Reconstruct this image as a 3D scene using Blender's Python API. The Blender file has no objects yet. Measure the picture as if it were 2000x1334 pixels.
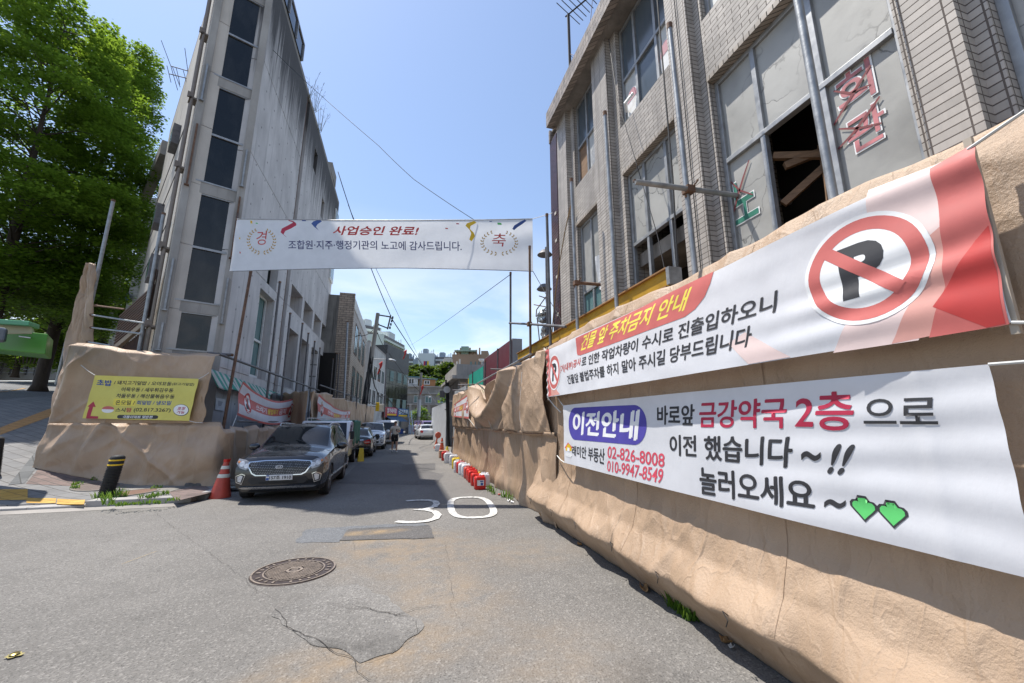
import bpy, bmesh, math, random
from math import sin, cos, pi, radians, atan2, sqrt, hypot, tan, exp
from mathutils import Vector, Matrix, noise

# ------------------------------------------------------------------ camera, light, exposure
C = bpy.context.scene.collection
SC = bpy.context.scene
F, CAMH = 778.0, 1.75                      # focal length in photo pixels, eye height
PITCH, YAW = radians(11.338), radians(15.563)
cam = bpy.data.cameras.new('camera'); camo = bpy.data.objects.new('camera', cam); C.objects.link(camo)
cam.sensor_width = 36.0; cam.lens = 36.0 * F / 2000.0; cam.clip_start = 0.05; cam.clip_end = 6000
camo.location = (0, 0, CAMH); camo.rotation_euler = (pi/2 + PITCH, 0, -YAW)
SC.camera = camo

SUN_EL = radians(66.5)
SUN_TO = Vector((-0.766 * cos(SUN_EL), 0.643 * cos(SUN_EL), sin(SUN_EL)))   # towards the sun: from the left
sun = bpy.data.lights.new('sun', 'SUN'); suno = bpy.data.objects.new('sun', sun); C.objects.link(suno)
sun.energy = 5.0; sun.angle = radians(0.53); sun.color = (1.0, 0.95, 0.87)
suno.rotation_euler = SUN_TO.to_track_quat('Z', 'Y').to_euler()
suno.location = (-20, 0, 60)

world = bpy.data.worlds.new('World'); SC.world = world; world.use_nodes = True
wn = world.node_tree.nodes; wl = world.node_tree.links
bg = wn['Background']
sky = wn.new('ShaderNodeTexSky'); sky.sky_type = 'NISHITA'; sky.sun_disc = False
sky.sun_elevation = SUN_EL; sky.sun_rotation = atan2(SUN_TO.x, SUN_TO.y)
sky.air_density = 1.3; sky.dust_density = 0.6; sky.ozone_density = 2.2; sky.altitude = 60
bg.inputs['Strength'].default_value = 0.13
# thin cirrus: procedural noise on the sky direction, thickening toward the horizon
tc = wn.new('ShaderNodeTexCoord'); sp = wn.new('ShaderNodeSeparateXYZ'); wl.new(tc.outputs['Generated'], sp.inputs[0])
mz = wn.new('ShaderNodeMath'); mz.operation = 'ADD'; mz.inputs[1].default_value = 0.12; wl.new(sp.outputs['Z'], mz.inputs[0])
dv = wn.new('ShaderNodeVectorMath'); dv.operation = 'DIVIDE'
cb = wn.new('ShaderNodeCombineXYZ')
for k in range(3): wl.new(mz.outputs[0], cb.inputs[k])
wl.new(tc.outputs['Generated'], dv.inputs[0]); wl.new(cb.outputs[0], dv.inputs[1])
ns = wn.new('ShaderNodeTexNoise'); ns.inputs['Scale'].default_value = 0.9; ns.inputs['Detail'].default_value = 7
ns.inputs['Roughness'].default_value = 0.55; ns.inputs['Distortion'].default_value = 0.5
wl.new(dv.outputs[0], ns.inputs['Vector'])
cr = wn.new('ShaderNodeMapRange'); cr.inputs['From Min'].default_value = 0.40; cr.inputs['From Max'].default_value = 0.62
cr.inputs['To Max'].default_value = 0.95
wl.new(ns.outputs['Fac'], cr.inputs['Value'])
hz = wn.new('ShaderNodeMapRange'); hz.inputs['From Min'].default_value = 0.48; hz.inputs['From Max'].default_value = 0.0
wl.new(sp.outputs['Z'], hz.inputs['Value'])
mm = wn.new('ShaderNodeMath'); mm.operation = 'MULTIPLY'; wl.new(cr.outputs[0], mm.inputs[0]); wl.new(hz.outputs[0], mm.inputs[1])
tint = wn.new('ShaderNodeMix'); tint.data_type = 'RGBA'; tint.blend_type = 'MULTIPLY'; tint.inputs['Factor'].default_value = 1.0
wl.new(sky.outputs[0], tint.inputs['A']); tint.inputs['B'].default_value = (0.93, 0.965, 1.03, 1)
mx = wn.new('ShaderNodeMix'); mx.data_type = 'RGBA'
ma = wn.new('ShaderNodeMath'); ma.operation = 'ADD'; ma.inputs[1].default_value = 0.07; ma.use_clamp = True; wl.new(mm.outputs[0], ma.inputs[0])
wl.new(ma.outputs[0], mx.inputs['Factor']); wl.new(tint.outputs['Result'], mx.inputs['A'])
mx.inputs['B'].default_value = (7.0, 7.2, 7.6, 1)
wl.new(mx.outputs['Result'], bg.inputs['Color'])

SC.view_settings.view_transform = 'Standard'; SC.view_settings.look = 'None'
SC.view_settings.exposure = 0.48; SC.view_settings.gamma = 1.0; SC.view_settings.use_curve_mapping = False
SC.cycles.max_bounces = 6; SC.cycles.transparent_max_bounces = 8
SC.cycles.diffuse_bounces = 3; SC.cycles.glossy_bounces = 3; SC.cycles.transmission_bounces = 4
SC.cycles.caustics_reflective = False; SC.cycles.caustics_refractive = False
SC.cycles.use_denoising = True
rnd = random.Random(7)

# ------------------------------------------------------------------ measuring helpers
_c, _s = cos(YAW), sin(YAW)
def ray(u, v):
    dx = (u - 1000) / F; dy = (667 - v) / F
    a = (dx, cos(PITCH) - dy * sin(PITCH), sin(PITCH) + dy * cos(PITCH))
    return Vector((a[0] * _c + a[1] * _s, -a[0] * _s + a[1] * _c, a[2])), a[1]
def P(u, v, X=None, Y=None, Z=None, D=None):
    """world point seen at photo pixel (u,v) on a known plane of the place"""
    r, d = ray(u, v)
    if X is not None: t = X / r.x
    elif Y is not None: t = Y / r.y
    elif Z is not None: t = (Z - CAMH) / r.z
    else: t = D / d
    return Vector((r.x * t, r.y * t, CAMH + r.z * t))
def V(u, v, p0, p1):
    """same, on the upright plane through two plan points"""
    r, d = ray(u, v)
    n = (p1[1] - p0[1], -(p1[0] - p0[0]))
    t = (n[0] * p0[0] + n[1] * p0[1]) / (n[0] * r.x + n[1] * r.y)
    return Vector((r.x * t, r.y * t, CAMH + r.z * t))

# ------------------------------------------------------------------ objects
XF = {}
def tag(o, label=None, cat=None, group=None, kind=None):
    if label: o['label'] = label
    if cat: o['category'] = cat
    if group: o['group'] = group
    if kind: o['kind'] = kind
    return o
def thing(name, label, cat, loc=(0, 0, 0), rz=0.0, group=None):
    o = bpy.data.objects.new(name, None); C.objects.link(o)
    o.empty_display_size = 0.3
    o.location = loc; o.rotation_euler = (0, 0, rz)
    XF[o.name] = Matrix.Translation(Vector(loc)) @ Matrix.Rotation(rz, 4, 'Z')
    return tag(o, label, cat, group)
def copy_tree(o, parent=None):
    c = o.copy(); C.objects.link(c)
    if parent: c.parent = parent
    for ch in o.children: copy_tree(ch, c)
    return c

class MB:
    """collects shapes, then links them as one mesh object"""
    def __init__(s): s.v = []; s.f = []; s.mi = []; s.M = None; s.cur = 0
    def add(s, vs, fs, mi=None):
        b = len(s.v)
        if s.M is not None: vs = [s.M @ Vector(p) for p in vs]
        s.v.extend([tuple(p) for p in vs]); s.f.extend([tuple(i + b for i in q) for q in fs])
        s.mi.extend([s.cur if mi is None else mi] * len(fs)); return s
    def box(s, x0, x1, y0, y1, z0, z1, mi=None):
        return s.add([(x0,y0,z0),(x1,y0,z0),(x1,y1,z0),(x0,y1,z0),(x0,y0,z1),(x1,y0,z1),(x1,y1,z1),(x0,y1,z1)],
              [(0,3,2,1),(4,5,6,7),(0,1,5,4),(1,2,6,5),(2,3,7,6),(3,0,4,7)], mi)
    def obox(s, c, a, b, d, mi=None):
        c, a, b, d = Vector(c), Vector(a), Vector(b), Vector(d)
        if a.cross(b).dot(d) < 0: a = -a
        vs = [c + i*a + j*b + k*d for k in (-1,1) for i, j in ((-1,-1),(1,-1),(1,1),(-1,1))]
        return s.add(vs, [(0,3,2,1),(4,5,6,7),(0,1,5,4),(1,2,6,5),(2,3,7,6),(3,0,4,7)], mi)
    def beam(s, p, q, w, h, up=(0,0,1), mi=None):
        p, q = Vector(p), Vector(q); d = (q - p); n = d.normalized()
        sd = n.cross(Vector(up))
        if sd.length < 1e-4: sd = n.cross(Vector((1,0,0)))
        sd.normalize(); u = sd.cross(n)
        return s.obox((p+q)/2, sd*w/2, d/2, u*h/2, mi)
    def quad(s, a, b, c, d, mi=None): return s.add([a,b,c,d], [(0,1,2,3)], mi)
    def poly(s, pts, mi=None): return s.add(pts, [tuple(range(len(pts)))], mi)
    def prism(s, pts, d, mi=None):
        """polygon pts extruded by vector d (closed)"""
        n = len(pts); pts = [Vector(p) for p in pts]; d = Vector(d)
        nor = Vector((0,0,0))
        for i in range(n): nor += pts[i].cross(pts[(i+1)%n])
        if nor.dot(d) > 0: pts = pts[::-1]
        vs = pts + [p + d for p in pts]
        fs = [tuple(range(n)), tuple(range(2*n-1, n-1, -1))]
        fs += [(i, n+i, n+(i+1)%n, (i+1)%n) for i in range(n)]
        return s.add(vs, fs, mi)
    def tube(s, pts, r, n=8, cap=True, mi=None):
        pts = [Vector(p) for p in pts]; k = len(pts)
        rs = r if isinstance(r, (list, tuple)) else [r]*k
        vs = []; t0 = (pts[1]-pts[0]).normalized()
        a = t0.cross(Vector((0,0,1)))
        if a.length < 1e-3: a = t0.cross(Vector((1,0,0)))
        a.normalize()
        for i in range(k):
            t = (pts[min(i+1,k-1)] - pts[max(i-1,0)]).normalized()
            a = (a - t*a.dot(t)).normalized(); b = t.cross(a)
            for j in range(n):
                w = 2*pi*j/n; vs.append(pts[i] + (a*cos(w) + b*sin(w))*rs[i])
        fs = [(i*n+j, i*n+(j+1)%n, (i+1)*n+(j+1)%n, (i+1)*n+j) for i in range(k-1) for j in range(n)]
        if cap: fs += [tuple(range(n-1,-1,-1)), tuple(range((k-1)*n, k*n))]
        return s.add(vs, fs, mi)
    def lathe(s, prof, n=20, c=(0,0,0), axis='Z', mi=None):
        """prof: (radius, height) list; closed at ends when radius is 0"""
        c = Vector(c); vs = []
        for r, h in prof:
            for j in range(n):
                w = 2*pi*j/n; p = Vector((r*cos(w), r*sin(w), h))
                if axis == 'X': p = Vector((p.z, p.x, p.y))
                elif axis == 'Y': p = Vector((p.y, p.z, p.x))
                vs.append(c + p)
        k = len(prof)
        fs = [(i*n+j, i*n+(j+1)%n, (i+1)*n+(j+1)%n, (i+1)*n+j) for i in range(k-1) for j in range(n)]
        return s.add(vs, fs, mi)
    def grid(s, fn, nu, nv, mi=None):
        vs = [fn(i/nu, j/nv) for j in range(nv+1) for i in range(nu+1)]
        fs = [(j*(nu+1)+i, j*(nu+1)+i+1, (j+1)*(nu+1)+i+1, (j+1)*(nu+1)+i) for j in range(nv) for i in range(nu)]
        return s.add(vs, fs, mi)
    def build(s, name, mats, parent=None, smooth=False, bevel=0.0, world=True, solid=0.0, merge=False):
        if not isinstance(mats, (list, tuple)): mats = [mats]
        me = bpy.data.meshes.new(name); o = bpy.data.objects.new(name, me); C.objects.link(o)
        vs = s.v
        if parent is not None:
            o.parent = parent
            if world and parent.name in XF:
                inv = XF[parent.name].inverted(); vs = [tuple(inv @ Vector(p)) for p in vs]
            if not world or parent.name in XF: XF[o.name] = XF.get(parent.name, Matrix())
        elif vs:
            xs = [p[0] for p in vs]; ys = [p[1] for p in vs]; zs = [p[2] for p in vs]
            org = ((min(xs)+max(xs))/2, (min(ys)+max(ys))/2, min(zs))
            o.location = org; vs = [(p[0]-org[0], p[1]-org[1], p[2]-org[2]) for p in vs]
            XF[o.name] = Matrix.Translation(Vector(org))
        me.from_pydata(vs, [], s.f)
        for m in mats: me.materials.append(m)
        if any(s.mi): me.polygons.foreach_set('material_index', s.mi)
        if merge:
            bm = bmesh.new(); bm.from_mesh(me); bmesh.ops.remove_doubles(bm, verts=bm.verts, dist=1e-4)
            bm.to_mesh(me); bm.free()
        if smooth:
            me.shade_smooth()
            if smooth != 'all': me.set_sharp_from_angle(angle=radians(40))
        if bevel:
            b = o.modifiers.new('bevel', 'BEVEL'); b.width = bevel; b.segments = 2; b.limit_method = 'ANGLE'; b.angle_limit = radians(40)
        if solid:
            b = o.modifiers.new('thick', 'SOLIDIFY'); b.thickness = solid; b.offset = 0
        me.update(); return o
def struct(o): o['kind'] = 'structure'; return o

# ------------------------------------------------------------------ materials
def nt(name):
    m = bpy.data.materials.new(name); m.use_nodes = True
    n = m.node_tree.nodes; return m, n, m.node_tree.links, n['Principled BSDF']
def ramp(n, l, src, stops):
    r = n.new('ShaderNodeValToRGB'); e = r.color_ramp.elements
    while len(e) < len(stops): e.new(0.5)
    for k, (p, c) in enumerate(stops):
        e[k].position = p; e[k].color = (*c, 1) if len(c) == 3 else c
    l.new(src, r.inputs[0]); return r.outputs['Color']
def tex(n, l, kind='Noise', scale=5, detail=4, rough=0.5, coord='Object', stretch=(1,1,1), dist=0.0, **kw):
    c = n.new('ShaderNodeTexCoord'); mp = n.new('ShaderNodeMapping'); mp.inputs['Scale'].default_value = stretch
    l.new(c.outputs[coord], mp.inputs['Vector'])
    t = n.new('ShaderNodeTex' + kind); t.inputs['Scale'].default_value = scale
    for k, v in (('Detail', detail), ('Roughness', rough), ('Distortion', dist)):
        if k in t.inputs: t.inputs[k].default_value = v
    for k, v in kw.items(): setattr(t, k, v)
    l.new(mp.outputs[0], t.inputs['Vector']); return t
def mixc(n, l, a, b, fac, mode='MIX'):
    m = n.new('ShaderNodeMix'); m.data_type = 'RGBA'; m.blend_type = mode
    for key, v in (('A', a), ('B', b)):
        if isinstance(v, tuple): m.inputs[key].default_value = (*v[:3], 1)
        else: l.new(v, m.inputs[key])
    if isinstance(fac, (int, float)): m.inputs['Factor'].default_value = fac
    else: l.new(fac, m.inputs['Factor'])
    return m.outputs['Result']
def mapr(n, l, src, a, b, c=0.0, d=1.0):
    r = n.new('ShaderNodeMapRange'); r.inputs['From Min'].default_value = a; r.inputs['From Max'].default_value = b
    r.inputs['To Min'].default_value = c; r.inputs['To Max'].default_value = d; l.new(src, r.inputs['Value']); return r.outputs[0]
def bumpn(n, l, bs, h, dist=0.01, strength=0.6, prev=None):
    b = n.new('ShaderNodeBump'); b.inputs['Distance'].default_value = dist; b.inputs['Strength'].default_value = strength
    l.new(h, b.inputs['Height'])
    if prev is not None: l.new(prev, b.inputs['Normal'])
    l.new(b.outputs[0], bs.inputs['Normal']); return b.outputs[0]
def flat(name, col, rough=0.6, metal=0.0, var=0.15, scale=6.0, bump=0.0, bscale=60, spec=0.5, coat=0.0, coord='Object', stretch=(1,1,1)):
    """plain paint/plastic/metal with mottled wear"""
    m, n, l, b = nt(name)
    t = tex(n, l, 'Noise', scale, 6, 0.6, coord, stretch)
    lo = tuple(x*(1-var) for x in col); hi = tuple(min(1, x*(1+var)) for x in col)
    l.new(ramp(n, l, t.outputs['Fac'], [(0.3, lo), (0.7, hi)]), b.inputs['Base Color'])
    l.new(mapr(n, l, t.outputs['Fac'], 0.3, 0.7, max(0, rough-0.08), min(1, rough+0.08)), b.inputs['Roughness'])
    b.inputs['Metallic'].default_value = metal; b.inputs['Specular IOR Level'].default_value = spec
    b.inputs['Coat Weight'].default_value = coat; b.inputs['Coat Roughness'].default_value = 0.04
    if bump:
        t2 = tex(n, l, 'Noise', bscale, 3, 0.6, coord)
        bumpn(n, l, b, t2.outputs['Fac'], bump)
    return m
def concrete(name, base, stain=0.5, holes=0.0, top=None, topfade=6.0, scale=1.0, streak=1.0, dark=0.25):
    """poured concrete: mottling, run-off streaks that start at the coping, form-tie holes"""
    m, n, l, b = nt(name)
    g = n.new('ShaderNodeNewGeometry'); pos = g.outputs['Position']
    def mp(sc):
        q = n.new('ShaderNodeMapping'); q.inputs['Scale'].default_value = sc; l.new(pos, q.inputs['Vector']); return q.outputs[0]
    def ns(vec, s, d=6, r=0.6):
        t = n.new('ShaderNodeTexNoise'); t.inputs['Scale'].default_value = s; t.inputs['Detail'].default_value = d
        t.inputs['Roughness'].default_value = r; l.new(vec, t.inputs['Vector']); return t.outputs['Fac']
    big = ns(mp((1,1,0.6)), 0.9*scale); fine = ns(mp((1,1,1)), 30, 4)
    st = ns(mp((3.2,3.2,0.10)), 1.6, 7, 0.65)
    lo = tuple(x*(1-0.28*stain) for x in base); hi = tuple(min(1, x*(1+0.16*stain)) for x in base)
    col = ramp(n, l, big, [(0.3, lo), (0.68, hi)])
    dk = tuple(x*dark for x in base)
    sf = mapr(n, l, st, 0.56, 0.80, 0, 0.55*streak)
    if top is not None:
        sep = n.new('ShaderNodeSeparateXYZ'); l.new(pos, sep.inputs[0])
        zt = mapr(n, l, sep.outputs['Z'], top - topfade, top, 0.0, 1.0)
        q = n.new('ShaderNodeMath'); q.operation = 'POWER'; q.inputs[1].default_value = 1.3; l.new(zt, q.inputs[0])
        st2 = ns(mp((5.0,5.0,0.16)), 1.4, 8, 0.7)
        q2 = n.new('ShaderNodeMath'); q2.operation = 'MULTIPLY_ADD'; q2.inputs[1].default_value = 0.62; l.new(q.outputs[0], q2.inputs[0]); l.new(st2, q2.inputs[2])
        sf2 = mapr(n, l, q2.outputs[0], 0.66, 0.93, 0, 0.95)
        mxx = n.new('ShaderNodeMath'); mxx.operation = 'MAXIMUM'; l.new(sf, mxx.inputs[0]); l.new(sf2, mxx.inputs[1]); sf = mxx.outputs[0]
    col = mixc(n, l, col, dk, sf)
    col = mixc(n, l, col, tuple(x*0.62 for x in base), mapr(n, l, fine, 0.58, 0.75, 0, 0.35))
    h = fine
    if holes:
        sep2 = n.new('ShaderNodeSeparateXYZ'); l.new(pos, sep2.inputs[0])
        ds = []
        for ax, step in (('Y', holes), ('Z', holes*0.78)):
            a = n.new('ShaderNodeMath'); a.operation = 'PINGPONG'; a.inputs[1].default_value = step/2; l.new(sep2.outputs[ax], a.inputs[0]); ds.append(a.outputs[0])
        cc = n.new('ShaderNodeCombineXYZ'); l.new(ds[0], cc.inputs[0]); l.new(ds[1], cc.inputs[1])
        ln = n.new('ShaderNodeVectorMath'); ln.operation = 'LENGTH'; l.new(cc.outputs[0], ln.inputs[0])
        hf = mapr(n, l, ln.outputs['Value'], 0.026, 0.05, 0.85, 0)
        col = mixc(n, l, col, tuple(x*0.18 for x in base), hf)
    l.new(col, b.inputs['Base Color']); b.inputs['Roughness'].default_value = 0.85; b.inputs['Specular IOR Level'].default_value = 0.25
    bumpn(n, l, b, h, 0.012, 0.5)
    return m

def tiles(name, col, mortar, w, h, var=0.2, offset=0.5, rough=0.45, bump=0.006, gap=0.012, dirt=0.4):
    """bricks or tiles on walls of any heading: u runs along the wall, v is height"""
    m, n, l, b = nt(name)
    g = n.new('ShaderNodeNewGeometry'); sep = n.new('ShaderNodeSeparateXYZ'); l.new(g.outputs['Position'], sep.inputs[0])
    ad = n.new('ShaderNodeMath'); l.new(sep.outputs['X'], ad.inputs[0]); l.new(sep.outputs['Y'], ad.inputs[1])
    cb = n.new('ShaderNodeCombineXYZ'); l.new(ad.outputs[0], cb.inputs[0]); l.new(sep.outputs['Z'], cb.inputs[1])
    br = n.new('ShaderNodeTexBrick'); br.offset = offset; br.squash = 1.0
    br.inputs['Scale'].default_value = 1.0; br.inputs['Brick Width'].default_value = w; br.inputs['Row Height'].default_value = h
    br.inputs['Mortar Size'].default_value = gap/2; br.inputs['Mortar Smooth'].default_value = 0.15; br.inputs['Bias'].default_value = 0.0
    br.inputs['Color1'].default_value = (*[x*(1-var) for x in col], 1); br.inputs['Color2'].default_value = (*[min(1, x*(1+var)) for x in col], 1)
    br.inputs['Mortar'].default_value = (*mortar, 1)
    l.new(cb.outputs[0], br.inputs['Vector'])
    mpp = n.new('ShaderNodeMapping'); mpp.inputs['Scale'].default_value = (2.2, 2.2, 0.5); l.new(g.outputs['Position'], mpp.inputs['Vector'])
    t = n.new('ShaderNodeTexNoise'); t.inputs['Scale'].default_value = 1.5; t.inputs['Detail'].default_value = 7; t.inputs['Roughness'].default_value = 0.65
    l.new(mpp.outputs[0], t.inputs['Vector'])
    c = mixc(n, l, br.outputs['Color'], tuple(x*0.40 for x in col), mapr(n, l, t.outputs['Fac'], 0.44, 0.74, 0, dirt))
    l.new(c, b.inputs['Base Color'])
    l.new(mapr(n, l, br.outputs['Fac'], 0, 1, rough, 0.95), b.inputs['Roughness']); b.inputs['Specular IOR Level'].default_value = 0.4
    inv = mapr(n, l, br.outputs['Fac'], 0, 1, 1, 0)
    bumpn(n, l, b, inv, bump, 0.9)
    return m

def cloth(name, col, trans=0.3, var=0.06, rough=0.6, weave=0.0015, crease=0.004):
    m, n, l, b = nt(name)
    t = tex(n, l, 'Noise', 2.5, 6, 0.6)
    lo = tuple(x*(1-var) for x in col); hi = tuple(min(1, x*(1+var)) for x in col)
    cc = ramp(n, l, t.outputs['Fac'], [(0.3, lo), (0.7, hi)])
    l.new(cc, b.inputs['Base Color'])
    b.inputs['Roughness'].default_value = rough; b.inputs['Specular IOR Level'].default_value = 0.3
    t2 = tex(n, l, 'Noise', 9, 5, 0.6, stretch=(1,1,0.5))
    nb = bumpn(n, l, b, t2.outputs['Fac'], crease, 0.7)
    tr = n.new('ShaderNodeBsdfTranslucent'); l.new(cc, tr.inputs['Color']); l.new(nb, tr.inputs['Normal'])
    mx = n.new('ShaderNodeMixShader'); mx.inputs[0].default_value = trans
    l.new(b.outputs[0], mx.inputs[1]); l.new(tr.outputs[0], mx.inputs[2]); l.new(mx.outputs[0], n['Material Output'].inputs['Surface'])
    return m

def tarpmat():
    m, n, l, b = nt('tan_tarpaulin')
    g = n.new('ShaderNodeNewGeometry')
    t = n.new('ShaderNodeTexNoise'); t.inputs['Scale'].default_value = 1.3; t.inputs['Detail'].default_value = 7; l.new(g.outputs['Position'], t.inputs['Vector'])
    c = ramp(n, l, t.outputs['Fac'], [(0.28, (0.36, 0.25, 0.165)), (0.5, (0.455, 0.32, 0.215)), (0.74, (0.53, 0.385, 0.27))])
    t3 = n.new('ShaderNodeTexNoise'); t3.inputs['Scale'].default_value = 5.5; t3.inputs['Detail'].default_value = 8; t3.inputs['Roughness'].default_value = 0.7
    mpp = n.new('ShaderNodeMapping'); mpp.inputs['Scale'].default_value = (1, 1, 0.35); l.new(g.outputs['Position'], mpp.inputs['Vector']); l.new(mpp.outputs[0], t3.inputs['Vector'])
    c = mixc(n, l, c, (0.28, 0.19, 0.135), mapr(n, l, t3.outputs['Fac'], 0.58, 0.8, 0, 0.5))
    c = mixc(n, l, c, (0.62, 0.50, 0.41), mapr(n, l, t3.outputs['Fac'], 0.36, 0.22, 0, 0.45))
    l.new(c, b.inputs['Base Color']); b.inputs['Specular IOR Level'].default_value = 0.5
    l.new(mapr(n, l, t3.outputs['Fac'], 0.3, 0.7, 0.34, 0.52), b.inputs['Roughness'])
    # creases: thin ridges where two stretched noises cross their mid level, plus crumple and weave
    prev = None
    for sc, rot, wid, dist, st in ((1.1, (0.5,0.0,0.3), 0.022, 0.020, 0.45), (2.3, (-0.6,0.2,0.0), 0.022, 0.010, 0.4), (5.5, (0.2,0.4,0.5), 0.035, 0.005, 0.4)):
        q = n.new('ShaderNodeMapping'); q.inputs['Rotation'].default_value = rot; q.inputs['Scale'].default_value = (1, 1, 0.38); l.new(g.outputs['Position'], q.inputs['Vector'])
        v = n.new('ShaderNodeTexNoise'); v.inputs['Scale'].default_value = sc; v.inputs['Detail'].default_value = 2.5; v.inputs['Roughness'].default_value = 0.45; l.new(q.outputs[0], v.inputs['Vector'])
        d = n.new('ShaderNodeMath'); d.operation = 'SUBTRACT'; d.inputs[1].default_value = 0.5; l.new(v.outputs['Fac'], d.inputs[0])
        ab = n.new('ShaderNodeMath'); ab.operation = 'ABSOLUTE'; l.new(d.outputs[0], ab.inputs[0])
        prev = bumpn(n, l, b, mapr(n, l, ab.outputs[0], 0, wid, 1, 0), dist, st, prev)
    t2 = n.new('ShaderNodeTexNoise'); t2.inputs['Scale'].default_value = 48; t2.inputs['Detail'].default_value = 6; t2.inputs['Roughness'].default_value = 0.7
    l.new(g.outputs['Position'], t2.inputs['Vector'])
    nb = bumpn(n, l, b, t2.outputs['Fac'], 0.012, 0.75, prev)
    tr = n.new('ShaderNodeBsdfTranslucent'); tr.inputs['Color'].default_value = (0.5, 0.25, 0.11, 1)
    mx = n.new('ShaderNodeMixShader'); mx.inputs[0].default_value = 0.12
    l.new(b.outputs[0], mx.inputs[1]); l.new(tr.outputs[0], mx.inputs[2]); l.new(mx.outputs[0], n['Material Output'].inputs['Surface'])
    return m

def asphalt(name, base, spots=(), rough=0.88, patchy=0.5):
    m, n, l, b = nt(name)
    g = n.new('ShaderNodeNewGeometry'); pos = g.outputs['Position']
    def ns(s, d=4, r=0.6, k='Noise'):
        t = n.new('ShaderNodeTex' + k); t.inputs['Scale'].default_value = s
        if k == 'Noise': t.inputs['Detail'].default_value = d; t.inputs['Roughness'].default_value = r
        l.new(pos, t.inputs['Vector']); return t
    big = ns(0.35, 6); mid = ns(3.0, 6, 0.65)
    agg = ns(62, 2, 0.5, 'Voronoi'); gr = ns(60, 3, 0.7)
    c = ramp(n, l, big.outputs['Fac'], [(0.3, tuple(x*(1-0.42*patchy) for x in base)), (0.7, tuple(x*(1+0.36*patchy) for x in base))])
    c = mixc(n, l, c, tuple(x*0.72 for x in base), mapr(n, l, mid.outputs['Fac'], 0.52, 0.75, 0, 0.6))
    c = mixc(n, l, c, tuple(min(1, x*2.1) for x in base), mapr(n, l, agg.outputs['Color'], 0.62, 0.98, 0, 0.6))
    c = mixc(n, l, c, tuple(x*0.35 for x in base), mapr(n, l, gr.outputs['Fac'], 0.53, 0.66, 0, 0.8))
    for (x, y, rx, ry, col, amt) in spots:
        sb = n.new('ShaderNodeVectorMath'); sb.operation = 'SUBTRACT'; sb.inputs[1].default_value = (x, y, 0); l.new(pos, sb.inputs[0])
        ml = n.new('ShaderNodeVectorMath'); ml.operation = 'MULTIPLY'; ml.inputs[1].default_value = (1/rx, 1/ry, 0); l.new(sb.outputs[0], ml.inputs[0])
        ln = n.new('ShaderNodeVectorMath'); ln.operation = 'LENGTH'; l.new(ml.outputs[0], ln.inputs[0])
        f1 = mapr(n, l, ln.outputs['Value'], 1.0, 0.1, 0, 1); f2 = mapr(n, l, mid.outputs['Fac'], 0.32, 0.66, 0, amt)
        q = n.new('ShaderNodeMath'); q.operation = 'MULTIPLY'; l.new(f1, q.inputs[0]); l.new(f2, q.inputs[1])
        c = mixc(n, l, c, col, q.outputs[0])
    l.new(c, b.inputs['Base Color']); b.inputs['Roughness'].default_value = rough; b.inputs['Specular IOR Level'].default_value = 0.35
    n1 = bumpn(n, l, b, agg.outputs['Distance'], 0.006, 0.7)
    bumpn(n, l, b, gr.outputs['Fac'], 0.006, 0.6, n1)
    return m

def dirtglass(name, col, rough=0.05, dirt=(0.25,0.25,0.24), amt=0.25):
    m, n, l, b = nt(name)
    t = tex(n, l, 'Noise', 2.0, 6, 0.6, stretch=(1,1,0.4))
    l.new(mixc(n, l, col, dirt, mapr(n, l, t.outputs['Fac'], 0.45, 0.8, 0, amt)), b.inputs['Base Color'])
    l.new(mapr(n, l, t.outputs['Fac'], 0.4, 0.8, rough, rough + 0.25*amt), b.inputs['Roughness'])
    b.inputs['Specular IOR Level'].default_value = 0.42
    bumpn(n, l, b, tex(n, l, 'Noise', 0.55, 2).outputs['Fac'], 0.05, 0.6)
    return m

def paperpane(name, col):
    """window pane covered with cracked grey film"""
    m, n, l, b = nt(name)
    g = n.new('ShaderNodeNewGeometry')
    t = n.new('ShaderNodeTexNoise'); t.inputs['Scale'].default_value = 1.6; t.inputs['Detail'].default_value = 6; l.new(g.outputs['Position'], t.inputs['Vector'])
    c = ramp(n, l, t.outputs['Fac'], [(0.3, tuple(x*0.72 for x in col)), (0.5, col), (0.7, tuple(x*1.15 for x in col))])
    ds = n.new('ShaderNodeVectorMath'); ds.operation = 'MULTIPLY_ADD'; ds.inputs[1].default_value = (0.9, 0.9, 0.9)
    l.new(t.outputs['Color'], ds.inputs[0]); l.new(g.outputs['Position'], ds.inputs[2])
    v = n.new('ShaderNodeTexVoronoi'); v.feature = 'DISTANCE_TO_EDGE'; v.inputs['Scale'].default_value = 1.5; l.new(ds.outputs[0], v.inputs['Vector'])
    w = n.new('ShaderNodeTexNoise'); w.inputs['Scale'].default_value = 0.8; l.new(g.outputs['Position'], w.inputs['Vector'])
    crk = mapr(n, l, v.outputs['Distance'], 0.0, 0.018, 0.75, 0)
    q = n.new('ShaderNodeMath'); q.operation = 'MULTIPLY'; l.new(crk, q.inputs[0]); l.new(mapr(n, l, w.outputs['Fac'], 0.42, 0.55, 0, 1), q.inputs[1])
    c = mixc(n, l, c, (0.03, 0.03, 0.03), q.outputs[0])
    l.new(c, b.inputs['Base Color']); b.inputs['Roughness'].default_value = 0.5
    bumpn(n, l, b, v.outputs['Distance'], 0.02, 0.3)
    return m

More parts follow.
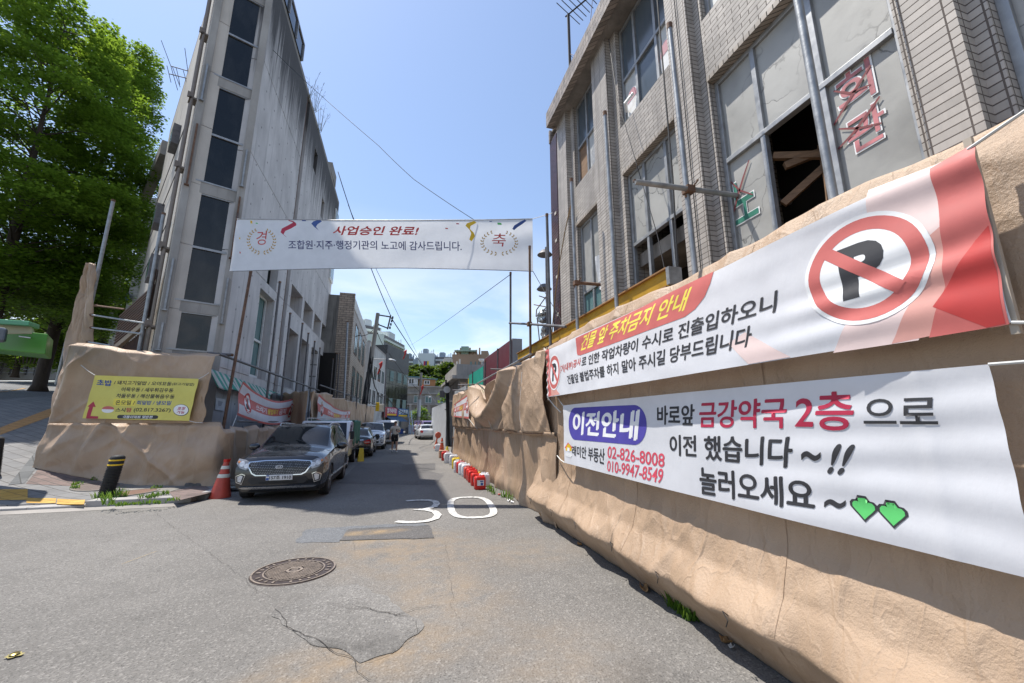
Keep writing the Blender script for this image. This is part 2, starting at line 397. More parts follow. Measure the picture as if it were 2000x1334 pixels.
def stripes(name, a, b_, period, axis='Y', rough=0.7):
    m, n, l, b = nt(name)
    g = n.new('ShaderNodeNewGeometry'); sep = n.new('ShaderNodeSeparateXYZ'); l.new(g.outputs['Position'], sep.inputs[0])
    q = n.new('ShaderNodeMath'); q.operation = 'PINGPONG'; q.inputs[1].default_value = period/2; l.new(sep.outputs[axis], q.inputs[0])
    gt = n.new('ShaderNodeMath'); gt.operation = 'GREATER_THAN'; gt.inputs[1].default_value = period/4; l.new(q.outputs[0], gt.inputs[0])
    t = tex(n, l, 'Noise', 6, 5)
    c = mixc(n, l, a, b_, gt.outputs[0]); c = mixc(n, l, c, (0.2,0.19,0.17), mapr(n, l, t.outputs['Fac'], 0.5, 0.8, 0, 0.6))
    l.new(c, b.inputs['Base Color']); b.inputs['Roughness'].default_value = rough
    return m

def leafmat(name, lo, hi, trans=0.4):
    m, n, l, b = nt(name)
    g = n.new('ShaderNodeNewGeometry')
    t = n.new('ShaderNodeTexNoise'); t.inputs['Scale'].default_value = 0.9; t.inputs['Detail'].default_value = 5; l.new(g.outputs['Position'], t.inputs['Vector'])
    ad = n.new('ShaderNodeMath'); ad.operation = 'MULTIPLY_ADD'; ad.inputs[1].default_value = 0.45; l.new(g.outputs['Random Per Island'], ad.inputs[0]); l.new(t.outputs['Fac'], ad.inputs[2])
    c = ramp(n, l, ad.outputs[0], [(0.45, lo), (1.0, hi)])
    l.new(c, b.inputs['Base Color']); b.inputs['Roughness'].default_value = 0.5; b.inputs['Specular IOR Level'].default_value = 0.25
    tr = n.new('ShaderNodeBsdfTranslucent'); l.new(mixc(n, l, c, (0.26,0.36,0.03), 0.55), tr.inputs['Color'])
    mx = n.new('ShaderNodeMixShader'); mx.inputs[0].default_value = trans
    l.new(b.outputs[0], mx.inputs[1]); l.new(tr.outputs[0], mx.inputs[2]); l.new(mx.outputs[0], n['Material Output'].inputs['Surface'])
    return m

SAND = (0.30, 0.215, 0.125)
M = {}
M['tarp'] = tarpmat()
M['beige_tile'] = tiles('beige_wall_tile', (0.43,0.39,0.35), (0.11,0.095,0.085), 0.20, 0.063, 0.12, 0.5, gap=0.010, dirt=0.8)
M['beige_stack'] = tiles('beige_stacked_tile', (0.44,0.40,0.36), (0.12,0.10,0.09), 0.20, 0.063, 0.12, 0.0, gap=0.010, dirt=0.75)
M['maroon_tile'] = tiles('maroon_wall_tile', (0.055,0.016,0.018), (0.012,0.01,0.01), 0.21, 0.075, 0.3, 0.5, rough=0.3)
M['brick_far'] = tiles('brown_beige_brick', (0.36,0.29,0.23), (0.12,0.1,0.085), 0.42, 0.17, 0.15, 0.5, gap=0.03, dirt=0.7)
M['conc'] = concrete('pale_concrete', (0.53,0.515,0.51), 0.8, 1.0, 18.7, 6.5, dark=0.10)
M['conc_warm'] = concrete('warm_concrete', (0.55,0.51,0.46), 0.6, 0, streak=1.0)  # warmer, beiger base colour than the pale concrete
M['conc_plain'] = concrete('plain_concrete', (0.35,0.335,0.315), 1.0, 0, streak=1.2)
M['conc_dark'] = concrete('stained_concrete', (0.25,0.24,0.225), 1.1, 0, streak=1.5, dark=0.15)
M['conc_old'] = concrete('weathered_concrete', (0.30,0.285,0.26), 1.2, 0, streak=1.7, dark=0.12, scale=0.5)
M['soffit'] = concrete('peeling_soffit', (0.27,0.24,0.21), 1.4, 0, streak=0.6, scale=3, dark=0.2)
M['glass'] = dirtglass('dark_window_glass', (0.008,0.011,0.014), 0.02, amt=0.10)
M['glass_blue'] = dirtglass('grey_blue_window_film', (0.075,0.095,0.115), 0.12, (0.2,0.2,0.2), 0.3)
M['glass_teal'] = dirtglass('teal_window_glass', (0.10,0.19,0.19), 0.08, (0.35,0.4,0.4), 0.4)
M['paper'] = paperpane('grey_paper_film', (0.36,0.355,0.335))
M['alu'] = flat('aluminium_frame', (0.33,0.335,0.34), 0.45, 0.5, 0.2, 8)
M['alu_white'] = flat('white_window_frame', (0.62,0.63,0.62), 0.5, 0, 0.15, 5)
M['galv'] = flat('galvanised_pipe', (0.30,0.31,0.32), 0.5, 0.55, 0.3, 7, 0.003, 40)
M['galv_dark'] = flat('dark_scaffold_pipe', (0.13,0.125,0.13), 0.55, 0.4, 0.35, 7)
M['rusty'] = flat('rusty_pipe', (0.15,0.085,0.055), 0.8, 0.1, 0.4, 9, 0.004, 50)
M['wood'] = flat('weathered_wood', (0.21,0.125,0.07), 0.8, 0, 0.35, 5, 0.004, 30, stretch=(1,1,6))
M['wood_dark'] = flat('dark_brown_wood', (0.085,0.045,0.03), 0.7, 0, 0.35, 5)
M['black'] = flat('matt_black', (0.012,0.012,0.013), 0.7, 0, 0.2)
M['rubber'] = flat('black_rubber', (0.02,0.02,0.021), 0.75, 0, 0.25, 20)
M['void'] = flat('dark_interior', (0.018,0.015,0.013), 0.95, 0, 0.5, 2)
M['rope'] = flat('white_rope', (0.6,0.6,0.58), 0.8, 0, 0.15)
M['cable'] = flat('black_cable', (0.02,0.02,0.022), 0.6, 0, 0.2)
M['white'] = flat('white_paint', (0.72,0.72,0.72), 0.5, 0, 0.08)
M['offwhite'] = flat('grubby_white_paint', (0.55,0.55,0.53), 0.6, 0, 0.22, 3)
M['banner'] = cloth('white_banner_cloth', (0.78,0.79,0.83), 0.22)
M['banner_hang'] = cloth('white_hanging_cloth', (0.86,0.87,0.89), 0.58)
M['ink_black'] = flat('black_print', (0.03,0.03,0.035), 0.6, 0, 0.1)
M['ink_red'] = flat('red_print', (0.50,0.04,0.035), 0.6, 0, 0.08)
M['ink_crimson'] = flat('crimson_print', (0.42,0.02,0.06), 0.6, 0, 0.08)
M['ink_pink'] = flat('pink_red_print', (0.62,0.07,0.11), 0.6, 0, 0.08)
M['ink_rose'] = flat('washed_red_print', (0.56,0.135,0.12), 0.6, 0, 0.08)
M['ink_salmon'] = flat('salmon_print', (0.66,0.33,0.28), 0.6, 0, 0.06)
M['ink_blush'] = flat('pale_blush_print', (0.74,0.58,0.55), 0.6, 0, 0.05)
M['ink_blue'] = flat('blue_violet_print', (0.075,0.06,0.34), 0.6, 0, 0.08)
M['ink_navy'] = flat('navy_print', (0.035,0.04,0.14), 0.6, 0, 0.08)
M['ink_royal'] = flat('royal_blue_print', (0.04,0.09,0.30), 0.6, 0, 0.08)
M['ink_yellow'] = flat('yellow_print', (0.85,0.72,0.10), 0.6, 0, 0.06)
M['ink_gold'] = flat('gold_print', (0.46,0.29,0.07), 0.6, 0, 0.1)
M['ink_green'] = flat('leaf_green_print', (0.10,0.52,0.14), 0.6, 0, 0.06)
M['ink_white'] = flat('white_print', (0.8,0.8,0.8), 0.6, 0, 0.05)
M['ink_amber'] = flat('amber_print', (0.72,0.47,0.02), 0.6, 0, 0.06)
M['yellow_cloth'] = cloth('yellow_banner_cloth', (0.74,0.67,0.17), 0.12)
M['kelly'] = flat('teal_green_paint', (0.02,0.33,0.24), 0.55, 0, 0.12, 3)
M['maroon'] = flat('maroon_panel', (0.115,0.02,0.03), 0.45, 0, 0.12, 2)
M['panel_grey'] = flat('grey_panel', (0.40,0.42,0.44), 0.5, 0.2, 0.1, 2)
M['red_plastic'] = flat('red_plastic', (0.55,0.018,0.012), 0.38, 0, 0.12, 6)
M['red_faded'] = flat('faded_red_plastic', (0.50,0.07,0.045), 0.5, 0, 0.15, 6)
M['white_plastic'] = flat('white_plastic', (0.68,0.68,0.70), 0.4, 0, 0.08, 6)
M['yellow_plastic'] = flat('yellow_plastic', (0.72,0.52,0.03), 0.45, 0, 0.1, 6)
M['orange_plastic'] = flat('orange_red_plastic', (0.52,0.075,0.03), 0.5, 0, 0.2, 5)
M['reflect'] = flat('white_reflective_band', (0.66,0.65,0.58), 0.5, 0, 0.15, 9)
M['steel'] = flat('brushed_steel', (0.42,0.43,0.45), 0.35, 0.8, 0.15, 6)
M['bark'] = flat('grey_bark', (0.055,0.042,0.033), 0.9, 0, 0.4, 6, 0.03, 14, stretch=(1,1,0.25))
M['leaf'] = leafmat('ginkgo_leaf', (0.045,0.115,0.014), (0.20,0.34,0.04), 0.55)
M['leaf_far'] = leafmat('far_leaf', (0.022,0.05,0.012), (0.075,0.14,0.03), 0.3)
M['grass'] = leafmat('weed_blade', (0.05,0.12,0.015), (0.15,0.28,0.04), 0.3)
M['paving'] = tiles('grey_block_paving', (0.30,0.29,0.285), (0.09,0.085,0.08), 0.6, 0.3, 0.15, 0.5)
# ------------------------------------------------------------------ ground
def softp(x, w=0.6): return 0.5*(x + sqrt(x*x + w*w))
def ZT(x, y):
    """height of the rising pavement and the hillside road to the left"""
    s = -0.53*(x + 4.6) + 0.85*(y - 12.6)
    z = 0.04 + 0.09*max(0, min(1, (x+6.6)/1.4)) + 0.19*softp(s - 1.2, 1.2) - 0.093*softp(s - 17, 4)
    return z
def TG(u, v, far=200):
    """where the line of sight through a photo pixel meets that ground"""
    r, d = ray(u, v); t = 3.0
    while t < far:
        p = r*t
        if CAMH + p.z < ZT(p.x, p.y): break
        t += 0.03
    return Vector((p.x, p.y, CAMH + p.z))

spots = [(-0.15,7.0,0.9,0.55,(0.36,0.25,0.13),0.9), (0.1,6.2,1.5,1.3,(0.27,0.20,0.13),0.75), (0.55,4.6,0.9,1.2,(0.27,0.205,0.14),0.7),
         (1.7,5.6,1.2,0.8,(0.26,0.20,0.14),0.5), (-0.1,3.6,0.9,0.5,(0.32,0.22,0.12),0.7), (1.2,3.0,0.8,1.3,(0.26,0.20,0.14),0.5),
         (-0.8,3.2,0.5,0.5,(0.30,0.21,0.12),0.6), (1.75,2.4,0.45,0.9,(0.05,0.05,0.05),0.9), (-3.6,2.6,1.2,0.5,(0.07,0.065,0.06),0.7)]
M['asphalt'] = asphalt('asphalt', (0.160,0.151,0.140), spots)
M['asphalt_hill'] = asphalt('hillside_asphalt', (0.15,0.15,0.15))
M['asphalt_patch'] = asphalt('dark_asphalt_patch', (0.105,0.10,0.097), [(-0.35,7.2,0.7,0.2,(0.36,0.25,0.13),0.9)])
M['asphalt_grey'] = asphalt('grey_asphalt_patch', (0.135,0.14,0.148))
M['asphalt_rough'] = asphalt('broken_asphalt', (0.168,0.160,0.150), [(-0.3,3.75,0.9,0.25,(0.045,0.043,0.04),0.95), (-0.05,3.1,0.7,0.3,(0.30,0.21,0.12),0.55)], 0.9, 1.0)
M['marking'] = None
def markmat():
    m, n, l, b = nt('worn_road_paint')
    g = n.new('ShaderNodeNewGeometry'); t = n.new('ShaderNodeTexNoise'); t.inputs['Scale'].default_value = 14; t.inputs['Detail'].default_value = 8; t.inputs['Roughness'].default_value = 0.7
    l.new(g.outputs['Position'], t.inputs['Vector'])
    l.new(mixc(n, l, (0.60,0.59,0.56), (0.17,0.16,0.15), mapr(n, l, t.outputs['Fac'], 0.46, 0.64, 0, 0.92)), b.inputs['Base Color'])
    b.inputs['Roughness'].default_value = 0.75; return m
M['marking'] = markmat()
M['crack'] = flat('crack_shadow_dirt', (0.035,0.03,0.026), 0.95, 0, 0.4, 8)

mb = MB(); mb.quad((-900,-900,0),(900,-900,0),(900,900,0),(-900,900,0)); struct(mb.build('ground', flat('far_ground', (0.14,0.13,0.11), 0.9, 0, 0.3, 0.05)))
mb = MB(); mb.quad((-70,-40,0.004),(14,-40,0.004),(14,115,0.004),(-70,115,0.004)); struct(mb.build('road', M['asphalt']))

def blob(pts, z, amp=0.05, step=0.06, seed=0):
    """irregular outline from a plan polygon"""
    out = []; n = len(pts)
    for i in range(n):
        a, b = Vector(pts[i]), Vector(pts[(i+1) % n]); k = max(1, int((b-a).length/step))
        nr = Vector((-(b-a).y, (b-a).x)).normalized()
        for j in range(k):
            p = a + (b-a)*j/k; q = p + nr*amp*noise.noise(Vector((p.x*5+seed, p.y*5, seed*3.1)))*1.6
            out.append((q.x, q.y, z))
    return out
def gp(u, v, z=0.0): p = P(u, v, Z=z); return (p.x, p.y)
pp = [gp(*q) for q in ((682,1035),(840,1028),(848,1052),(662,1057))]
struct(MB().poly(blob(pp, 0.012, 0.02), 0).build('road_patch', M['asphalt_patch']))
pp = [gp(*q) for q in ((596,1035),(690,1028),(830,1022),(838,1027),(684,1034),(662,1060),(578,1061))]
struct(MB().poly(blob(pp, 0.008, 0.03, seed=2), 0).build('road_patch', M['asphalt_grey']))
# broken, repaired patch near the camera: a slightly raised rough sheet
pp = [gp(*q) for q in ((537,1192),(600,1172),(660,1148),(700,1140),(745,1165),(800,1192),(815,1215),(818,1240),(765,1275),(705,1296),(650,1270),(590,1245),(555,1222))]
struct(MB().poly(blob(pp, 0.009, 0.05, 0.03, 5), 0).build('road_patch', M['asphalt_rough']))
pp = [gp(*q) for q in ((785,908),(850,905),(850,918),(785,921))]
struct(MB().poly(blob(pp, 0.0105, 0.02, 0.2, 8), 0).build('road_patch', M['asphalt_patch']))
pp = [gp(*q) for q in ((700,905),(775,903),(868,928),(850,948),(660,945))]
struct(MB().poly(blob(pp, 0.0072, 0.03, 0.3, 9), 0).build('road_patch', asphalt('darker_road_strip', (0.118,0.112,0.108))))

def crack(pts, w, z=0.014, seed=0, amp=0.03):
    mb = MB(); path = []
    for a, b in zip(pts, pts[1:]):
        a, b = Vector(a), Vector(b); k = max(2, int((b-a).length/0.05))
        for j in range(k):
            p = a + (b-a)*j/k
            path.append(p + Vector((noise.noise(Vector((p.x*6, p.y*6, seed))), noise.noise(Vector((p.y*6, p.x*6, seed+9)))))*amp*1.5)
    path.append(Vector(pts[-1])); vs = []; fs = []
    for i, p in enumerate(path):
        t = (path[min(i+1, len(path)-1)] - path[max(i-1, 0)]).normalized(); nn = Vector((-t.y, t.x))
        ww = 0.34*w*(0.35 + 0.9*abs(noise.noise(Vector((i*0.31, seed, 2)))))
        if i in (0, len(path)-1): ww *= 0.2
        vs += [(p.x+nn.x*ww, p.y+nn.y*ww, z), (p.x-nn.x*ww, p.y-nn.y*ww, z)]
    fs = [(2*i, 2*i+1, 2*i+3, 2*i+2) for i in range(len(path)-1)]
    mb.add(vs, fs); return mb
def pc(pix): return [gp(*q) for q in pix]
for k, (pix, w) in enumerate([
    ([(300,1000),(340,1032),(400,1075),(450,1110),(505,1160),(540,1172),(600,1168)], 0.007),
    ([(535,1190),(575,1235),(640,1265),(690,1300),(730,1334)], 0.013), ([(815,1212),(818,1240),(765,1276),(710,1297)], 0.011),
    ([(670,1190),(720,1192),(770,1205),(810,1190),(860,1186)], 0.014), ([(690,1188),(740,1196),(800,1208)], 0.02),
    ([(700,1055),(760,1052),(840,1053)], 0.006), ([(690,1058),(694,1080)], 0.004), ([(870,1060),(880,1150),(878,1190),(900,1215)], 0.005),
    ([(640,944),(760,942),(860,940)], 0.016), ([(680,952),(700,951)], 0.01), ([(640,1290),(600,1250)], 0.006)]):
    struct(crack(pc(pix), w, 0.015 + 0.0005*k, k).build('road_crack', M['crack']))

# "30" painted on the road (wide digits, read from the camera)
def text2d(s, off=0.0, shear=0.0):
    cu = bpy.data.curves.new('t', 'FONT'); cu.body = s; cu.size = 1.0; cu.offset = off; cu.shear = shear; cu.resolution_u = 4
    ob = bpy.data.objects.new('t', cu); me = ob.to_mesh()
    vs = [tuple(v.co[:2]) for v in me.vertices]; fs = [tuple(p.vertices) for p in me.polygons]
    ob.to_mesh_clear(); bpy.data.objects.remove(ob); bpy.data.curves.remove(cu)
    x0 = min(v[0] for v in vs); x1 = max(v[0] for v in vs); y0 = min(v[1] for v in vs); y1 = max(v[1] for v in vs)
    return [((x-x0)/(x1-x0), (y-y0)/(y1-y0)) for x, y in vs], fs
def ringpath(pts, w, z, closed=False):
    mb = MB(); vs = []; n = len(pts); pts = [Vector(p) for p in pts]
    for i in range(n):
        a = pts[i-1] if closed or i else pts[0]; b = pts[(i+1) % n] if closed or i < n-1 else pts[-1]
        t = (b-a).normalized(); nn = Vector((-t.y, t.x))*w/2
        vs += [(pts[i].x+nn.x, pts[i].y+nn.y, z), (pts[i].x-nn.x, pts[i].y-nn.y, z)]
    k = n if closed else n-1
    mb.add(vs, [(2*i, 2*i+1, 2*((i+1) % n)+1, 2*((i+1) % n)) for i in range(k)]); return mb
c0 = P(920, 990, Z=0); ax = Vector((0.97, -0.12)); ay = Vector((0.09, 0.99))
oval = [(c0.xy + ax*0.43*cos(a)*(abs(cos(a))**-0.35 if abs(cos(a)) > 0.01 else 1)*abs(1) + ay*1.02*(1 if sin(a) > 0 else -1)*abs(sin(a))**0.62) for a in [2*pi*(i+0.5)/48 for i in range(48)]]
struct(ringpath(oval, 0.14, 0.017, True).build('road_marking', M['marking']))
c3 = P(820, 997, Z=0)
three = [c3.xy + ax*(0.36*x) + ay*(1.02*y) for x, y in
    [(-0.95,0.93),(-0.5,0.99),(0.0,1.0),(0.5,0.95),(0.85,0.8),(0.95,0.55),(0.8,0.25),(0.4,0.06),(-0.25,0.02),(0.4,-0.04),(0.85,-0.22),(1.02,-0.5),(0.88,-0.78),(0.45,-0.96),(-0.1,-1.0),(-0.6,-0.98),(-1.05,-0.9)]]
struct(ringpath(three, 0.14, 0.018).build('road_marking', M['marking']))
# thin yellow chalk line and the small brass survey mark
a, b = gp(236,1105), gp(305,1079)
struct(MB().quad((a[0],a[1],0.016),(b[0],b[1],0.016),(b[0],b[1]+0.02,0.016),(a[0],a[1]+0.02,0.016)).build('road_marking', flat('yellow_chalk', (0.45,0.29,0.06), 0.8, 0, 0.3, 20)))
p = P(27,1284, Z=0)
t = thing('survey_nail', 'small brass survey stud with yellow paint on the asphalt at the lower left', 'survey marker', (p.x, p.y, 0))
MB().lathe([(0.0,0.012),(0.02,0.012),(0.03,0.006)], 14, (0,0,0.02)).build('stud', flat('brass', (0.35,0.27,0.1), 0.3, 0.9), t, True, world=False)
MB().poly([(0.05*cos(2*pi*i/15)*(1+0.25*sin(i*2.3)), 0.04*sin(2*pi*i/15)*(1+0.2*cos(i*1.7)), 0.017) for i in range(15)]).build('paint_splash', flat('yellow_spray', (0.30,0.25,0.08), 0.6, 0, 0.5, 30), t, world=False)

# manhole cover: rim, raised ring, chequer bars, centre boss
mc = P(575,1116, Z=0)
t = thing('manhole_cover', 'round cast iron manhole cover with raised bars set in the asphalt', 'manhole cover', (mc.x, mc.y, 0))
iron = flat('cast_iron', (0.060,0.046,0.044), 0.5, 0.5, 0.3, 20, 0.002, 80); iron2 = flat('worn_raised_iron', (0.25,0.205,0.17), 0.5, 0.4, 0.3, 25)
MB().lathe([(0,0.012),(0.44,0.012),(0.455,0.010),(0.46,0.006)], 48).build('rim', iron, t, world=False)
def ann(r0, r1, z, n=48): return MB().lathe([(r0,z-0.006),(r0,z),(r1,z),(r1,z-0.006)], n)
ann(0.432,0.45,0.020).build('raised_ring', iron2, t, world=False); ann(0.315,0.33,0.020).build('raised_ring', iron2, t, world=False)
bars = MB()
for i in range(-9, 10):
    for j in range(-9, 10):
        x, y = i*0.034 + (0.017 if j % 2 else 0), j*0.034
        if 0.10 < hypot(x, y) < 0.295: bars.obox((x, y, 0.017), (0.020*cos(0.75+0.2), 0.020*sin(0.95), 0), (-0.006, 0.006, 0), (0, 0, 0.003))
bars.build('tread_bars', iron2, t, world=False)
ann(0.062,0.09,0.021,24).build('centre_ring', iron2, t, world=False)
cb = MB()
for k in range(26):
    a = 2*pi*k/26
    if k % 5 != 4: cb.obox((0.38*cos(a), 0.38*sin(a), 0.017), (0.022*cos(a), 0.022*sin(a), 0), (-0.012*sin(a), 0.012*cos(a), 0), (0,0,0.003))
cb.build('cast_lettering_band', iron2, t, world=False)
tx, tf = text2d('로', 0.02)
MB().add([((x-0.5)*0.09, (y-0.5)*0.09, 0.0205) for x, y in tx], tf).build('centre_emblem', iron2, t, world=False)

# kerb and rising pavement on the left
def curbline(x): return 10.80 + (0.04*(x+5) if x > -5 else 0) - 0.02*max(0, -7.5-x)
mb = MB(); nx, ny = 90, 90
xs = [-31 + 26.9*i/nx for i in range(nx+1)]; grid = []
def pav(name, x0, x1, y1, mat, nx, ny, yoff=0.3, dz=0.0, y0=None):
    mb = MB()
    def fn(u, v):
        x = x0 + (x1-x0)*u; ys = (curbline(x) + yoff) if y0 is None else y0
        y = ys + (y1-ys)*max(0, v-1/ny)**1.5
        return (x, y, (ZT(x, y) + dz) if v > 0 else -0.05)
    mb.grid(fn, nx, ny); return mb.build(name, mat, smooth=True)
M['slab'] = tiles('grey_pavement_slab', (0.27,0.265,0.265), (0.10,0.095,0.09), 0.42, 0.2, 0.10, 0.5)
def planmat(name, cols, w, h, rot=0.0, mortar=(0.08,0.075,0.07), gap=0.02, mossy=0.5):
    m, n, l, b = nt(name)
    g = n.new('ShaderNodeNewGeometry'); mp = n.new('ShaderNodeMapping'); mp.inputs['Rotation'].default_value = (0,0,rot); l.new(g.outputs['Position'], mp.inputs['Vector'])
    br = n.new('ShaderNodeTexBrick'); br.inputs['Scale'].default_value = 1; br.inputs['Brick Width'].default_value = w; br.inputs['Row Height'].default_value = h
    br.inputs['Mortar Size'].default_value = gap/2; br.inputs['Color1'].default_value = (*cols[0],1); br.inputs['Color2'].default_value = (*cols[1],1); br.inputs['Mortar'].default_value = (*mortar,1)
    l.new(mp.outputs[0], br.inputs['Vector'])
    t = n.new('ShaderNodeTexNoise'); t.inputs['Scale'].default_value = 1.6; t.inputs['Detail'].default_value = 8; t.inputs['Roughness'].default_value = 0.7; l.new(g.outputs['Position'], t.inputs['Vector'])
    c = mixc(n, l, br.outputs['Color'], tuple(x*0.5 for x in cols[0]), mapr(n, l, t.outputs['Fac'], 0.48, 0.7, 0, mossy))
    l.new(c, b.inputs['Base Color']); b.inputs['Roughness'].default_value = 0.85
    bumpn(n, l, b, mapr(n, l, br.outputs['Fac'], 0, 1, 1, 0), 0.008, 0.8); return m
M['pave'] = planmat('grey_paving_blocks', ((0.165,0.165,0.168),(0.205,0.20,0.198)), 0.6, 0.3, 0.55)
M['pave_red'] = planmat('old_reddish_blocks', ((0.14,0.10,0.09),(0.19,0.135,0.12)), 0.4, 0.2, 0.55, mossy=0.8)
struct(pav('pavement', -17.3, -4.12, 70, M['pave'], 60, 90))
struct(pav('hillside_road', -30, -17.55, 120, M['asphalt_hill'], 30, 70, 0.3, -0.12))
# kerb stones along the front edge and the street side
mb = MB()
for i in range(34):
    x0 = -35 + i*0.93; x1 = x0 + 0.92
    if x0 > -4.9: break
    mb.prism([(x0,curbline(x0),0.0),(x1,curbline(x1),0.0),(x1,curbline(x1)+0.32,0.0),(x0,curbline(x0)+0.32,0.0)], (0,0,0.05 if x1 < -6 else 0.13))
for i in range(70):
    y0 = 11.25 + i*1.0; mb.box(-4.3,-4.1,y0,y0+0.985,0,0.15)
struct(mb.build('kerb', concrete('kerb_granite', (0.36,0.345,0.33), 0.8, 0, streak=0), bevel=0.012))
# pale gutter apron in front of the kerb
struct(MB().add([(x, curbline(x)-(0.42 if k else -0.01), 0.0085) for x in (-40,-20,-9,-7,-5.8,-5,-4.2) for k in (0,1)], [(2*i,2*i+1,2*i+3,2*i+2) for i in range(6)]).build('gutter', concrete('gutter_concrete', (0.29,0.27,0.25), 1.2, 0, streak=0)))
# tactile strips, dark border course, old red blocks: thin sheets following the ground
def strip(name, pix, mat, dz=0.006, sub=8):
    q = [TG(*p) for p in pix]; mb = MB()
    def fn(u, v):
        a = q[0].lerp(q[1], u); b = q[3].lerp(q[2], u); p = a.lerp(b, v); return (p.x, p.y, ZT(p.x, p.y) + dz)
    mb.grid(fn, sub, sub); return struct(mb.build(name, mat))
M['tactile'] = planmat('yellow_tactile_slab', ((0.50,0.29,0.06),(0.56,0.34,0.08)), 0.3, 0.3, 0.55, (0.25,0.15,0.04), 0.02, 0.35)
M['tactile_old'] = planmat('worn_orange_tactile', ((0.42,0.22,0.08),(0.46,0.25,0.09)), 0.3, 0.3, 0.3, (0.2,0.12,0.05), 0.02, 0.4)
M['border'] = planmat('charcoal_border_blocks', ((0.10,0.105,0.11),(0.13,0.135,0.14)), 0.6, 0.3, 0.9, (0.05,0.05,0.05))
strip('tactile_paving', [(-60,957),(54,956),(54,977),(-60,977)], M['tactile'], 0.007)
strip('tactile_paving', [(52,973),(110,974),(108,984),(51,983)], M['tactile'], 0.008)
strip('tactile_paving', [(112,975),(166,977),(164,986),(110,985)], M['tactile'], 0.009)
strip('tactile_paving', [(0,836),(96,799),(120,806),(0,850)], M['tactile_old'], 0.007, 12)
strip('tactile_paving', [(96,799),(205,768),(206,776),(120,806)], M['tactile_old'], 0.0075, 12)
strip('paving_border', [(16,948),(78,872),(103,868),(48,945)], M['border'], 0.008, 12)
strip('old_paving', [(50,946),(103,882),(230,905),(210,952)], M['pave_red'], 0.006, 12)
M['slabs_broken'] = concrete('broken_slab', (0.26,0.245,0.22), 1.3, 0, streak=0)
strip('old_paving', [(222,908),(395,940),(330,962),(205,950)], M['slabs_broken'], 0.009, 10)
strip('old_paving', [(330,962),(396,946),(420,961),(345,979)], M['pave_red'], 0.007, 8)
def lid_on_slope(label, u, v, rr, col):
    p = TG(u, v); t = thing('manhole_cover', label, 'manhole cover', (p.x, p.y, ZT(p.x, p.y)))
    def rings(prof, n=32):
        vs = [(p.x+r*cos(2*pi*j/n), p.y+r*sin(2*pi*j/n), ZT(p.x+r*cos(2*pi*j/n), p.y+r*sin(2*pi*j/n))+h) for r, h in prof for j in range(n)]
        return MB().add(vs, [(i*n+j, i*n+(j+1)%n, (i+1)*n+(j+1)%n, (i+1)*n+j)[::-1] for i in range(len(prof)-1) for j in range(n)])
    rings([(0.01,0.016),(rr*0.4,0.016),(rr*0.86,0.016),(rr*0.87,0.008)]).build('lid', flat('rust_lid', col, 0.8, 0.2, 0.3, 8, 0.004, 50), t)
    rings([(rr*0.88,0.004),(rr*0.88,0.02),(rr,0.02),(rr*1.01,0.002)]).build('rim', flat('lid_rim', (0.19,0.17,0.15), 0.9), t)
lid_on_slope('round reddish manhole lid in the weedy pavement behind the striped bollard', 190, 951, 0.47, (0.13,0.10,0.09))
lid_on_slope('round rusty brown manhole lid in the pavement right of the striped bollard', 263, 963, 0.45, (0.15,0.085,0.06))
p = [TG(*q) for q in ((118,895),(200,898),(198,928),(108,922))]
t = thing('access_hatch', 'rectangular rusty steel hatch plate lying in the old pavement by the tarpaulin', 'hatch', tuple(p[0]))
MB().prism([(q.x,q.y,ZT(q.x,q.y)+0.006) for q in p], (0,0,0.016)).build('plate', flat('rust_plate', (0.09,0.055,0.042), 0.8, 0.2, 0.35, 5, 0.004, 40), t)
a, b = p[1].lerp(p[2], 0.3), p[1].lerp(p[2], 0.7)
MB().tube([(a.x-0.1,a.y,ZT(a.x,a.y)+0.022),(a.x-0.1,a.y,ZT(a.x,a.y)+0.04),(b.x-0.1,b.y,ZT(b.x,b.y)+0.04),(b.x-0.1,b.y,ZT(b.x,b.y)+0.022)], 0.008, 6).build('lift_handle', M['rusty'], t)
# ------------------------------------------------------------------ derelict tiled building on the right
FX = 3.40
rb = thing('tiled_building', 'derelict three storey building clad in small beige tiles behind the tan tarpaulin on the right', 'building', (FX, 3, 0))
bays = [(6.20,7.15),(3.97,5.30),(1.60,3.35),(-0.75,1.16),(-3.2,-1.25)]
EZ = 8.74
core = MB(); core.box(4.3,10,-3.6,8.35,0,EZ); core.box(3.42,4.3,-3.6,8.35,0,2.95); core.box(3.46,4.3,8.3,8.35,2.95,EZ)
core.build('rear_volume', M['void'], rb)
w = MB()
edges = [(7.15,8.0),(5.30,6.20),(3.35,3.97),(1.16,1.60),(-1.25,-0.75),(-3.6,-3.2)]
for y0, y1 in edges:                                   # piers: a wide inner step and a narrower outer one
    w.box(3.42,4.3,y0,y1,2.95,EZ)
    m = (y1-y0); w.box(3.30,3.42,y0+0.2*m,y1-0.2*m,2.5,EZ-0.002)
w.build('pier_cladding', M['beige_stack'], rb)
M['edge_tile'] = tiles('beige_edge_tile', (0.36,0.31,0.26), (0.05,0.045,0.04), 0.072, 0.3, 0.2, 0.0)
for y0, y1 in bays:
    sp = MB(); sp.box(3.40,4.3,y0,y1,5.86,6.68); sp.build('spandrel_cladding', M['beige_tile'], rb)
    sp = MB(); sp.box(3.395,3.60,y0,y1,5.80,5.858); sp.build('spandrel_edge', M['edge_tile'], rb)
    sp = MB(); sp.box(3.405,4.3,y0,y1,2.95,3.02); sp.build('sill_cladding', M['beige_tile'], rb)
e = MB(); e.box(3.12,10,-3.6,7.86,EZ,EZ+0.09); e.box(3.40,10,7.86,8.42,EZ,EZ+0.09); e.build('eave_soffit', M['soffit'], rb)
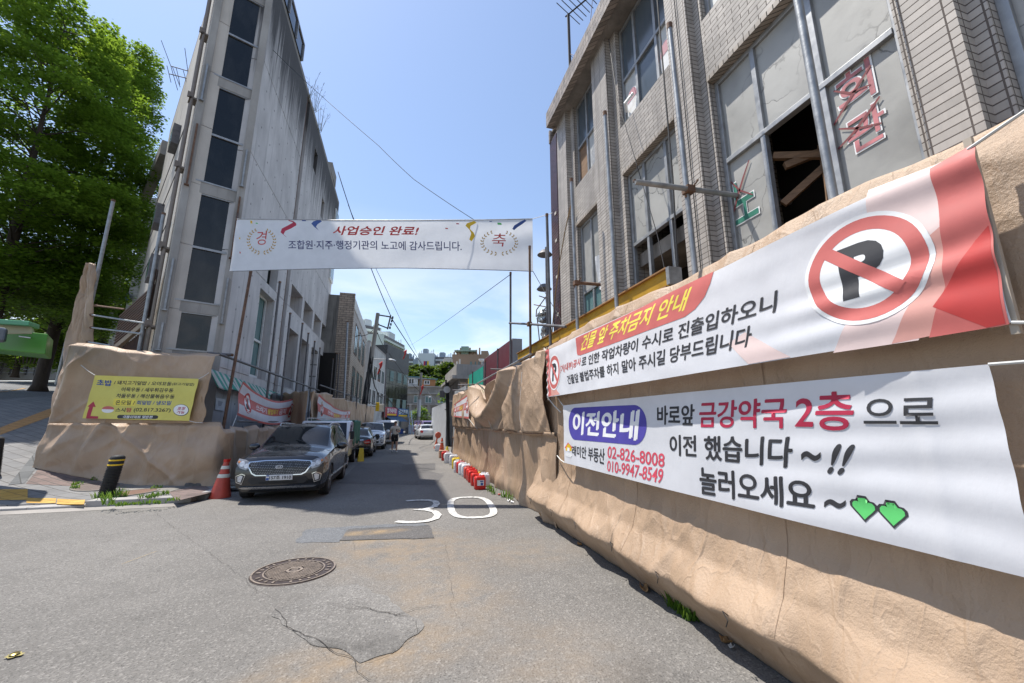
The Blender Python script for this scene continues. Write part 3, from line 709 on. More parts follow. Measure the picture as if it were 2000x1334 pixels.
e = MB(); e.box(3.06,3.20,-3.6,7.9,EZ-0.03,EZ+0.36); e.box(3.2,3.4,7.84,7.9,EZ-0.03,EZ+0.36); e.box(3.34,10,8.40,8.46,EZ-0.0,EZ+0.36); e.build('eave_fascia', tiles('eave_brick', (0.30,0.25,0.21), (0.06,0.05,0.045), 0.10, 0.14, 0.3, 0.0), rb)
e = MB(); e.box(3.2,10,-3.6,7.84,EZ+0.3,EZ+0.36); e.box(3.4,10,7.84,8.40,EZ+0.3,EZ+0.36); e.build('roof', M['conc_dark'], rb)
e = MB(); e.box(3.36,3.9,8.02,8.45,2.5,EZ-0.002); e.box(3.9,9.9,8.352,8.42,0,EZ-0.002); e.build('end_pier', M['maroon_tile'], rb)
for z in (4.1, 5.0, 5.9, 6.6):
    e = MB(); e.box(3.345,3.358,8.1,8.2,z,z+0.07); e.build('missing_tile_patch', M['conc_warm'], rb)

def mullions(mb, y0, y1, z0, z1, vs, hs, x=3.50, t=0.055, d=0.06):
    """aluminium grid: outer frame, uprights at vs, rails at hs"""
    mb.box(x,x+d,y0,y0+t,z0,z1); mb.box(x,x+d,y1-t,y1,z0,z1); mb.box(x+0.002,x+d-0.002,y0+t,y1-t,z1-t,z1); mb.box(x+0.002,x+d-0.002,y0+t,y1-t,z0,z0+t)
    for y in vs: mb.box(x-0.004,x+d-0.004,y-t/2,y+t/2,z0+t,z1-t)
    for z in hs: mb.box(x-0.01,x+d+0.004,y0+t,y1-t,z-t/2,z+t/2)
def pane(y0, y1, z0, z1, mat, parent, name='pane', x=3.535, x2=None):
    mb = MB(); mb.box(x,x+0.012,y0,y1,z0,z1); return mb.build(name, mat, parent)
def window(y0, y1, z0, z1, vs, hs, spec, label=None):
    mb = MB(); mullions(mb, y0, y1, z0, z1, vs, hs)
    f = mb.build('window', M['alu'], rb, bevel=0.004)
    if label: f['label'] = label
    ys = [y0] + list(vs) + [y1]; zs = [z0] + list(hs) + [z1]
    for i in range(len(ys)-1):
        for j in range(len(zs)-1):
            mt = spec.get((i, j), spec.get(('*', j)))
            if mt: pane(ys[i]+0.02, ys[i+1]-0.02, zs[j]+0.02, zs[j+1]-0.02, M[mt], f)
    return f
# bay nearest the far end / second / third / fourth; index i counts from near the camera (small y) outward
window(6.20,7.15,6.68,EZ-0.02,[6.68],[7.62],{('*',1):'glass_blue',(1,0):'wood',(0,0):'offwhite'},'tall window with a plywood square and a poster below blue glass')
w1 = window(6.20,7.15,3.02,5.80,[6.68],[4.30],{('*',1):'paper',('*',0):'glass_teal'},'window with torn grey film over dusty glass')
w2 = window(3.97,5.30,6.68,EZ-0.02,[4.33,4.86],[7.62],{('*',1):'glass_blue',(2,0):'offwhite',(1,0):'glass_blue',(0,0):'offwhite'},'wide window with faded round posters under three dark panes')
window(3.97,5.30,3.02,5.80,[4.33,4.86],[4.53],{('*',1):'paper'},'wide window with grey film panes and the lower sashes gone')
window(1.60,3.35,6.68,EZ-0.02,[2.2,2.8],[7.62],{('*',1):'glass_blue',('*',0):'offwhite'})
w3 = window(1.60,3.35,3.02,5.80,[2.20,2.82],[4.70],{('*',1):'paper',(2,0):'paper',(0,0):'paper'},'window with painted letters on two grey panes and one sash missing')
window(-0.75,1.16,6.68,EZ-0.02,[-0.1,0.5],[7.62],{('*',1):'glass_blue',('*',0):'offwhite'})
w4 = window(-0.75,1.16,3.02,5.80,[-0.1,0.5],[3.35],{('*',1):'paper',('*',0):'paper'},'window at the frame edge with part of a painted letter')
window(-3.2,-1.25,6.68,EZ-0.02,[-2.2],[7.62],{('*',1):'glass_blue',('*',0):'glass_blue'}); window(-3.2,-1.25,3.02,5.80,[-2.2],[4.60],{('*',1):'paper',('*',0):'paper'})
# what shows through the missing sashes: broken ceiling joists and a slab edge
j = MB()
for k, (a, b) in enumerate((((3.62,2.8,3.9),(4.2,2.2,4.55)),((3.65,2.75,4.3),(4.25,2.35,4.5)),((3.7,2.45,3.0),(3.75,2.40,4.55)),((3.62,2.36,3.1),(4.0,2.62,4.5)),((3.6,2.82,4.45),(4.2,2.25,4.2)))):
    j.beam(a, b, 0.05, 0.07)
j.build('exposed_joist', M['wood'], rb)
j = MB(); j.box(3.62,4.3,3.98,5.29,4.18,4.40); j.build('floor_slab', M['soffit'], rb)
# brown wooden sash left in the second bay, top storey
s = MB(); mullions(s, 4.36, 4.83, 6.70, 7.44, [], [], x=3.57, t=0.05, d=0.04); s.build('sash', M['wood'], w2)
# round faded posters and plywood
def disc_on_wall(yc, zc, ry, rz, x, mat, parent, name, a0=0, a1=2*pi, n=28):
    pts = [(x, yc + ry*cos(a0+(a1-a0)*k/n), zc + rz*sin(a0+(a1-a0)*k/n)) for k in range(n+1)]
    return MB().poly(pts).build(name, mat, parent)
disc_on_wall(5.06,7.05,0.17,0.29,3.530,M['white'],w2,'poster'); disc_on_wall(5.06,7.12,0.14,0.2,3.526,flat('faded_pink',(0.45,0.21,0.25),0.7,0,0.1),w2,'poster_print',0,pi)
disc_on_wall(4.16,7.05,0.14,0.30,3.530,M['white'],w2,'poster'); disc_on_wall(4.16,7.12,0.12,0.2,3.526,flat('faded_pink_print',(0.48,0.24,0.28),0.7,0,0.1),w2,'poster_print',0,pi)
MB().tube([(3.50,5.2,6.98),(3.40,5.08,7.02),(3.48,4.95,7.12)], 0.03, 6).build('poster_curl', M['white'], w2)
disc_on_wall(6.44,7.05,0.16,0.25,3.530,flat('grey_print',(0.3,0.31,0.33),0.7,0,0.5,30),rb,'poster_print')
# torn strip of film in the far window
MB().grid(lambda u, v: (3.49-0.03*sin(u*5+v*3), 6.24+0.25*u, 4.1+0.75*v+0.1*u*(1-v)), 6, 8).build('torn_film', M['white'], w1)

def letter_on(s, y0, y1, z0, z1, x, mat, parent, off=0.03, outline=None, name='painted_letter', turn=True):
    vs, fs = text2d(s, off)
    pts = [(x, y1 - (y1-y0)*a, z0 + (z1-z0)*b) for a, b in vs]
    o = MB().add(pts, fs).build(name, mat, parent)
    if outline:
        vs, fs = text2d(s, outline); g = 0.014
        MB().add([(x+0.003, y1+g - (y1-y0+2*g)*a, z0-g + (z1-z0+2*g)*b) for a, b in vs], fs).build(name, M['ink_white'], parent)
    return o
gsp = flat('teal_letter_paint', (0.03,0.19,0.13), 0.5, 0, 0.3, 6); rsp = flat('faded_red_letter_paint', (0.50,0.17,0.18), 0.5, 0, 0.4, 6); spr = flat('dark_red_spray', (0.19,0.035,0.04), 0.7, 0, 0.2, 8)
def lbox(uc, vc, hy, hz): p = P(uc, vc, X=3.524); return (p.y-hy, p.y+hy, p.z-hz, p.z+hz)
letter_on('노', *lbox(1453,388,0.155,0.25),3.524,gsp,w3,0.010,0.026)
letter_on('회', *lbox(1668,170,0.135,0.17),3.524,rsp,w3,0.010,0.026); letter_on('관', *lbox(1690,250,0.135,0.16),3.524,rsp,w3,0.010,0.026)
letter_on('회', 0.62,0.95,3.75,4.25,3.524,gsp,w4,0.010,0.026)
def spray(pts, w, parent):
    mb = MB(); n = len(pts)
    vs = []
    for i, (y, z) in enumerate(pts):
        a, b = pts[max(i-1,0)], pts[min(i+1,n-1)]; d = Vector((b[0]-a[0], b[1]-a[1])).normalized(); ww = w*(0.6 if i in (0,n-1) else 1)
        vs += [(3.521, y-d.y*ww, z+d.x*ww), (3.521, y+d.y*ww, z-d.x*ww)]
    mb.add(vs, [(2*i,2*i+1,2*i+3,2*i+2) for i in range(n-1)]); mb.build('spray_stroke', spr, parent)
def spx(pix, w): spray([(q.y, q.z) for q in (P(u,v,X=3.521) for u, v in pix)], w, w3)
spx([(1463,312),(1452,345),(1440,385),(1430,430)], 0.012); spx([(1424,352),(1445,372),(1470,380)], 0.010)
spx([(1700,127),(1680,160),(1655,200),(1622,255)], 0.013); spx([(1628,178),(1660,182),(1700,165)], 0.010)
spx([(1718,188),(1700,215),(1665,262),(1635,293)], 0.013); spx([(1638,252),(1680,250),(1722,240)], 0.010)
# conduit and hanging wires on the facade
c = MB(); c.tube([(3.28,3.94,8.4),(3.28,3.95,6.0),(3.29,3.96,4.9),(3.27,4.0,3.4)], 0.012, 6); c.tube([(3.28,5.28,8.5),(3.2,5.0,7.0),(3.25,4.3,4.2),(3.2,4.1,3.4)], 0.006, 5); c.tube([(3.28,3.62,8.5),(3.285,3.62,3.2)], 0.006, 5)
c.build('hanging_wire', M['cable'], rb)

# rusted remains hanging off the far corner
t = thing('duct_wreck', 'rusty frame wrapped in silver foil hanging off the far corner of the tiled building', 'duct', (3.3, 9.3, 4.5))
g = MB()
for a, b in (((1048,605),(1066,580)),((1048,605),(1047,618)),((1048,618),(1070,598)),((1043,595),(1070,600)),((1066,580),(1068,600)),((1049,620),(1054,668)),((1053,578),(1068,583))): g.tube([P(*a,X=3.35),P(*b,X=3.5)], 0.014, 6)
g.build('frame', M['rusty'], t)
foil = flat('silver_foil', (0.45,0.48,0.48), 0.28, 0.7, 0.4, 20, 0.03, 14)
def crum(p, rr, h):
    def fn(u, v):
        a = 2*pi*u; r = rr*(0.75+0.5*noise.noise(Vector((cos(a)*2, sin(a)*2, v*4))))*(1 if 0.02 < v < 0.98 else 0.3)
        return (p.x + r*cos(a), p.y + r*sin(a), p.z + h*(v-0.5))
    return MB().grid(fn, 18, 12)
crum(P(1061,618,X=3.45), 0.17, 0.36).build('foil_wrap', foil, t, 'all'); crum(P(1067,648,X=3.55), 0.15, 0.42).build('foil_duct', flat('grey_foil', (0.38,0.37,0.35), 0.4, 0.5, 0.4, 20, 0.03, 14), t, 'all')
for nm, (u, v) in (('cowl', (1064,498)), ('cowl', (1063,565))):
    p = P(u, v, X=3.45); MB().lathe([(0.0,0.16),(0.10,0.12),(0.20,0.0),(0.19,-0.01),(0.010,0.026)], 14, p).build(nm, M['galv_dark'], t, True)
MB().tube([(3.4,8.9,3.2),(3.4,8.9,6.1)], 0.05, 8).build('riser', M['galv_dark'], t)

# yellow steel beam under the windows
t = thing('steel_beam', 'mustard yellow steel beam running behind the top of the tan tarpaulin', 'beam', (3.1, 6.5, 3.4))
b_ = MB(); b_.box(3.06,3.08,3.92,10.4,3.36,3.57); b_.build('web', flat('mustard_steel', (0.42,0.24,0.015), 0.5, 0.1, 0.2, 3), t)
b_ = MB(); b_.box(3.02,3.14,3.9,10.4,3.57,3.59); b_.box(3.02,3.14,3.92,10.4,3.34,3.36); b_.build('flange', flat('rusty_flange', (0.28,0.15,0.06), 0.7, 0.1, 0.4, 4), t)
b_ = MB(); b_.box(3.02,3.2,3.84,3.9,3.36,3.58); b_.build('end_plate', M['galv'], t)

# scaffold tubes in front of the facade, each one a tube of its own
GP = 'scaffold tubes standing behind the right tarpaulin'
def pole(name, label, a, b, r, mat, group=None, cap=True, extra=None):
    t = thing(name, label, 'scaffold tube', tuple(a), 0, group)
    MB().tube([a, a.lerp(b, 0.33), a.lerp(b, 0.66), b] if isinstance(a, Vector) else [a, b], r, 10).build('tube', mat, t, True)
    d = (Vector(b)-Vector(a)).normalized()
    MB().tube([Vector(b)-d*0.07, Vector(b)+d*0.004], r*1.12, 10).build('tube_end', M['rusty'], t, True)
    return t
ups = [(1.88,7.6,'nearest','galv'),(3.29,6.43,'second nearest, carrying a cross tube in front of the windows','galv'),(4.87,6.55,'in front of the beige pier between the two wide windows','galv'),
       (6.19,6.22,'in front of the tall window near the far end','galv'),(7.50,6.2,'beside the maroon corner pier','galv_dark')]
for y, zt, lb, mt in ups:
    pole('scaffold_upright', ('grey scaffold upright %s of the tiled facade' if lb.startswith(('nearest','second')) else 'grey scaffold upright %s') % lb if not lb.startswith('second') else 'grey scaffold upright carrying a cross tube in front of the wide windows',
         Vector((2.92,y,2.2)), Vector((2.88,y,zt)), 0.030, M[mt], GP)
pole('scaffold_upright','rusty scaffold upright tying the right end of the street banner', Vector((2.9,8.80,1.5)), Vector((2.9,8.78,6.02)), 0.03, M['rusty'], GP)
pole('scaffold_upright','dark scaffold upright farthest along, against the sky beside the maroon hoarding', Vector((2.9,10.57,1.5)), Vector((2.9,10.57,6.0)), 0.03, M['galv_dark'], GP)
def cross(label, u0, v0, u1, v1, y, mat, clamp):
    a, b = P(u0, v0, Y=y-0.05), P(u1, v1, Y=y-0.05)
    t = thing('scaffold_cross_tube', label, 'scaffold tube', tuple(a), 0, 'cross tubes clamped to the right scaffold uprights')
    MB().tube([a, b], 0.029, 10).build('tube', mat, t, True)
    MB().lathe([(0.021,0),(0.021,0.02)], 10, a).build('tube_end', M['rusty'], t)
    p = Vector((clamp, y-0.03, a.z + (b.z-a.z)*(clamp-a.x)/(b.x-a.x)))
    k = MB(); k.obox(p, (0.05,0,0), (0,0.05,0), (0,0,0.04)); k.tube([p+Vector((0.03,-0.03,0.02)), p+Vector((0.03,-0.12,0.06))], 0.01, 6); k.tube([p+Vector((-0.03,0.02,0.05)), p+Vector((-0.03,0.02,-0.08))], 0.012, 6)
    k.build('clamp', M['rusty'], t, bevel=0.012)
cross('grey scaffold tube pointing out over the street in front of the wide windows', 1240,355,1545,396,3.29,M['galv'],2.9)
cross('short rusty scaffold tube clamped low on the upright near the far window', 1125,552,1222,560,6.19,M['rusty'],2.9)
t = thing('scaffold_ledger', 'long thin scaffold ledger tying the three farthest uprights', 'scaffold tube', (2.9,9,4))
MB().tube([P(995,631,X=2.86), P(1034,633,X=2.86), P(1076,636,X=2.86), P(1105,638,X=2.86)], 0.027, 8).build('tube', M['galv_dark'], t, True)
MB().obox(P(1034,633,X=2.85), (0.05,0,0), (0,0.06,0), (0,0,0.05)).build('clamp', M['rusty'], t, bevel=0.01)
t = thing('bamboo_stick', 'thin bent bamboo stick leaning on the maroon corner pier', 'stick', (3.3,8.2,3.3))
MB().tube([P(u,v,X=3.3) for u, v in ((1078,652),(1084,580),(1092,520),(1104,450),(1115,400))], 0.014, 6).build('stick', flat('bamboo', (0.33,0.21,0.1), 0.7), t, True)

# aerials on the roofs
def yagi(name, label, base, top, dirv, nel, ln, mat, el=(0,0,1)):
    t = thing(name, label, 'tv aerial', tuple(base))
    MB().tube([base, top], 0.035, 6).build('mast', mat, t)
    dv = Vector(dirv).normalized(); el = Vector(el)
    bm = MB(); bm.tube([top - dv*0.1, top + dv*ln], 0.02, 5); bm.build('boom', mat, t)
    e = MB()
    for k in range(nel):
        p = top + dv*ln*(k+0.1)/nel; h = (0.55 - 0.28*k/nel)
        e.tube([p - el*h, p + el*h], 0.010, 5)
    e.build('element', mat, t)
    return t
M['aerial'] = flat('blackened_steel', (0.035,0.028,0.026), 0.7)
b0 = P(1104,185,X=3.6); tp = P(1110,28,X=3.6)
yg = yagi('tv_aerial', 'rusty tv aerial on the roof edge of the tiled building against the sky', Vector((tp.x,tp.y,EZ+0.3)), tp, (0.4,-1,-0.25), 7, 1.0, M['aerial'], (0.8,0.5,0.25))
g = MB(); g.tube([tp-Vector((0,0,1.2)), Vector((3.5,tp.y-1.2,EZ+0.5))], 0.006, 4); g.tube([tp-Vector((0,0,1.2)), Vector((4.6,tp.y-0.2,EZ+0.5))], 0.006, 4); g.tube([tp+Vector((0.2,-1,-0.2)), Vector((3.4,tp.y-1.3,EZ+0.6))], 0.007, 4)
g.build('stay_wire', M['rusty'], yg)
def lerp1(xs, ys, x):
    if x <= xs[0]: return ys[0]
    for i in range(len(xs)-1):
        if x <= xs[i+1]: return ys[i] + (ys[i+1]-ys[i])*(x-xs[i])/(xs[i+1]-xs[i])
    return ys[-1]
# ------------------------------------------------------------------ concrete wedge building on the left
CX, CY = -5.5, 14.4
fd = Vector((sin(radians(67)), cos(radians(67)), 0)); fn_ = Vector((fd.y, -fd.x, 0))           # narrow front face
A0 = Vector((CX, CY, 0)); B0 = A0 - fd*1.62
ld = Vector((sin(radians(-31)), cos(radians(-31)), 0))                                          # left flank
TOP = 18.6; FAR = 31.6
lb = thing('concrete_building', 'tall wedge shaped raw concrete building with a narrow glazed end', 'building', (CX-1, CY+2, 0))
Cc = B0 + ld*13.8
core = MB(); core.prism([A0+Vector((-0.75,0.75,0)), Vector((-6.25,FAR,0)), Vector((-12.5,FAR,0)), Cc+Vector((1.0,0.4,0)), B0+Vector((0.35,0.6,0))], (0,0,TOP-0.5)); core.build('rear_volume', M['void'], lb)
# street facade: a sheet with openings, built of panels around them
def fac(mb, y0, y1, z0, z1, x0=-5.5, x1=-6.3): mb.box(x1, x0, y0, y1, z0, z1)
w = MB(); G = 0.03
# plain panels from the corner to the drain recess, split by the shadow joints
ys = [14.4, 20.15]; zs = [0, 3.4, 7.3, 11.0, 14.8, TOP]
for j in range(len(zs)-1):
    if zs[j] in (3.4,): 
        fac(w, 14.4, 17.0, zs[j]+G, zs[j+1]); fac(w, 18.9, 20.15, zs[j]+G, zs[j+1]); fac(w, 17.0, 18.9, 6.9, 7.3)
    elif zs[j] == 7.3:
        fac(w, 14.4, 17.6, zs[j]+G, zs[j+1]); fac(w, 17.6, 18.9, 8.6, zs[j+1]); fac(w, 18.9, 20.15, zs[j]+G, zs[j+1])
    else: fac(w, 14.4, 20.15, zs[j]+G, zs[j+1])
    if j: w.box(-6.3,-5.53,14.43,20.12,zs[j],zs[j]+G)
fac(w, 20.15, 20.75, 0, TOP, -5.72)                     # drain recess
# upper right part with small openings, then the rows of deep recesses
top_open = [(22.7,23.5,16.0,17.3),(25.7,26.5,14.6,15.9),(28.6,29.4,13.8,15.2)]
def panel_with(mb, y0, y1, z0, z1, holes):
    yy = sorted({y0, y1, *[h[0] for h in holes], *[h[1] for h in holes]})
    for a, b in zip(yy, yy[1:]):
        hs = sorted([h for h in holes if h[0] <= a and h[1] >= b], key=lambda h: h[2]); z = z0
        for h in hs:
            fac(mb, a, b, z, h[2]); z = h[3]
        fac(mb, a, b, z, z1)
panel_with(w, 20.75, FAR, 11.0+G, TOP-0.02, [(a,b,c,d) for a,b,c,d in top_open])
w.box(-6.3,-5.53,20.75,FAR,11.0,11.0+G)
rows = [(21.2,23.6),(24.1,26.4),(26.9,29.1),(29.5,31.2)]
panel_with(w, 20.75, FAR, 7.32, 11.0, [(a,b,7.33,8.5) for a,b in rows])
panel_with(w, 20.75, FAR, 3.4, 7.30, [(a+0.15,b-0.1,3.42,6.35) for a,b in rows])
fac(w, 20.75, FAR, 0, 3.38)
wall = w.build('street_wall', M['conc'], lb)
# parapet/roof structures
r = MB(); r.prism([A0, Vector((CX,FAR,0)), Vector((-12.5,FAR,0)), Cc, B0], (0,0,0.25)); r.v = [(p[0],p[1],p[2]+TOP+0.002) for p in r.v]; r.build('roof', M['conc_dark'], lb)
r = MB(); r.box(-6.4,-5.45,14.6,18.4,TOP+0.25,TOP+1.15); r.build('rooftop_glazing', M['glass'], lb)
r = MB(); r.box(-5.47,-5.40,14.6,18.4,TOP+1.15,TOP+1.25)
for y in (14.6,15.9,17.1,18.3): r.box(-5.46,-5.38,y,y+0.07,TOP+0.25,TOP+1.15)
r.build('rooftop_frame', M['alu'], lb)
r = MB(); r.box(-6.4,-5.47,27.6,29.4,TOP+0.25,TOP+1.1); r.build('rooftop_block', M['conc_dark'], lb)
# recess windows
for a, b in rows:
    m = MB(); mullions(m, a+0.5, a+1.35, 7.35, 8.45, [], [7.9], x=-6.32, t=0.06); f = m.build('window', M['alu_white'], lb)
    MB().box(-6.34,-6.33,a+0.5,a+1.35,7.35,8.45).build('pane', M['glass_teal'], f)
    m = MB(); mullions(m, a+0.5, a+1.3, 3.45, 6.3, [], [4.9], x=-6.36, t=0.07); f = m.build('window', M['alu_white'], lb)
    MB().box(-6.38,-6.37,a+0.5,a+1.3,3.45,6.3).build('pane', M['glass_teal'], f)
m = MB(); mullions(m, 17.05, 18.85, 3.5, 6.9, [17.9], [5.0], x=-5.85, t=0.09); f = m.build('window', M['alu_white'], lb); MB().box(-5.88,-5.87,17.05,18.85,3.5,6.9).build('pane', M['glass_teal'], f)
m = MB(); mullions(m, 17.65, 18.85, 7.4, 8.55, [18.2], [], x=-5.85, t=0.06); f = m.build('window', M['black'], lb); MB().box(-5.88,-5.87,17.65,18.85,7.4,8.55).build('pane', M['glass_teal'], f)
for a,b,c,d in top_open:
    m = MB(); mullions(m, a, b, c, d, [], [], x=-6.0, t=0.05); f = m.build('window', M['black'], lb); MB().box(-6.02,-6.01,a,b,c,d).build('pane', M['glass'], f)
m = MB(); m.box(-5.49,-5.40,30.2,31.5,12.0,17.6); f = m.build('window', M['alu_white'], lb); MB().box(-5.398,-5.39,30.3,31.4,12.2,17.5).build('pane', M['glass_teal'], f)
m = MB(); m.tube([(-5.62,20.45,3.0),(-5.62,20.45,18.5)], 0.07, 8); m.build('drainpipe', M['wood_dark'], lb)
# narrow front face: two concrete columns, spandrels, glass
def onface(t, z, out=0.0): return B0 + fd*t + fn_*out + Vector((0,0,z))
def fbox(mb, t0, t1, z0, z1, o0, o1):
    mb.prism([onface(t0,z0,o0), onface(t1,z0,o0), onface(t1,z0,o1), onface(t0,z0,o1)], (0,0,z1-z0))
L = 1.62
m = MB(); fbox(m, 0.0, 0.19, 0, TOP-0.004, -0.5, 0.06); m.build('corner_column', M['conc_plain'], lb); m = MB(); fbox(m, 1.40, 1.615, 0, TOP-0.004, -0.5, 0.06); m.build('corner_column', M['conc_plain'], lb)
fl = [(3.88,3.98),(4.98,5.42),(9.0,9.5),(13.0,13.5),(17.0,17.6)]
for z0, z1 in ((0,3.85),(5.06,5.38),(9.04,9.42),(13.1,13.46),(17.2,TOP-0.006)): m = MB(); fbox(m, 0.19, 1.40, z0, z1, -0.4, -0.09); m.build('spandrel', M['conc_plain'], lb)
for z0, z1, bar in ((3.85,5.06,[]),(5.38,9.04,[7.15]),(9.42,13.1,[11.2]),(13.46,17.2,[15.3])):
    m = MB(); fbox(m, 0.191, 0.215, z0, z1, -0.2, -0.12); fbox(m, 1.375, 1.399, z0, z1, -0.2, -0.12); fbox(m, 0.215, 1.375, z1-0.04, z1-0.002, -0.2, -0.11); fbox(m, 0.215, 1.375, z0+0.002, z0+0.05, -0.2, -0.07)
    for b in bar: fbox(m, 0.215, 1.375, b, b+0.07, -0.2, -0.10)
    f = m.build('window', M['alu'], lb)
    m = MB(); fbox(m, 0.20, 1.39, z0, z1, -0.18, -0.16); m.build('pane', M['glass'], f)
for t_, z0, z1, mt in ((0.10,9.1,11.3,'rusty'),(0.10,5.0,6.6,'galv'),(0.09,12.2,13.6,'galv'),(0.12,3.8,4.6,'galv'),(1.50,7.0,9.2,'rusty'),(1.50,4.8,6.3,'galv'),(1.50,9.6,11.0,'galv')):
    m = MB(); fbox(m, t_-0.025, t_+0.025, z0, z1, 0.065, 0.115); fbox(m, t_-0.06, t_+0.06, z0-0.03, z0, 0.065, 0.16); m.build('steel_bracket', M[mt], lb)
# sunlit left flank
ln_ = Vector((-ld.y, ld.x, 0))                                       # outward normal of the flank
if ln_.x > 0: ln_ = -ln_
def onleft(t, z, out=0.0): return B0 + ld*t + ln_*out + Vector((0,0,z))
def lbox(mb, t0, t1, z0, z1, o0, o1): mb.prism([onleft(t0,z0,o0), onleft(t1,z0,o0), onleft(t1,z0,o1), onleft(t0,z0,o1)], (0,0,z1-z0))
m = MB()
for k, z in enumerate((0, 5.1, 7.2, 9.3, 11.4, 13.5, 15.6)):
    z1 = (5.1, 7.2, 9.3, 11.4, 13.5, 15.6, TOP-0.008)[k]; lbox(m, 0.03, 13.8, z+0.02, z1, -0.5, 0.0); lbox(m, 0.06, 13.77, z, z+0.02, -0.5, -0.025)
m.build('flank_wall', M['conc_warm'], lb)
m = MB()
for t_, r_ in ((0.35,0.045),(0.62,0.06),(0.95,0.04)): m.tube([onleft(t_,2,0.12), onleft(t_,TOP+0.2,0.12)], r_, 8)
for z in (4.5,7.0,9.8,12.4,15.0,17.0): lbox(m, 0.3, 0.7, z, z+0.06, 0.0, 0.2); lbox(m, 0.3, 0.36, z, z+0.2, 0.1, 0.26)
m.build('downpipe', flat('brown_downpipe', (0.20,0.165,0.14), 0.6, 0.2, 0.2), lb, True)
for t_, z in ((5.0,13.2),(6.2,10.0),(3.6,6.9)):
    m = MB(); lbox(m, t_, t_+1.0, z, z+0.9, 0.0, 0.25); f = m.build('window', M['galv_dark'], lb); m = MB(); lbox(m, t_+0.1, t_+0.9, z+0.1, z+0.8, 0.25, 0.255); m.build('pane', M['glass_teal'], f)
m = MB()
for z in (8.6,10.6,12.5): m.tube([onleft(1.5,z,0.05), onleft(12,z+0.5,0.08)], 0.015, 5)
m.build('hanging_wire', M['cable'], lb)
# roof frame behind the flank
m = MB(); a, b = onleft(13.8,17.6), P(262,395,D=33)
m.beam(a, Vector((b.x,b.y,a.z-0.2)), 0.5, 0.9); m.box(b.x-0.3,b.x+0.3,b.y-0.3,b.y+0.3,2,a.z-0.6); m.build('roof_frame', M['conc_plain'], lb)

# aerial on the left roof
def pl(*px): return [P(u, v, D=16.6) for u, v in px]
t = thing('tv_aerial', 'thin tv aerial sticking out from the roof of the concrete wedge building', 'tv aerial', tuple(onleft(3.0,17.6,0.1)))
m = MB(); m.tube(pl((392,146),(334,129)), 0.022, 6); m.tube(pl((392,160),(330,144)), 0.022, 6); m.build('boom', M['aerial'], t)
m = MB()
for q in (((315,79),(334,130),(347,176)),((326,128),(330,144),(334,161)),((361,94),(367,140),(372,173)),((337,131),(350,165),(352,170)),((344,132),(349,152),(351,165)),((358,138),(362,152),(365,168))): m.tube(pl(*q), 0.014, 5)
m.build('element', M['aerial'], t)
# dry weeds on the parapet
def weeds(name, label, spots, h, mat, n=14, spread=0.25, r=0.006):
    mb = MB()
    for (x, y, z) in spots:
        for k in range(n):
            a = rnd.random()*2*pi; l = h*(0.5+rnd.random()*0.6); s = spread*rnd.random()
            p0 = Vector((x+0.1*cos(a), y+0.1*sin(a), z)); p2 = p0 + Vector((s*cos(a), s*sin(a), l)); p1 = p0.lerp(p2, 0.5) + Vector((0,0,0.12*l))
            mb.tube([p0, p1, p2], [r, r*0.8, r*0.3], 3, False)
            for q in range(3):
                c = p1.lerp(p2, rnd.random()); d = Vector((rnd.uniform(-1,1), rnd.uniform(-1,1), rnd.uniform(0,1)))*0.10*h/0.8
                mb.quad(c, c+d*0.5+Vector((0.012,0,0)), c+d, c+d*0.5-Vector((0.012,0,0)))
    o = mb.build(name, mat); return tag(o, label, 'weeds')
weeds('parapet_weed', 'dry weeds growing out of the parapet of the concrete building against the sky', [(-5.45,20.3,TOP),(-5.45,21.4,TOP),(-5.45,23.0,TOP)], 1.7, flat('dry_stalk', (0.12,0.11,0.05), 0.9), 9, 0.9, 0.012)
# wooden outside stair with slatted rail behind the tarpaulin
st = thing('wooden_stair', 'brown slatted wooden stair rising against the flank of the concrete building', 'stair', (-8.5,15.5,1))
fA, fB = (-7.75,14.5), (-10.2,17.0)
q0, q1 = V(222,676,fA,fB), V(286,622,fA,fB)
m = MB()
for k in range(11):
    z = k*0.10; m.beam(q0+Vector((0,0,z)), q1+Vector((0,0,z)), 0.03, 0.055)
m.build('slat_rail', M['wood_dark'], st)
m = MB()
for k in range(5): p = q0.lerp(q1, k/4); m.beam(p-ln_*0.05, p-ln_*0.05+Vector((0,0,1.1)), 0.05, 0.05, (1,0,0))
m.build('rail_post', M['galv_dark'], st)
m = MB(); m.beam(q0-Vector((0,0,0.14)), q1-Vector((0,0,0.14)), 0.10, 0.16); m.build('stringer', flat('pale_stringer', (0.3,0.24,0.18), 0.7), st)
m = MB()
for k in range(20): p = q0.lerp(q1, k/19); m.box(p.x-0.03,p.x+0.03,p.y+0.12,p.y+0.18,1.0,p.z-0.25)
m.build('lower_slats', M['wood_dark'], st)
m = MB(); p = V(292,575,fA,fB); m.obox(p, ld*0.35, Vector((0,0,0.75)), ln_*0.05); m.build('sheet_panel', M['wood_dark'], st)
# ------------------------------------------------------------------ tarpaulins
def N3(x, y, z=0.0): return noise.noise(Vector((x, y, z)))
def sm(x): x = max(0, min(1, x)); return x*x*(3-2*x)
def fold(p, sharp=1.0):
    """ridged crease profile, -1..1"""
    f = p - math.floor(p); return 1 - 4*abs(f-0.5) if sharp else sin(2*pi*f)

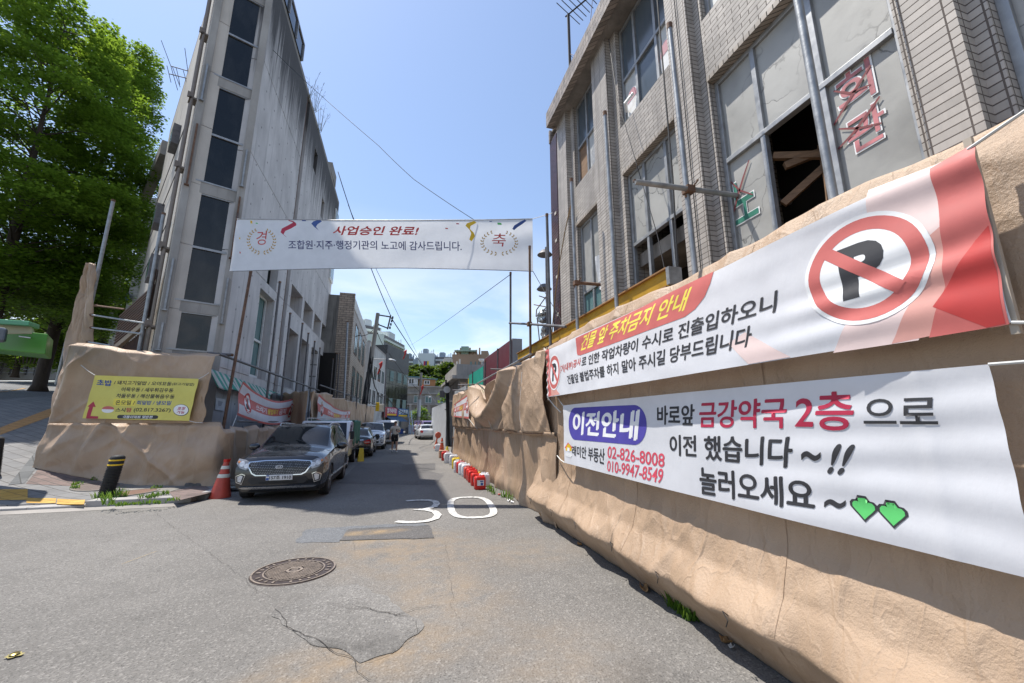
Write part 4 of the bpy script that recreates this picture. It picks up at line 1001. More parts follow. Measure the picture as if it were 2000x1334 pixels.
def tarp(name, label, fn, nu, nv, group='tan tarpaulins wrapped round the scaffolds'):
    o = MB().grid(fn, nu, nv).build(name, M['tarp'], smooth='all', solid=0.006)
    return tag(o, label, 'tarpaulin', group)
PZ = [0.0, 0.12, 0.27, 0.36, 0.43, 0.60, 0.90, 1.3, 2.2, 3.02, 3.16]
PX = [2.68, 2.60, 2.47, 2.40, 2.44, 2.57, 2.66, 2.68, 2.64, 2.62, 2.68]
def rdg(n, w=5.0): return max(0.0, 1-abs(n)*w)**1.4
def pleat(p, s=0.25):
    """cloth pleat: slow rise, quick fall"""
    f = p - math.floor(p); return (f/(1-s) if f < 1-s else (1-f)/s)*2-1
def near_fn(u, v):
    y = -2.6 + 10.2*u
    # v runs up the sheet and over the ledger at the top
    if v < 0.90: z = 3.16*(v/0.90); x = lerp1(PZ, PX, z)
    else:
        k = (v-0.90)/0.10; z = 3.16 + 0.05*sin(k*pi*0.9) - 0.12*k*k; x = 2.68 + 0.42*k
    w = exp(-((z-0.36)/0.13)**2); tie = abs(sin(y*pi/1.12 + 0.8*N3(y*0.5, 3.3)))
    x += 0.07*w*(1-tie)**2 - 0.02*w*N3(y*1.7, 8)
    low = sm(1.3 - z); zr = sm((0.36-z)/0.1)
    x += low*(1-zr)*(0.030*N3(y*0.9+0.9*z, z*1.1, 1.0) - 0.034*rdg(N3(y*0.9-1.1*z, z*0.6, 7.7), 4) - 0.016*rdg(N3(y*2.0+1.4*z, z*1.0, 2.2), 4.5) - 0.006*rdg(N3(y*4.2-2*z, z*2.4, 5.2), 4))
    x += 0.020*N3(y*0.5, z*0.6, 4.0) - 0.012*rdg(N3(y*0.8+0.5*z, z*0.9, 14.0), 5) - 0.006*rdg(N3(y*2.6, z*2.6, 9.0), 4)
    # bunched cloth at the near end, right of the banners
    nr = sm((1.30 - y)/0.6); x += nr*(0.06*N3(y*1.0+z*0.8, z*1.0, 5.5) - 0.07*rdg(N3(y*1.2-z*0.9, z*0.7, 3.1), 4) - 0.02*rdg(N3(y*3+z*1.5, z*3, 6.1), 4))
    # pinches along the top edge
    if z > 2.5: x -= 0.05*sm((z-2.5)/0.6)*rdg(N3(y*1.5+0.25*z, 1.7), 3.5)
    zz = z + 0.05*N3(y*1.3, 0.4)*sm((z-2.7)/0.4) + 0.05*w*N3(y*0.9, 6.6) + 0.02*w*N3(y*4, 2.6)
    if z < 0.02: zz = 0.01 + 0.015*max(0, N3(y*2.3, 5))
    return (x, y, zz)
near_t = tarp('tarpaulin', 'large tan tarpaulin behind the two big banners, with a jutting lip along the road', near_fn, 520, 130)

def tarp_u(y): return (y+2.6)/10.2
for k_, y_ in enumerate((2.35, 4.2, 6.05)):                               # stitched joins between widths of sheet
    m = MB(); n_ = 60; vs = []
    for j_ in range(n_+1):
        for d_ in (-0.022, 0.022): q = near_fn(tarp_u(y_+d_+0.05*sin(j_*0.05)), 0.005+0.89*j_/n_); vs.append((q[0]-0.007, q[1], q[2]))
    m.add(vs, [(2*i,2*i+1,2*i+3,2*i+2) for i in range(n_)]); m.build('seam', M['tarp'], near_t, 'all')
for k_ in range(8):                                                       # wire ties along the lip
    y_ = 0.9+1.12*k_*0.8; q = Vector(near_fn(tarp_u(y_), 0.36/3.16*0.9)); m = MB()
    m.tube([q+Vector((0.01,0,0)), q+Vector((-0.025,0.02,0.03)), q+Vector((-0.03,-0.03,-0.01)), q+Vector((-0.015,0.01,-0.07))], 0.004, 4); m.build('tie_wire', M['cable'], near_t)
def far_low(u, v):
    y = 6.6 + 13.4*u; z = 1.56*v
    pl = 0.35 + 0.65*sm((1.5-z)/1.0)
    x = 2.64 - 0.05*exp(-((z-0.20)/0.2)**2) + 0.05*(1-v)
    x -= pl*0.085*pleat(y/1.55 + 0.6*N3(y*0.4, z*0.35, 3) + 0.22*z, 0.22)*(0.45+0.9*abs(N3(y*0.6, 1.1)))
    # drapes fanning down from the ties of the seam
    x -= 0.06*rdg(N3(y*0.75+0.55*(1.5-z)*sin(y*1.9), z*0.35, 12), 3.5)*sm((1.55-z)/0.5) + 0.016*rdg(N3(y*2.0-0.7*z, z*0.6, 3), 4) + 0.004*rdg(N3(y*4.5, z*2.5, 8), 4)
    x += 0.04*N3(y*0.8, z*0.7, 5)
    for yc, wd in ((10.2, 0.16), (18.3, 0.16)): x += 0.24*exp(-((y-yc-0.3*z)/wd)**2)*sm((1.3-z)/0.8)
    if v > 0.955: x -= 0.05
    return (x, y, max(0.012, z - 0.05*max(0, N3(y*1.2, 2.2))*v + 0.03*N3(y*2.5, 4)*(1-v)))
tarp('tarpaulin', 'lower tan tarpaulin strip behind the row of jerrycans, gaping open at two overlaps', far_low, 420, 60)
def far_up(u, v):
    y = 6.75 + 13.2*u
    top = 3.12 - 0.04*N3(y*1.5, 3) - 0.62*exp(-((y-12.6)/1.15)**2) - 0.15*exp(-((y-16.8)/0.8)**2)
    bot = 1.47 + 0.03*N3(y*2, 1)
    z = bot + (top-bot)*v
    r = sqrt(((y-12.3)/2.9)**2 + ((z-3.35)/1.75)**2)
    sw = sm((1.25-r)/0.3)
    x = 2.60 - 0.10*sm(1-abs(v-0.35)*1.6)
    x += sw*(0.16*sin(r*2*pi*2.1 + 0.5*N3(y*0.7, z)) + 0.04*N3(y*1.6, z*1.6, 4) - 0.05)
    nr = 1 - sw
    x += nr*(-0.08*pleat(y/1.6 + 0.35*N3(y*0.5, z*0.5, 6) - 0.15*z) + 0.03*N3(y*1.0, z*0.9, 2) - 0.028*rdg(N3(y*1.3+z, z*0.6, 4), 3.5) - 0.006*rdg(N3(y*3.6, z*2, 2), 4)); x -= 0.012*rdg(N3(y*2.2-z*1.5, z*2, 15), 4)
    x += 0.16*exp(-((y-8.85+0.12*z)/0.13)**2)                        # seam gap between sheets
    if v > 0.94: x += 0.25*(v-0.94)/0.06
    if v < 0.05: x += 0.10*(0.05-v)/0.05
    return (x, y, z)
up_t = tarp('tarpaulin', 'upper tan tarpaulin sheet sagging in deep swags beyond the large banner', far_up, 400, 80)

m = MB(); m.tube([Vector(far_up(k_/60, 0.03))-Vector((0.02,0,0)) for k_ in range(61)], 0.009, 5, False); m.build('lacing_cord', M['rusty'], up_t)
for y_ in (8.2, 11.4, 15.2): m = MB(); m.tube([Vector(far_up((y_-6.75)/13.2, f))-Vector((0.015,0,0)) for f in (0.98,0.8,0.6,0.4,0.2,0.05)], 0.006, 5, False); m.build('tie_cord', M['rope'], up_t)
# left front: lower skirt wraps the corner beside the dark SUV, upper panel carries the yellow banner
p0, p1 = Vector((-4.5,12.4)), Vector((-9.2,14.3))
tdir = (p1-p0).normalized(); tn = Vector((tdir.y, -tdir.x)); tn = tn if tn.y < 0 else -tn
TL_ = (p1-p0).length
def fr_up(u, v):
    t = 0.48 + (TL_-0.48+0.0)*u
    zt = 3.58 + 0.42*(t-0.5)/(TL_-0.5) + 0.05*N3(t*1.6, 2) - 0.10*exp(-((t-2.6)/1.2)**2); zb = 1.70
    z = zb + (zt-zb)*v
    if u < 0.001 or u < 0.02: t += 0.10*N3(z*3.5, 4.4)
    d = 0.06 + 0.025*N3(t*0.7, z*0.6, 1) + 0.035*rdg(N3(t*0.8+z*0.7, z*0.5, 2), 4.5) + 0.02*rdg(N3(t*0.6-z*0.9, z*0.5, 12), 5) + 0.009*rdg(N3(t*2.2-z, z*1.2, 6), 4)
    d += 0.10*exp(-((t-TL_+0.4-0.5*(4-z)*0.3)/0.16)**2)*sm((4-z)/1.0) - (0.18*sm((v-0.95)/0.05))
    q = p0 + tdir*t + tn*d
    return (q.x, q.y, z)
tarp('tarpaulin', 'tan tarpaulin panel behind the yellow menu banner on the left', fr_up, 170, 90)
def fr_low(u, v):
    # u 0..0.45 along the street side, then round the corner and along the front
    Ls = 8.2; Lt = Ls + TL_ + 0.1; t = Lt*u
    if t < Ls: base = Vector((-4.42, 12.4 + (Ls - t))); n = Vector((1, 0))
    else: base = p0 + tdir*(t-Ls); n = tn
    k = sm((t-Ls+0.25)/0.5); n = (Vector((1,0))*(1-k) + tn*k).normalized()
    zg = max(0.10 if t < Ls else 0.12, ZT(base.x, base.y)-0.02 if t > Ls else 0.12)
    zt = (1.62 if t < Ls else 1.76) + 0.04*N3(t*1.4, 7) - 0.07*abs(sin(t*2.1))*(1 if t < Ls else 0.4)
    z = zg + (zt-zg)*v
    d = 0.16*(1-v)**1.5 + 0.05
    if t > Ls: d += 0.14*sin(pi*min(1, v*1.1))**2*(0.6+0.6*N3(t*0.5, 3)) + 0.05*abs(N3(t*1.5+z*1.2, z*1.8, 5))
    d += (0.10 if t < Ls else 0.055)*pleat(t/0.95 + 0.4*N3(t*0.7, z*0.8) + 0.25*z)*(0.4+0.7*v)
    d += 0.03*N3(t*1.1, z*1.2, 11) + (0.05*rdg(N3(t*0.8-1.3*z, z*0.5, 21), 4) if t > Ls else 0) + 0.030*rdg(N3(t*0.9+z*0.8, z*0.7, 4), 3.5) + 0.008*rdg(N3(t*2.6-z, z*1.6, 9), 4)
    if v > 0.93: d -= 0.12*(v-0.93)/0.07
    q = base + n*d
    return (q.x, q.y, z)
tarp('tarpaulin', 'low tan tarpaulin skirt round the street corner beside the dark SUV and orange cone', fr_low, 380, 60)
FV = [518,560,620,690,760,830,885]; FL = [179,165,150,128,119,106,97]; FRt = [190,188,185,181,160,140,126]
def flap(u, v):
    pv = 518 + 367*(1-v); ul, ur = lerp1(FV, FL, pv), lerp1(FV, FRt, pv)
    d0 = 12.9 - 1.1*max(0, (pv-690)/195); d1 = 12.75 - 1.15*max(0, (pv-690)/195)
    p = P(ul + (ur-ul)*u, pv, D=d0 + (d1-d0)*u)
    k = 0.10*pleat(u*1.6 + 0.4*N3(p.z*0.4, u*2)) + 0.08*rdg(N3(u*2+p.z*0.3, p.z*0.5, 2), 3) + 0.03*rdg(N3(u*5, p.z*1.5, 3), 4)
    return (p.x + 0.3*k, p.y + 0.8*k - 0.15, p.z)
tarp('tarpaulin', 'tall tan tarpaulin flap tied up to the grey pole beside the pavement', flap, 50, 100)
def l2(u, v):
    x = -3.6 + 1.3*u; y = 18.2 + 21.5*u
    zt = 3.08 + 0.06*N3(y*0.6, 2) - 0.10*abs(sin(y*0.75)); z = 0.15 + (zt-0.15)*v
    d = 0.12*pleat(y/1.7 + 0.3*N3(y*0.4, z*0.5))*(0.5+0.5*v) + 0.04*N3(y*0.9, z*0.9, 3) + 0.06*rdg(N3(y*1.3+z*0.4, z*0.6, 8), 3.5)
    return (x+d, y, z)
tarp('tarpaulin', 'tan tarpaulin wall along the left kerb behind the white truck', l2, 260, 40)
def l3(u, v):
    x = -5.2 + 1.5*u; y = 20.6 - 2.3*u
    z = 0.15 + (3.0+0.1*N3(u*5, 1)-0.15)*v; d = 0.12*fold(u*2.2+0.2*N3(z, u)); return (x, y+d, z)
tarp('tarpaulin', 'short tan tarpaulin return beside the trash banner', l3, 30, 30)

# scaffold rails on the left
GL = 'scaffold tubes round the concrete building'
a = Vector((-10.28,16.38,1.5)); pole('scaffold_upright', 'tall bare grey pole in front of the ginkgo crown, holding the tan flap', a, Vector((-10.30,16.40,9.55)), 0.055, M['galv'], GL)
ap = Vector((-7.6,14.0,0.3)); tpz = V(320,416,(-7.6,14.0),(-6.6,14.4)); bpz = V(274,676,(-7.6,14.0),(-6.6,14.4))
pole('scaffold_upright', 'grey scaffold upright in front of the sunlit flank of the concrete building', bpz-Vector((0,0,3)), tpz, 0.05, M['galv'], GL)
for k, (a_, b_) in enumerate((((188,597),(243,604)),((179,615),(281,631)),((179,640),(276,652)),((172,668),(216,675)))):
    pa = V(*a_, (-10.3,16.2), (-7.55,13.9)); pb = V(*b_, (-10.3,16.2), (-7.55,13.9))
    t = thing('scaffold_rail', ('topmost','second','third','lowest')[k] + ' of the four thin rails between the grey poles above the tarpaulin', 'scaffold tube', tuple(pa), 0, GL)
    MB().tube([pa, pa.lerp(pb, 0.5), pb], 0.028, 8).build('tube', M['galv' if k else 'rusty'], t, True); MB().tube([pa-Vector((0.03,0,0)), pa+Vector((0.05,-0.02,0))], 0.045, 8).build('clamp', M['rusty'], t)
# street side: rail with dark uprights along the facade
pole('scaffold_ledger', 'long grey scaffold rail running along the street face of the concrete building', Vector((-5.0,12.9,3.62)), Vector((-4.95,27.6,3.66)), 0.04, M['galv_dark'], GL)
pole('scaffold_rail', 'short grey rail end pointing out at the corner of the concrete building', V(405,690,(-4.6,12.6),(-5.2,13.0)), Vector((-4.9,13.6,3.70)), 0.04, M['galv_dark'], GL)
pole('scaffold_upright', 'rusty scaffold upright leaning at the corner of the concrete building', Vector((-4.75,13.1,0.2)), P(490,530,X=-4.85), 0.042, M['rusty'], GL)
for k, (y, zt) in enumerate(((17.6,7.4),(19.6,6.6),(22.0,6.7),(23.5,6.5),(25.3,6.4),(27.0,6.3))):
    pole('scaffold_upright', '%s dark scaffold upright from the near corner along the left street face' % ('first','second','third','fourth','fifth','sixth')[k], Vector((-4.98,y,0.2)), Vector((-5.02,y,zt)), 0.045, M['galv_dark'], GL)
pole('scaffold_ledger', 'low grey rail above the tarpaulin skirt behind the dark SUV', Vector((-4.5,13.5,1.75)), Vector((-4.5,20.4,1.72)), 0.03, M['galv_dark'], GL)
pole('scaffold_ledger', 'grey scaffold ledger carrying the sagging tarpaulins beyond the street banner', Vector((2.72,8.2,3.20)), Vector((2.72,20.3,3.05)), 0.026, M['galv'], GP)
for k, (u0, v0, u1, v1) in enumerate(((878,784,893,784),(884,762,915,762),(895,752,927,751),(958,721,990,722))):
    a, b = P(u0,v0,D=(20,18,14,11)[k]), P(u1,v1,D=(20,18,14,11)[k])
    pole('scaffold_cross_tube', '%s short cross tube sticking out above the sagging tarpaulin' % ('farthest','second farthest','third farthest','nearest')[k], a, b, 0.024, M['galv_dark'], GP)

# torn green striped awning over the old shop front
def awn(u, v):
    y = 13.5 + 11.5*u; z = 3.28 - 0.42*u - (0.55 + 0.28*N3(y*0.9, 3) - 0.35*sm((u-0.38)/0.1) - 0.05)*v
    return (-5.44 + 0.35*v + 0.06*sin(y*6)*v, y, z)
tag(MB().grid(awn, 90, 6).build('awning', stripes('green_white_stripe', (0.02,0.24,0.17), (0.46,0.44,0.40), 0.42), smooth='all', solid=0.008), 'torn green and white striped awning under the rail of the concrete building', 'awning')
m = thing('notice_paper', 'small white notice pasted on the shop front wall under the striped awning', 'notice', (-5.46,14.4,2.0))
q = [P(u,v,X=-5.47) for u, v in ((422,777),(440,780),(438,803),(420,800))]
MB().quad(*q).build('sheet', M['white'], m); MB().quad(*[x+Vector((0.004,0,0)) for x in (q[0].lerp(q[2],0.2), q[1].lerp(q[3],0.25), q[2].lerp(q[0],0.4), q[3].lerp(q[1],0.3))]).build('print', flat('grey_ink',(0.45,0.45,0.47),0.7,0,0.4,60), m)

# ------------------------------------------------------------------ banners
def sliced(vs, fs, nx, ny):
    bm = bmesh.new(); bv = [bm.verts.new((x, y, 0)) for x, y in vs]
    for f in fs:
        try: bm.faces.new([bv[i] for i in f])
        except ValueError: pass
    x0 = min(v[0] for v in vs); x1 = max(v[0] for v in vs); y0 = min(v[1] for v in vs); y1 = max(v[1] for v in vs)
    for k in range(1, nx): bmesh.ops.bisect_plane(bm, geom=bm.verts[:]+bm.edges[:]+bm.faces[:], plane_co=(x0+(x1-x0)*k/nx,0,0), plane_no=(1,0,0))
    for k in range(1, ny): bmesh.ops.bisect_plane(bm, geom=bm.verts[:]+bm.edges[:]+bm.faces[:], plane_co=(0,y0+(y1-y0)*k/ny,0), plane_no=(0,1,0))
    bm.verts.index_update(); out = ([(v.co.x, v.co.y) for v in bm.verts], [tuple(v.index for v in f.verts) for f in bm.faces]); bm.free(); return out
class Banner:
    """cloth between two plan points; a runs left to right as read, b bottom to top"""
    def __init__(s, name, label, p0, p1, zt, zb, disp, mat, out, group=None, nu=120, nv=28, cat='banner'):
        s.nu, s.nv, s.lift = nu, nv, 0.0008
        s.p0, s.p1, s.zt, s.zb, s.disp = Vector(p0), Vector(p1), zt, zb, disp
        s.out = Vector((*out, 0)).normalized(); s.L = (s.p1-s.p0).length
        mid = (s.p0+s.p1)/2
        s.t = thing(name, label, cat, (mid.x, mid.y, zb(0.5)), 0, group)
        MB().grid(lambda u, v: s.S(u, v), nu, nv).build('cloth', mat, s.t, 'all')
    def S(s, a, b, e=0.0):
        q = s.p0.lerp(s.p1, a); z = s.zb(a) + (s.zt(a)-s.zb(a))*b
        return Vector((q.x, q.y, z)) + s.out*(s.disp(a, b) + e)
    def ab(s, u, v):
        p = V(u, v, s.p0, s.p1); d = s.p1 - s.p0; a = (Vector((p.x, p.y)) - s.p0).dot(d)/d.length_squared
        return (a, (p.z - s.zb(a))/(s.zt(a)-s.zb(a)))
    def put(s, name, vs, fs, mat, e, nx=0, ny=0, parent=None):
        """print layer: cut along the cloth's own grid so it lies flat on every fold"""
        bm = bmesh.new(); bv = [bm.verts.new((x, y, 0)) for x, y in vs]
        for f in fs:
            try: bm.faces.new([bv[i] for i in f])
            except ValueError: pass
        bmesh.ops.triangulate(bm, faces=[f for f in bm.faces if len(f.verts) > 4])
        for ax, n in ((0, s.nu), (1, s.nv)):
            lo = min(q[ax] for q in vs); hi = max(q[ax] for q in vs)
            for k in range(int(lo*n)+1, int(math.ceil(hi*n))):
                co = [0,0,0]; no = [0,0,0]; co[ax] = k/n; no[ax] = 1
                bmesh.ops.bisect_plane(bm, geom=bm.verts[:]+bm.edges[:]+bm.faces[:], plane_co=co, plane_no=no)
        bm.verts.index_update(); vs = [(v.co.x, v.co.y) for v in bm.verts]; fs = [tuple(v.index for v in f.verts) for f in bm.faces]; bm.free()
        pts = [s.S(a, b, e*0.5+s.lift) for a, b in vs]
        if fs:
            f = max(fs[:40], key=lambda q: (pts[q[1]]-pts[q[0]]).cross(pts[q[2]]-pts[q[0]]).length); nr = (pts[f[1]]-pts[f[0]]).cross(pts[f[2]]-pts[f[0]])
            if nr.dot(s.out) < 0: fs = [q[::-1] for q in fs]
        return MB().add(pts, fs).build(name, mat, parent or s.t, 'all')
    def text(s, body, quad, mat, off=0.02, shear=0.0, e=0.0045, name='lettering', label=None, nx=None, ny=4):
        """quad: photo pixels TL, BL, TR, BR of the printed line"""
        TL, BL, TR, BR = [Vector(s.ab(*q)) for q in quad]
        vs, fs = text2d(body, min(off, 0.01), shear)
        if off > 0.01:                                    # heavier weight: a second, slightly shifted pass
            k = len(vs); g = (off-0.01)*1.4/max(1, len(body)*0.9); h = (off-0.01)*1.2
            vs = [(x*(1-g), y*(1-h)) for x, y in vs] + [(x*(1-g)+g, y*(1-h)+h) for x, y in vs]
            o1 = s.put(name, [tuple(BL.lerp(BR, x).lerp(TL.lerp(TR, x), y)) for x, y in vs[k:]], fs, mat, e*0.8)
            if label: o1['label'] = label
            vs = vs[:k]
        vs = [tuple(BL.lerp(BR, x).lerp(TL.lerp(TR, x), y)) for x, y in vs]
        o = s.put(name, vs, fs, mat, e)
        if label: o['label'] = label
        return o
    def poly(s, pts, mat, e=0.003, name='print', px=True, nx=16, ny=6, label=None):
        vs = [s.ab(*q) for q in pts] if px else pts
        o = s.put(name, vs, [tuple(range(len(vs)))], mat, e, nx, ny)
        if label: o['label'] = label
        return o
    def rope(s, a, b, q, r=0.008, mat=None): MB().tube([s.S(a, b), s.S(a, b).lerp(Vector(q), 0.5)-Vector((0,0,0.015)), Vector(q)], r, 6).build('rope', mat or M['rope'], s.t, True)
    def circ(s, ca, cb, r, n=40, a0=0, sq=1.0):
        H = s.zt(ca)-s.zb(ca)
        return [(ca + r*cos(a0+2*pi*k/n)/s.L*sq, cb + r*sin(a0+2*pi*k/n)/H) for k in range(n)]
    def ring(s, ca, cb, r0, r1, mat, e, name, n=48):
        A, Bq = s.circ(ca, cb, r0, n), s.circ(ca, cb, r1, n)
        return s.put(name, A+Bq, [(k, (k+1) % n, n+(k+1) % n, n+k) for k in range(n)], mat, e, 6, 6)

# --- big no-parking banner
yl, yr = 6.64, 1.02
def b1z(c): return lambda a: c + 0.0*a
def b1d(a, b):
    bow = 0.12*max(0.0, sin(pi*a))**0.8*(0.55+0.45*(1-b))
    rip = 0.008*sm((a-0.70)/0.25)*sin(b*23 + 5*N3(a*3, b*2) + a*6) + 0.013*sm((0.03-a)/0.03)*sin(b*40)
    return bow + rip + 0.010*N3(a*8, b*1.8, 3) + 0.003*N3(a*30, b*5, 1) + 0.010*sin(b*9+2*N3(a*5,1))*sm((b-0.6)/0.4)
B1 = Banner('street_banner', 'large white and red no parking banner on the right, above the relocation banner', (2.50,yl), (2.50,yr), lambda a: 3.00-0.05*sin(pi*a), lambda a: 2.165-0.02*sin(pi*a), b1d, M['banner'], (-1,0), 'printed banners tied to the right tarpaulin', 200, 40)
B1.lift = 0.0012
B1.poly([(1895,283),(1905,283),(1972,633),(1955,637),(1820,660),(1850,560),(1840,430),(1820,330)], M['ink_rose'], 0.0036, label='red right edge')
for pts, mt, e in (([(1700,372),(1830,322),(1845,430),(1850,560),(1800,665),(1640,690),(1700,560)], 'ink_blush', 0.0012), ([(1812,470),(1845,440),(1855,560),(1830,655),(1750,672),(1800,560)], 'ink_salmon', 0.0024), ([(1905,470),(1930,440),(1965,632),(1930,640),(1830,600)], 'ink_red', 0.0048), ([(1440,672),(1470,650),(1560,698),(1480,712)], 'ink_blush', 0.002)):
    B1.poly(pts, M[mt], e, 'faceted_print')
B1.poly([(1067,684),(1074,682),(1080,772),(1073,775)], M['ink_rose'], 0.002, nx=3); B1.poly([(1072,735),(1096,766),(1100,770),(1074,775)], M['ink_salmon'], 0.0017, 'faceted_print', nx=3)
B1.poly([(1132,661),(1134,688),(1136,694),(1142,694.5),(1352,620),(1372,605),(1390,580),(1400,555),(1405,531)], M['ink_rose'], 0.003, 'title_tab', nx=30, label='red title tab')
B1.text('건물 앞 주차금지 안내', [(1149,655),(1141,687),(1365,561),(1354,606)], M['ink_yellow'], 0.03, 0.12, label='yellow title line')
B1.text('철거(내부)공사', [(1094,716),(1095,733),(1144,698),(1144,716)], M['ink_rose'], 0.025, label='red words')
B1.text('로 인한 작업차량이 수시로 진출입하오니', [(1146,698),(1146,717),(1531,567),(1527,611)], M['ink_black'], 0.025)
B1.text('건물앞 불법주차를 하지 말아 주시길 당부드립니다', [(1114,734),(1118,751),(1486,635),(1481,678)], M['ink_black'], 0.025)
def nopark(B, u, v, r):
    a, b = B.ab(u, v)
    B.put('sign_disc', B.circ(a, b, r*1.0, 48), [tuple(range(48))], M['ink_white'], 0.0052, 8, 8)
    B.ring(a, b, r*0.70, r*0.925, M['ink_rose'], 0.0066, 'sign_ring')
    H = B.zt(a)-B.zb(a); vs, fs = text2d('P', 0.05)
    B.put('sign_letter', [(a + (x-0.47)*r*0.72/B.L, b + (y-0.5)*r*1.0/H) for x, y in vs], fs, M['ink_black'], 0.0068, 5, 6)
    w = r*0.11; c_ = 0.7071*r*0.74
    B.put('sign_bar', [(a+(sx*c_ + ox)/B.L, b+(-sx*c_ + oy)/H) for sx, ox, oy in ((-1,-w*0.7,-w*0.7),(1,-w*0.7,-w*0.7),(1,w*0.7,w*0.7),(-1,w*0.7,w*0.7))], [(0,1,2,3)], M['ink_rose'], 0.0084, 8, 8)
nopark(B1, 1691, 527, 0.315); nopark(B1, 1086, 727, 0.30)
B1.rope(1,1,(2.45,0.55,3.12)); B1.rope(1,0,(2.6,0.2,2.0)); B1.rope(0,1,(2.6,7.05,3.12)); B1.rope(0,0,(2.6,6.3,1.9))
for k_ in (1, 0):
    bt = MB(); bt.beam(B1.S(k_,0)-Vector((-0.02,0,0.05)), B1.S(k_,1)+Vector((0.02,0,0.06)), 0.028, 0.022, (1,0,0)); bt.build('batten', flat('pale_batten', (0.42,0.36,0.29), 0.8), B1.t)

# --- relocation banner
def b2d(a, b): return 0.010*N3(a*7, b*2.0, 3) + 0.004*sm((a-0.6)/0.3)*sin(b*26+4*N3(a*3,b)) + 0.006*exp(-((a-0.945)/0.006)**2) + 0.005*N3(a*25, b*6)*sm((0.12-a)/0.1)
B2 = Banner('street_banner', 'large white relocation notice banner with a blue pill and red phone numbers', (2.53,6.02), (2.53,1.13), lambda a: 2.0+0.012*sin(pi*a), lambda a: 1.117-0.01*sin(pi*a), b2d, M['banner'], (-1,0), 'printed banners tied to the right tarpaulin', 160, 34)
def pillpts(B, q, n=10):
    TL, BL, TR, BR = [Vector(B.ab(*p)) for p in q]; H = B.zt(0.5)-B.zb(0.5); h = (TL.y-BL.y)*H/2; L = (TR.x-TL.x)*B.L; rx = h/L
    un = [(rx - rx*cos(pi/2*k/n) if False else rx*(1-sin(pi*k/(2*n))), 0.5+0.5*cos(pi*k/(2*n))) for k in range(n+1)]
    un += [(x, 1-y) for x, y in un[::-1][1:]]
    un += [(1-x, y) for x, y in un[::-1]]
    return [tuple(BL.lerp(BR, x).lerp(TL.lerp(TR, x), y)) for x, y in un]
B2.poly(pillpts(B2, [(1111,797),(1111,858),(1263,790),(1263,871)]), M['ink_blue'], 0.003, 'blue_pill', px=False)
B2.text('이전안내', [(1120,805),(1118,848),(1250,800),(1245,861)], M['ink_white'], 0.045)
B2.text('바로앞', [(1283,793),(1283,829),(1357,789),(1356,832)], M['ink_black'], 0.03)
B2.text('금강약국', [(1366,785),(1366,835),(1538,775),(1536,837)], M['ink_crimson'], 0.025, label='crimson words')
B2.text('2층', [(1554,768),(1553,839),(1668,763),(1668,842)], M['ink_crimson'], 0.025, label='crimson words')
B2.text('으로', [(1687,780),(1687,828),(1832,775),(1832,829)], M['ink_black'], 0.01)
B2.text('이전', [(1307,849),(1308,889),(1361,850),(1361,893)], M['ink_black'], 0.03); B2.text('했습니다', [(1376,851),(1377,898),(1552,853),(1546,915)], M['ink_black'], 0.03)
B2.text('~', [(1566,880),(1566,899),(1605,883),(1603,901)], M['ink_black'], 0.03); B2.text('!!', [(1618,866),(1616,925),(1671,868),(1657,929)], M['ink_black'], 0.05, 0.25)
B2.text('놀러오세요', [(1366,911),(1367,965),(1591,938),(1593,1001)], M['ink_black'], 0.03); B2.text('~', [(1610,974),(1610,991),(1652,977),(1650,994)], M['ink_black'], 0.03)
B2.text('래미안 부동산', [(1118,870),(1118,889),(1182,876),(1181,908)], M['ink_black'], 0.025)
B2.text('02-826-8008', [(1188,871),(1187,894),(1298,886),(1298,913)], M['ink_pink'], 0.02, label='pinkish red phone number'); B2.text('010-9947-8549', [(1187,899),(1186,920),(1297,916),(1294,945)], M['ink_pink'], 0.02, label='pinkish red phone number')
spade = [(0.0,-1.0),(0.35,-0.62),(0.72,-0.25),(0.98,0.05),(0.97,0.35),(0.78,0.56),(0.5,0.6),(0.2,0.45),(0.12,0.42),(0.30,0.95),(-0.30,0.95),(-0.12,0.42),(-0.2,0.45),(-0.5,0.6),(-0.78,0.56),(-0.97,0.35),(-0.98,0.05),(-0.72,-0.25),(-0.35,-0.62)]
for u, v in ((1686.5,993),(1742.5,1004)):
    a, b = B2.ab(u, v); H = B2.zt(a)-B2.zb(a)
    for sc, mt, e in ((0.072,'ink_black',0.003),(0.058,'ink_green',0.0045)):
        B2.put('leaf_mark' if mt == 'ink_green' else 'leaf_outline', [(a+x*sc/B2.L, b+y*sc/H) for x, y in spade], [tuple(range(len(spade)))], M[mt], e, 1, 1)
for pts, mt in (([(1106,880),(1106,872),(1111,866),(1117,873),(1117,881)],'ink_amber'),([(1104,874),(1110,864),(1119,874),(1117,876),(1110,868.5),(1106,876)],'ink_pink'),([(1104,888),(1106,884),(1116,886),(1118,890),(1115,894),(1106,891)],'ink_white'),([(1109,881),(1109,874),(1113,875),(1113,882)],'ink_white')):
    B2.poly(pts, M[mt], 0.003 if mt != 'ink_white' else 0.0045, 'house_logo', nx=1, ny=1)
B2.rope(1,1,(2.62,0.55,2.02)); B2.rope(0,1,(2.62,6.5,2.18)); B2.rope(0,0,(2.62,6.55,1.18)); B2.rope(1,0,(2.62,0.6,1.0))

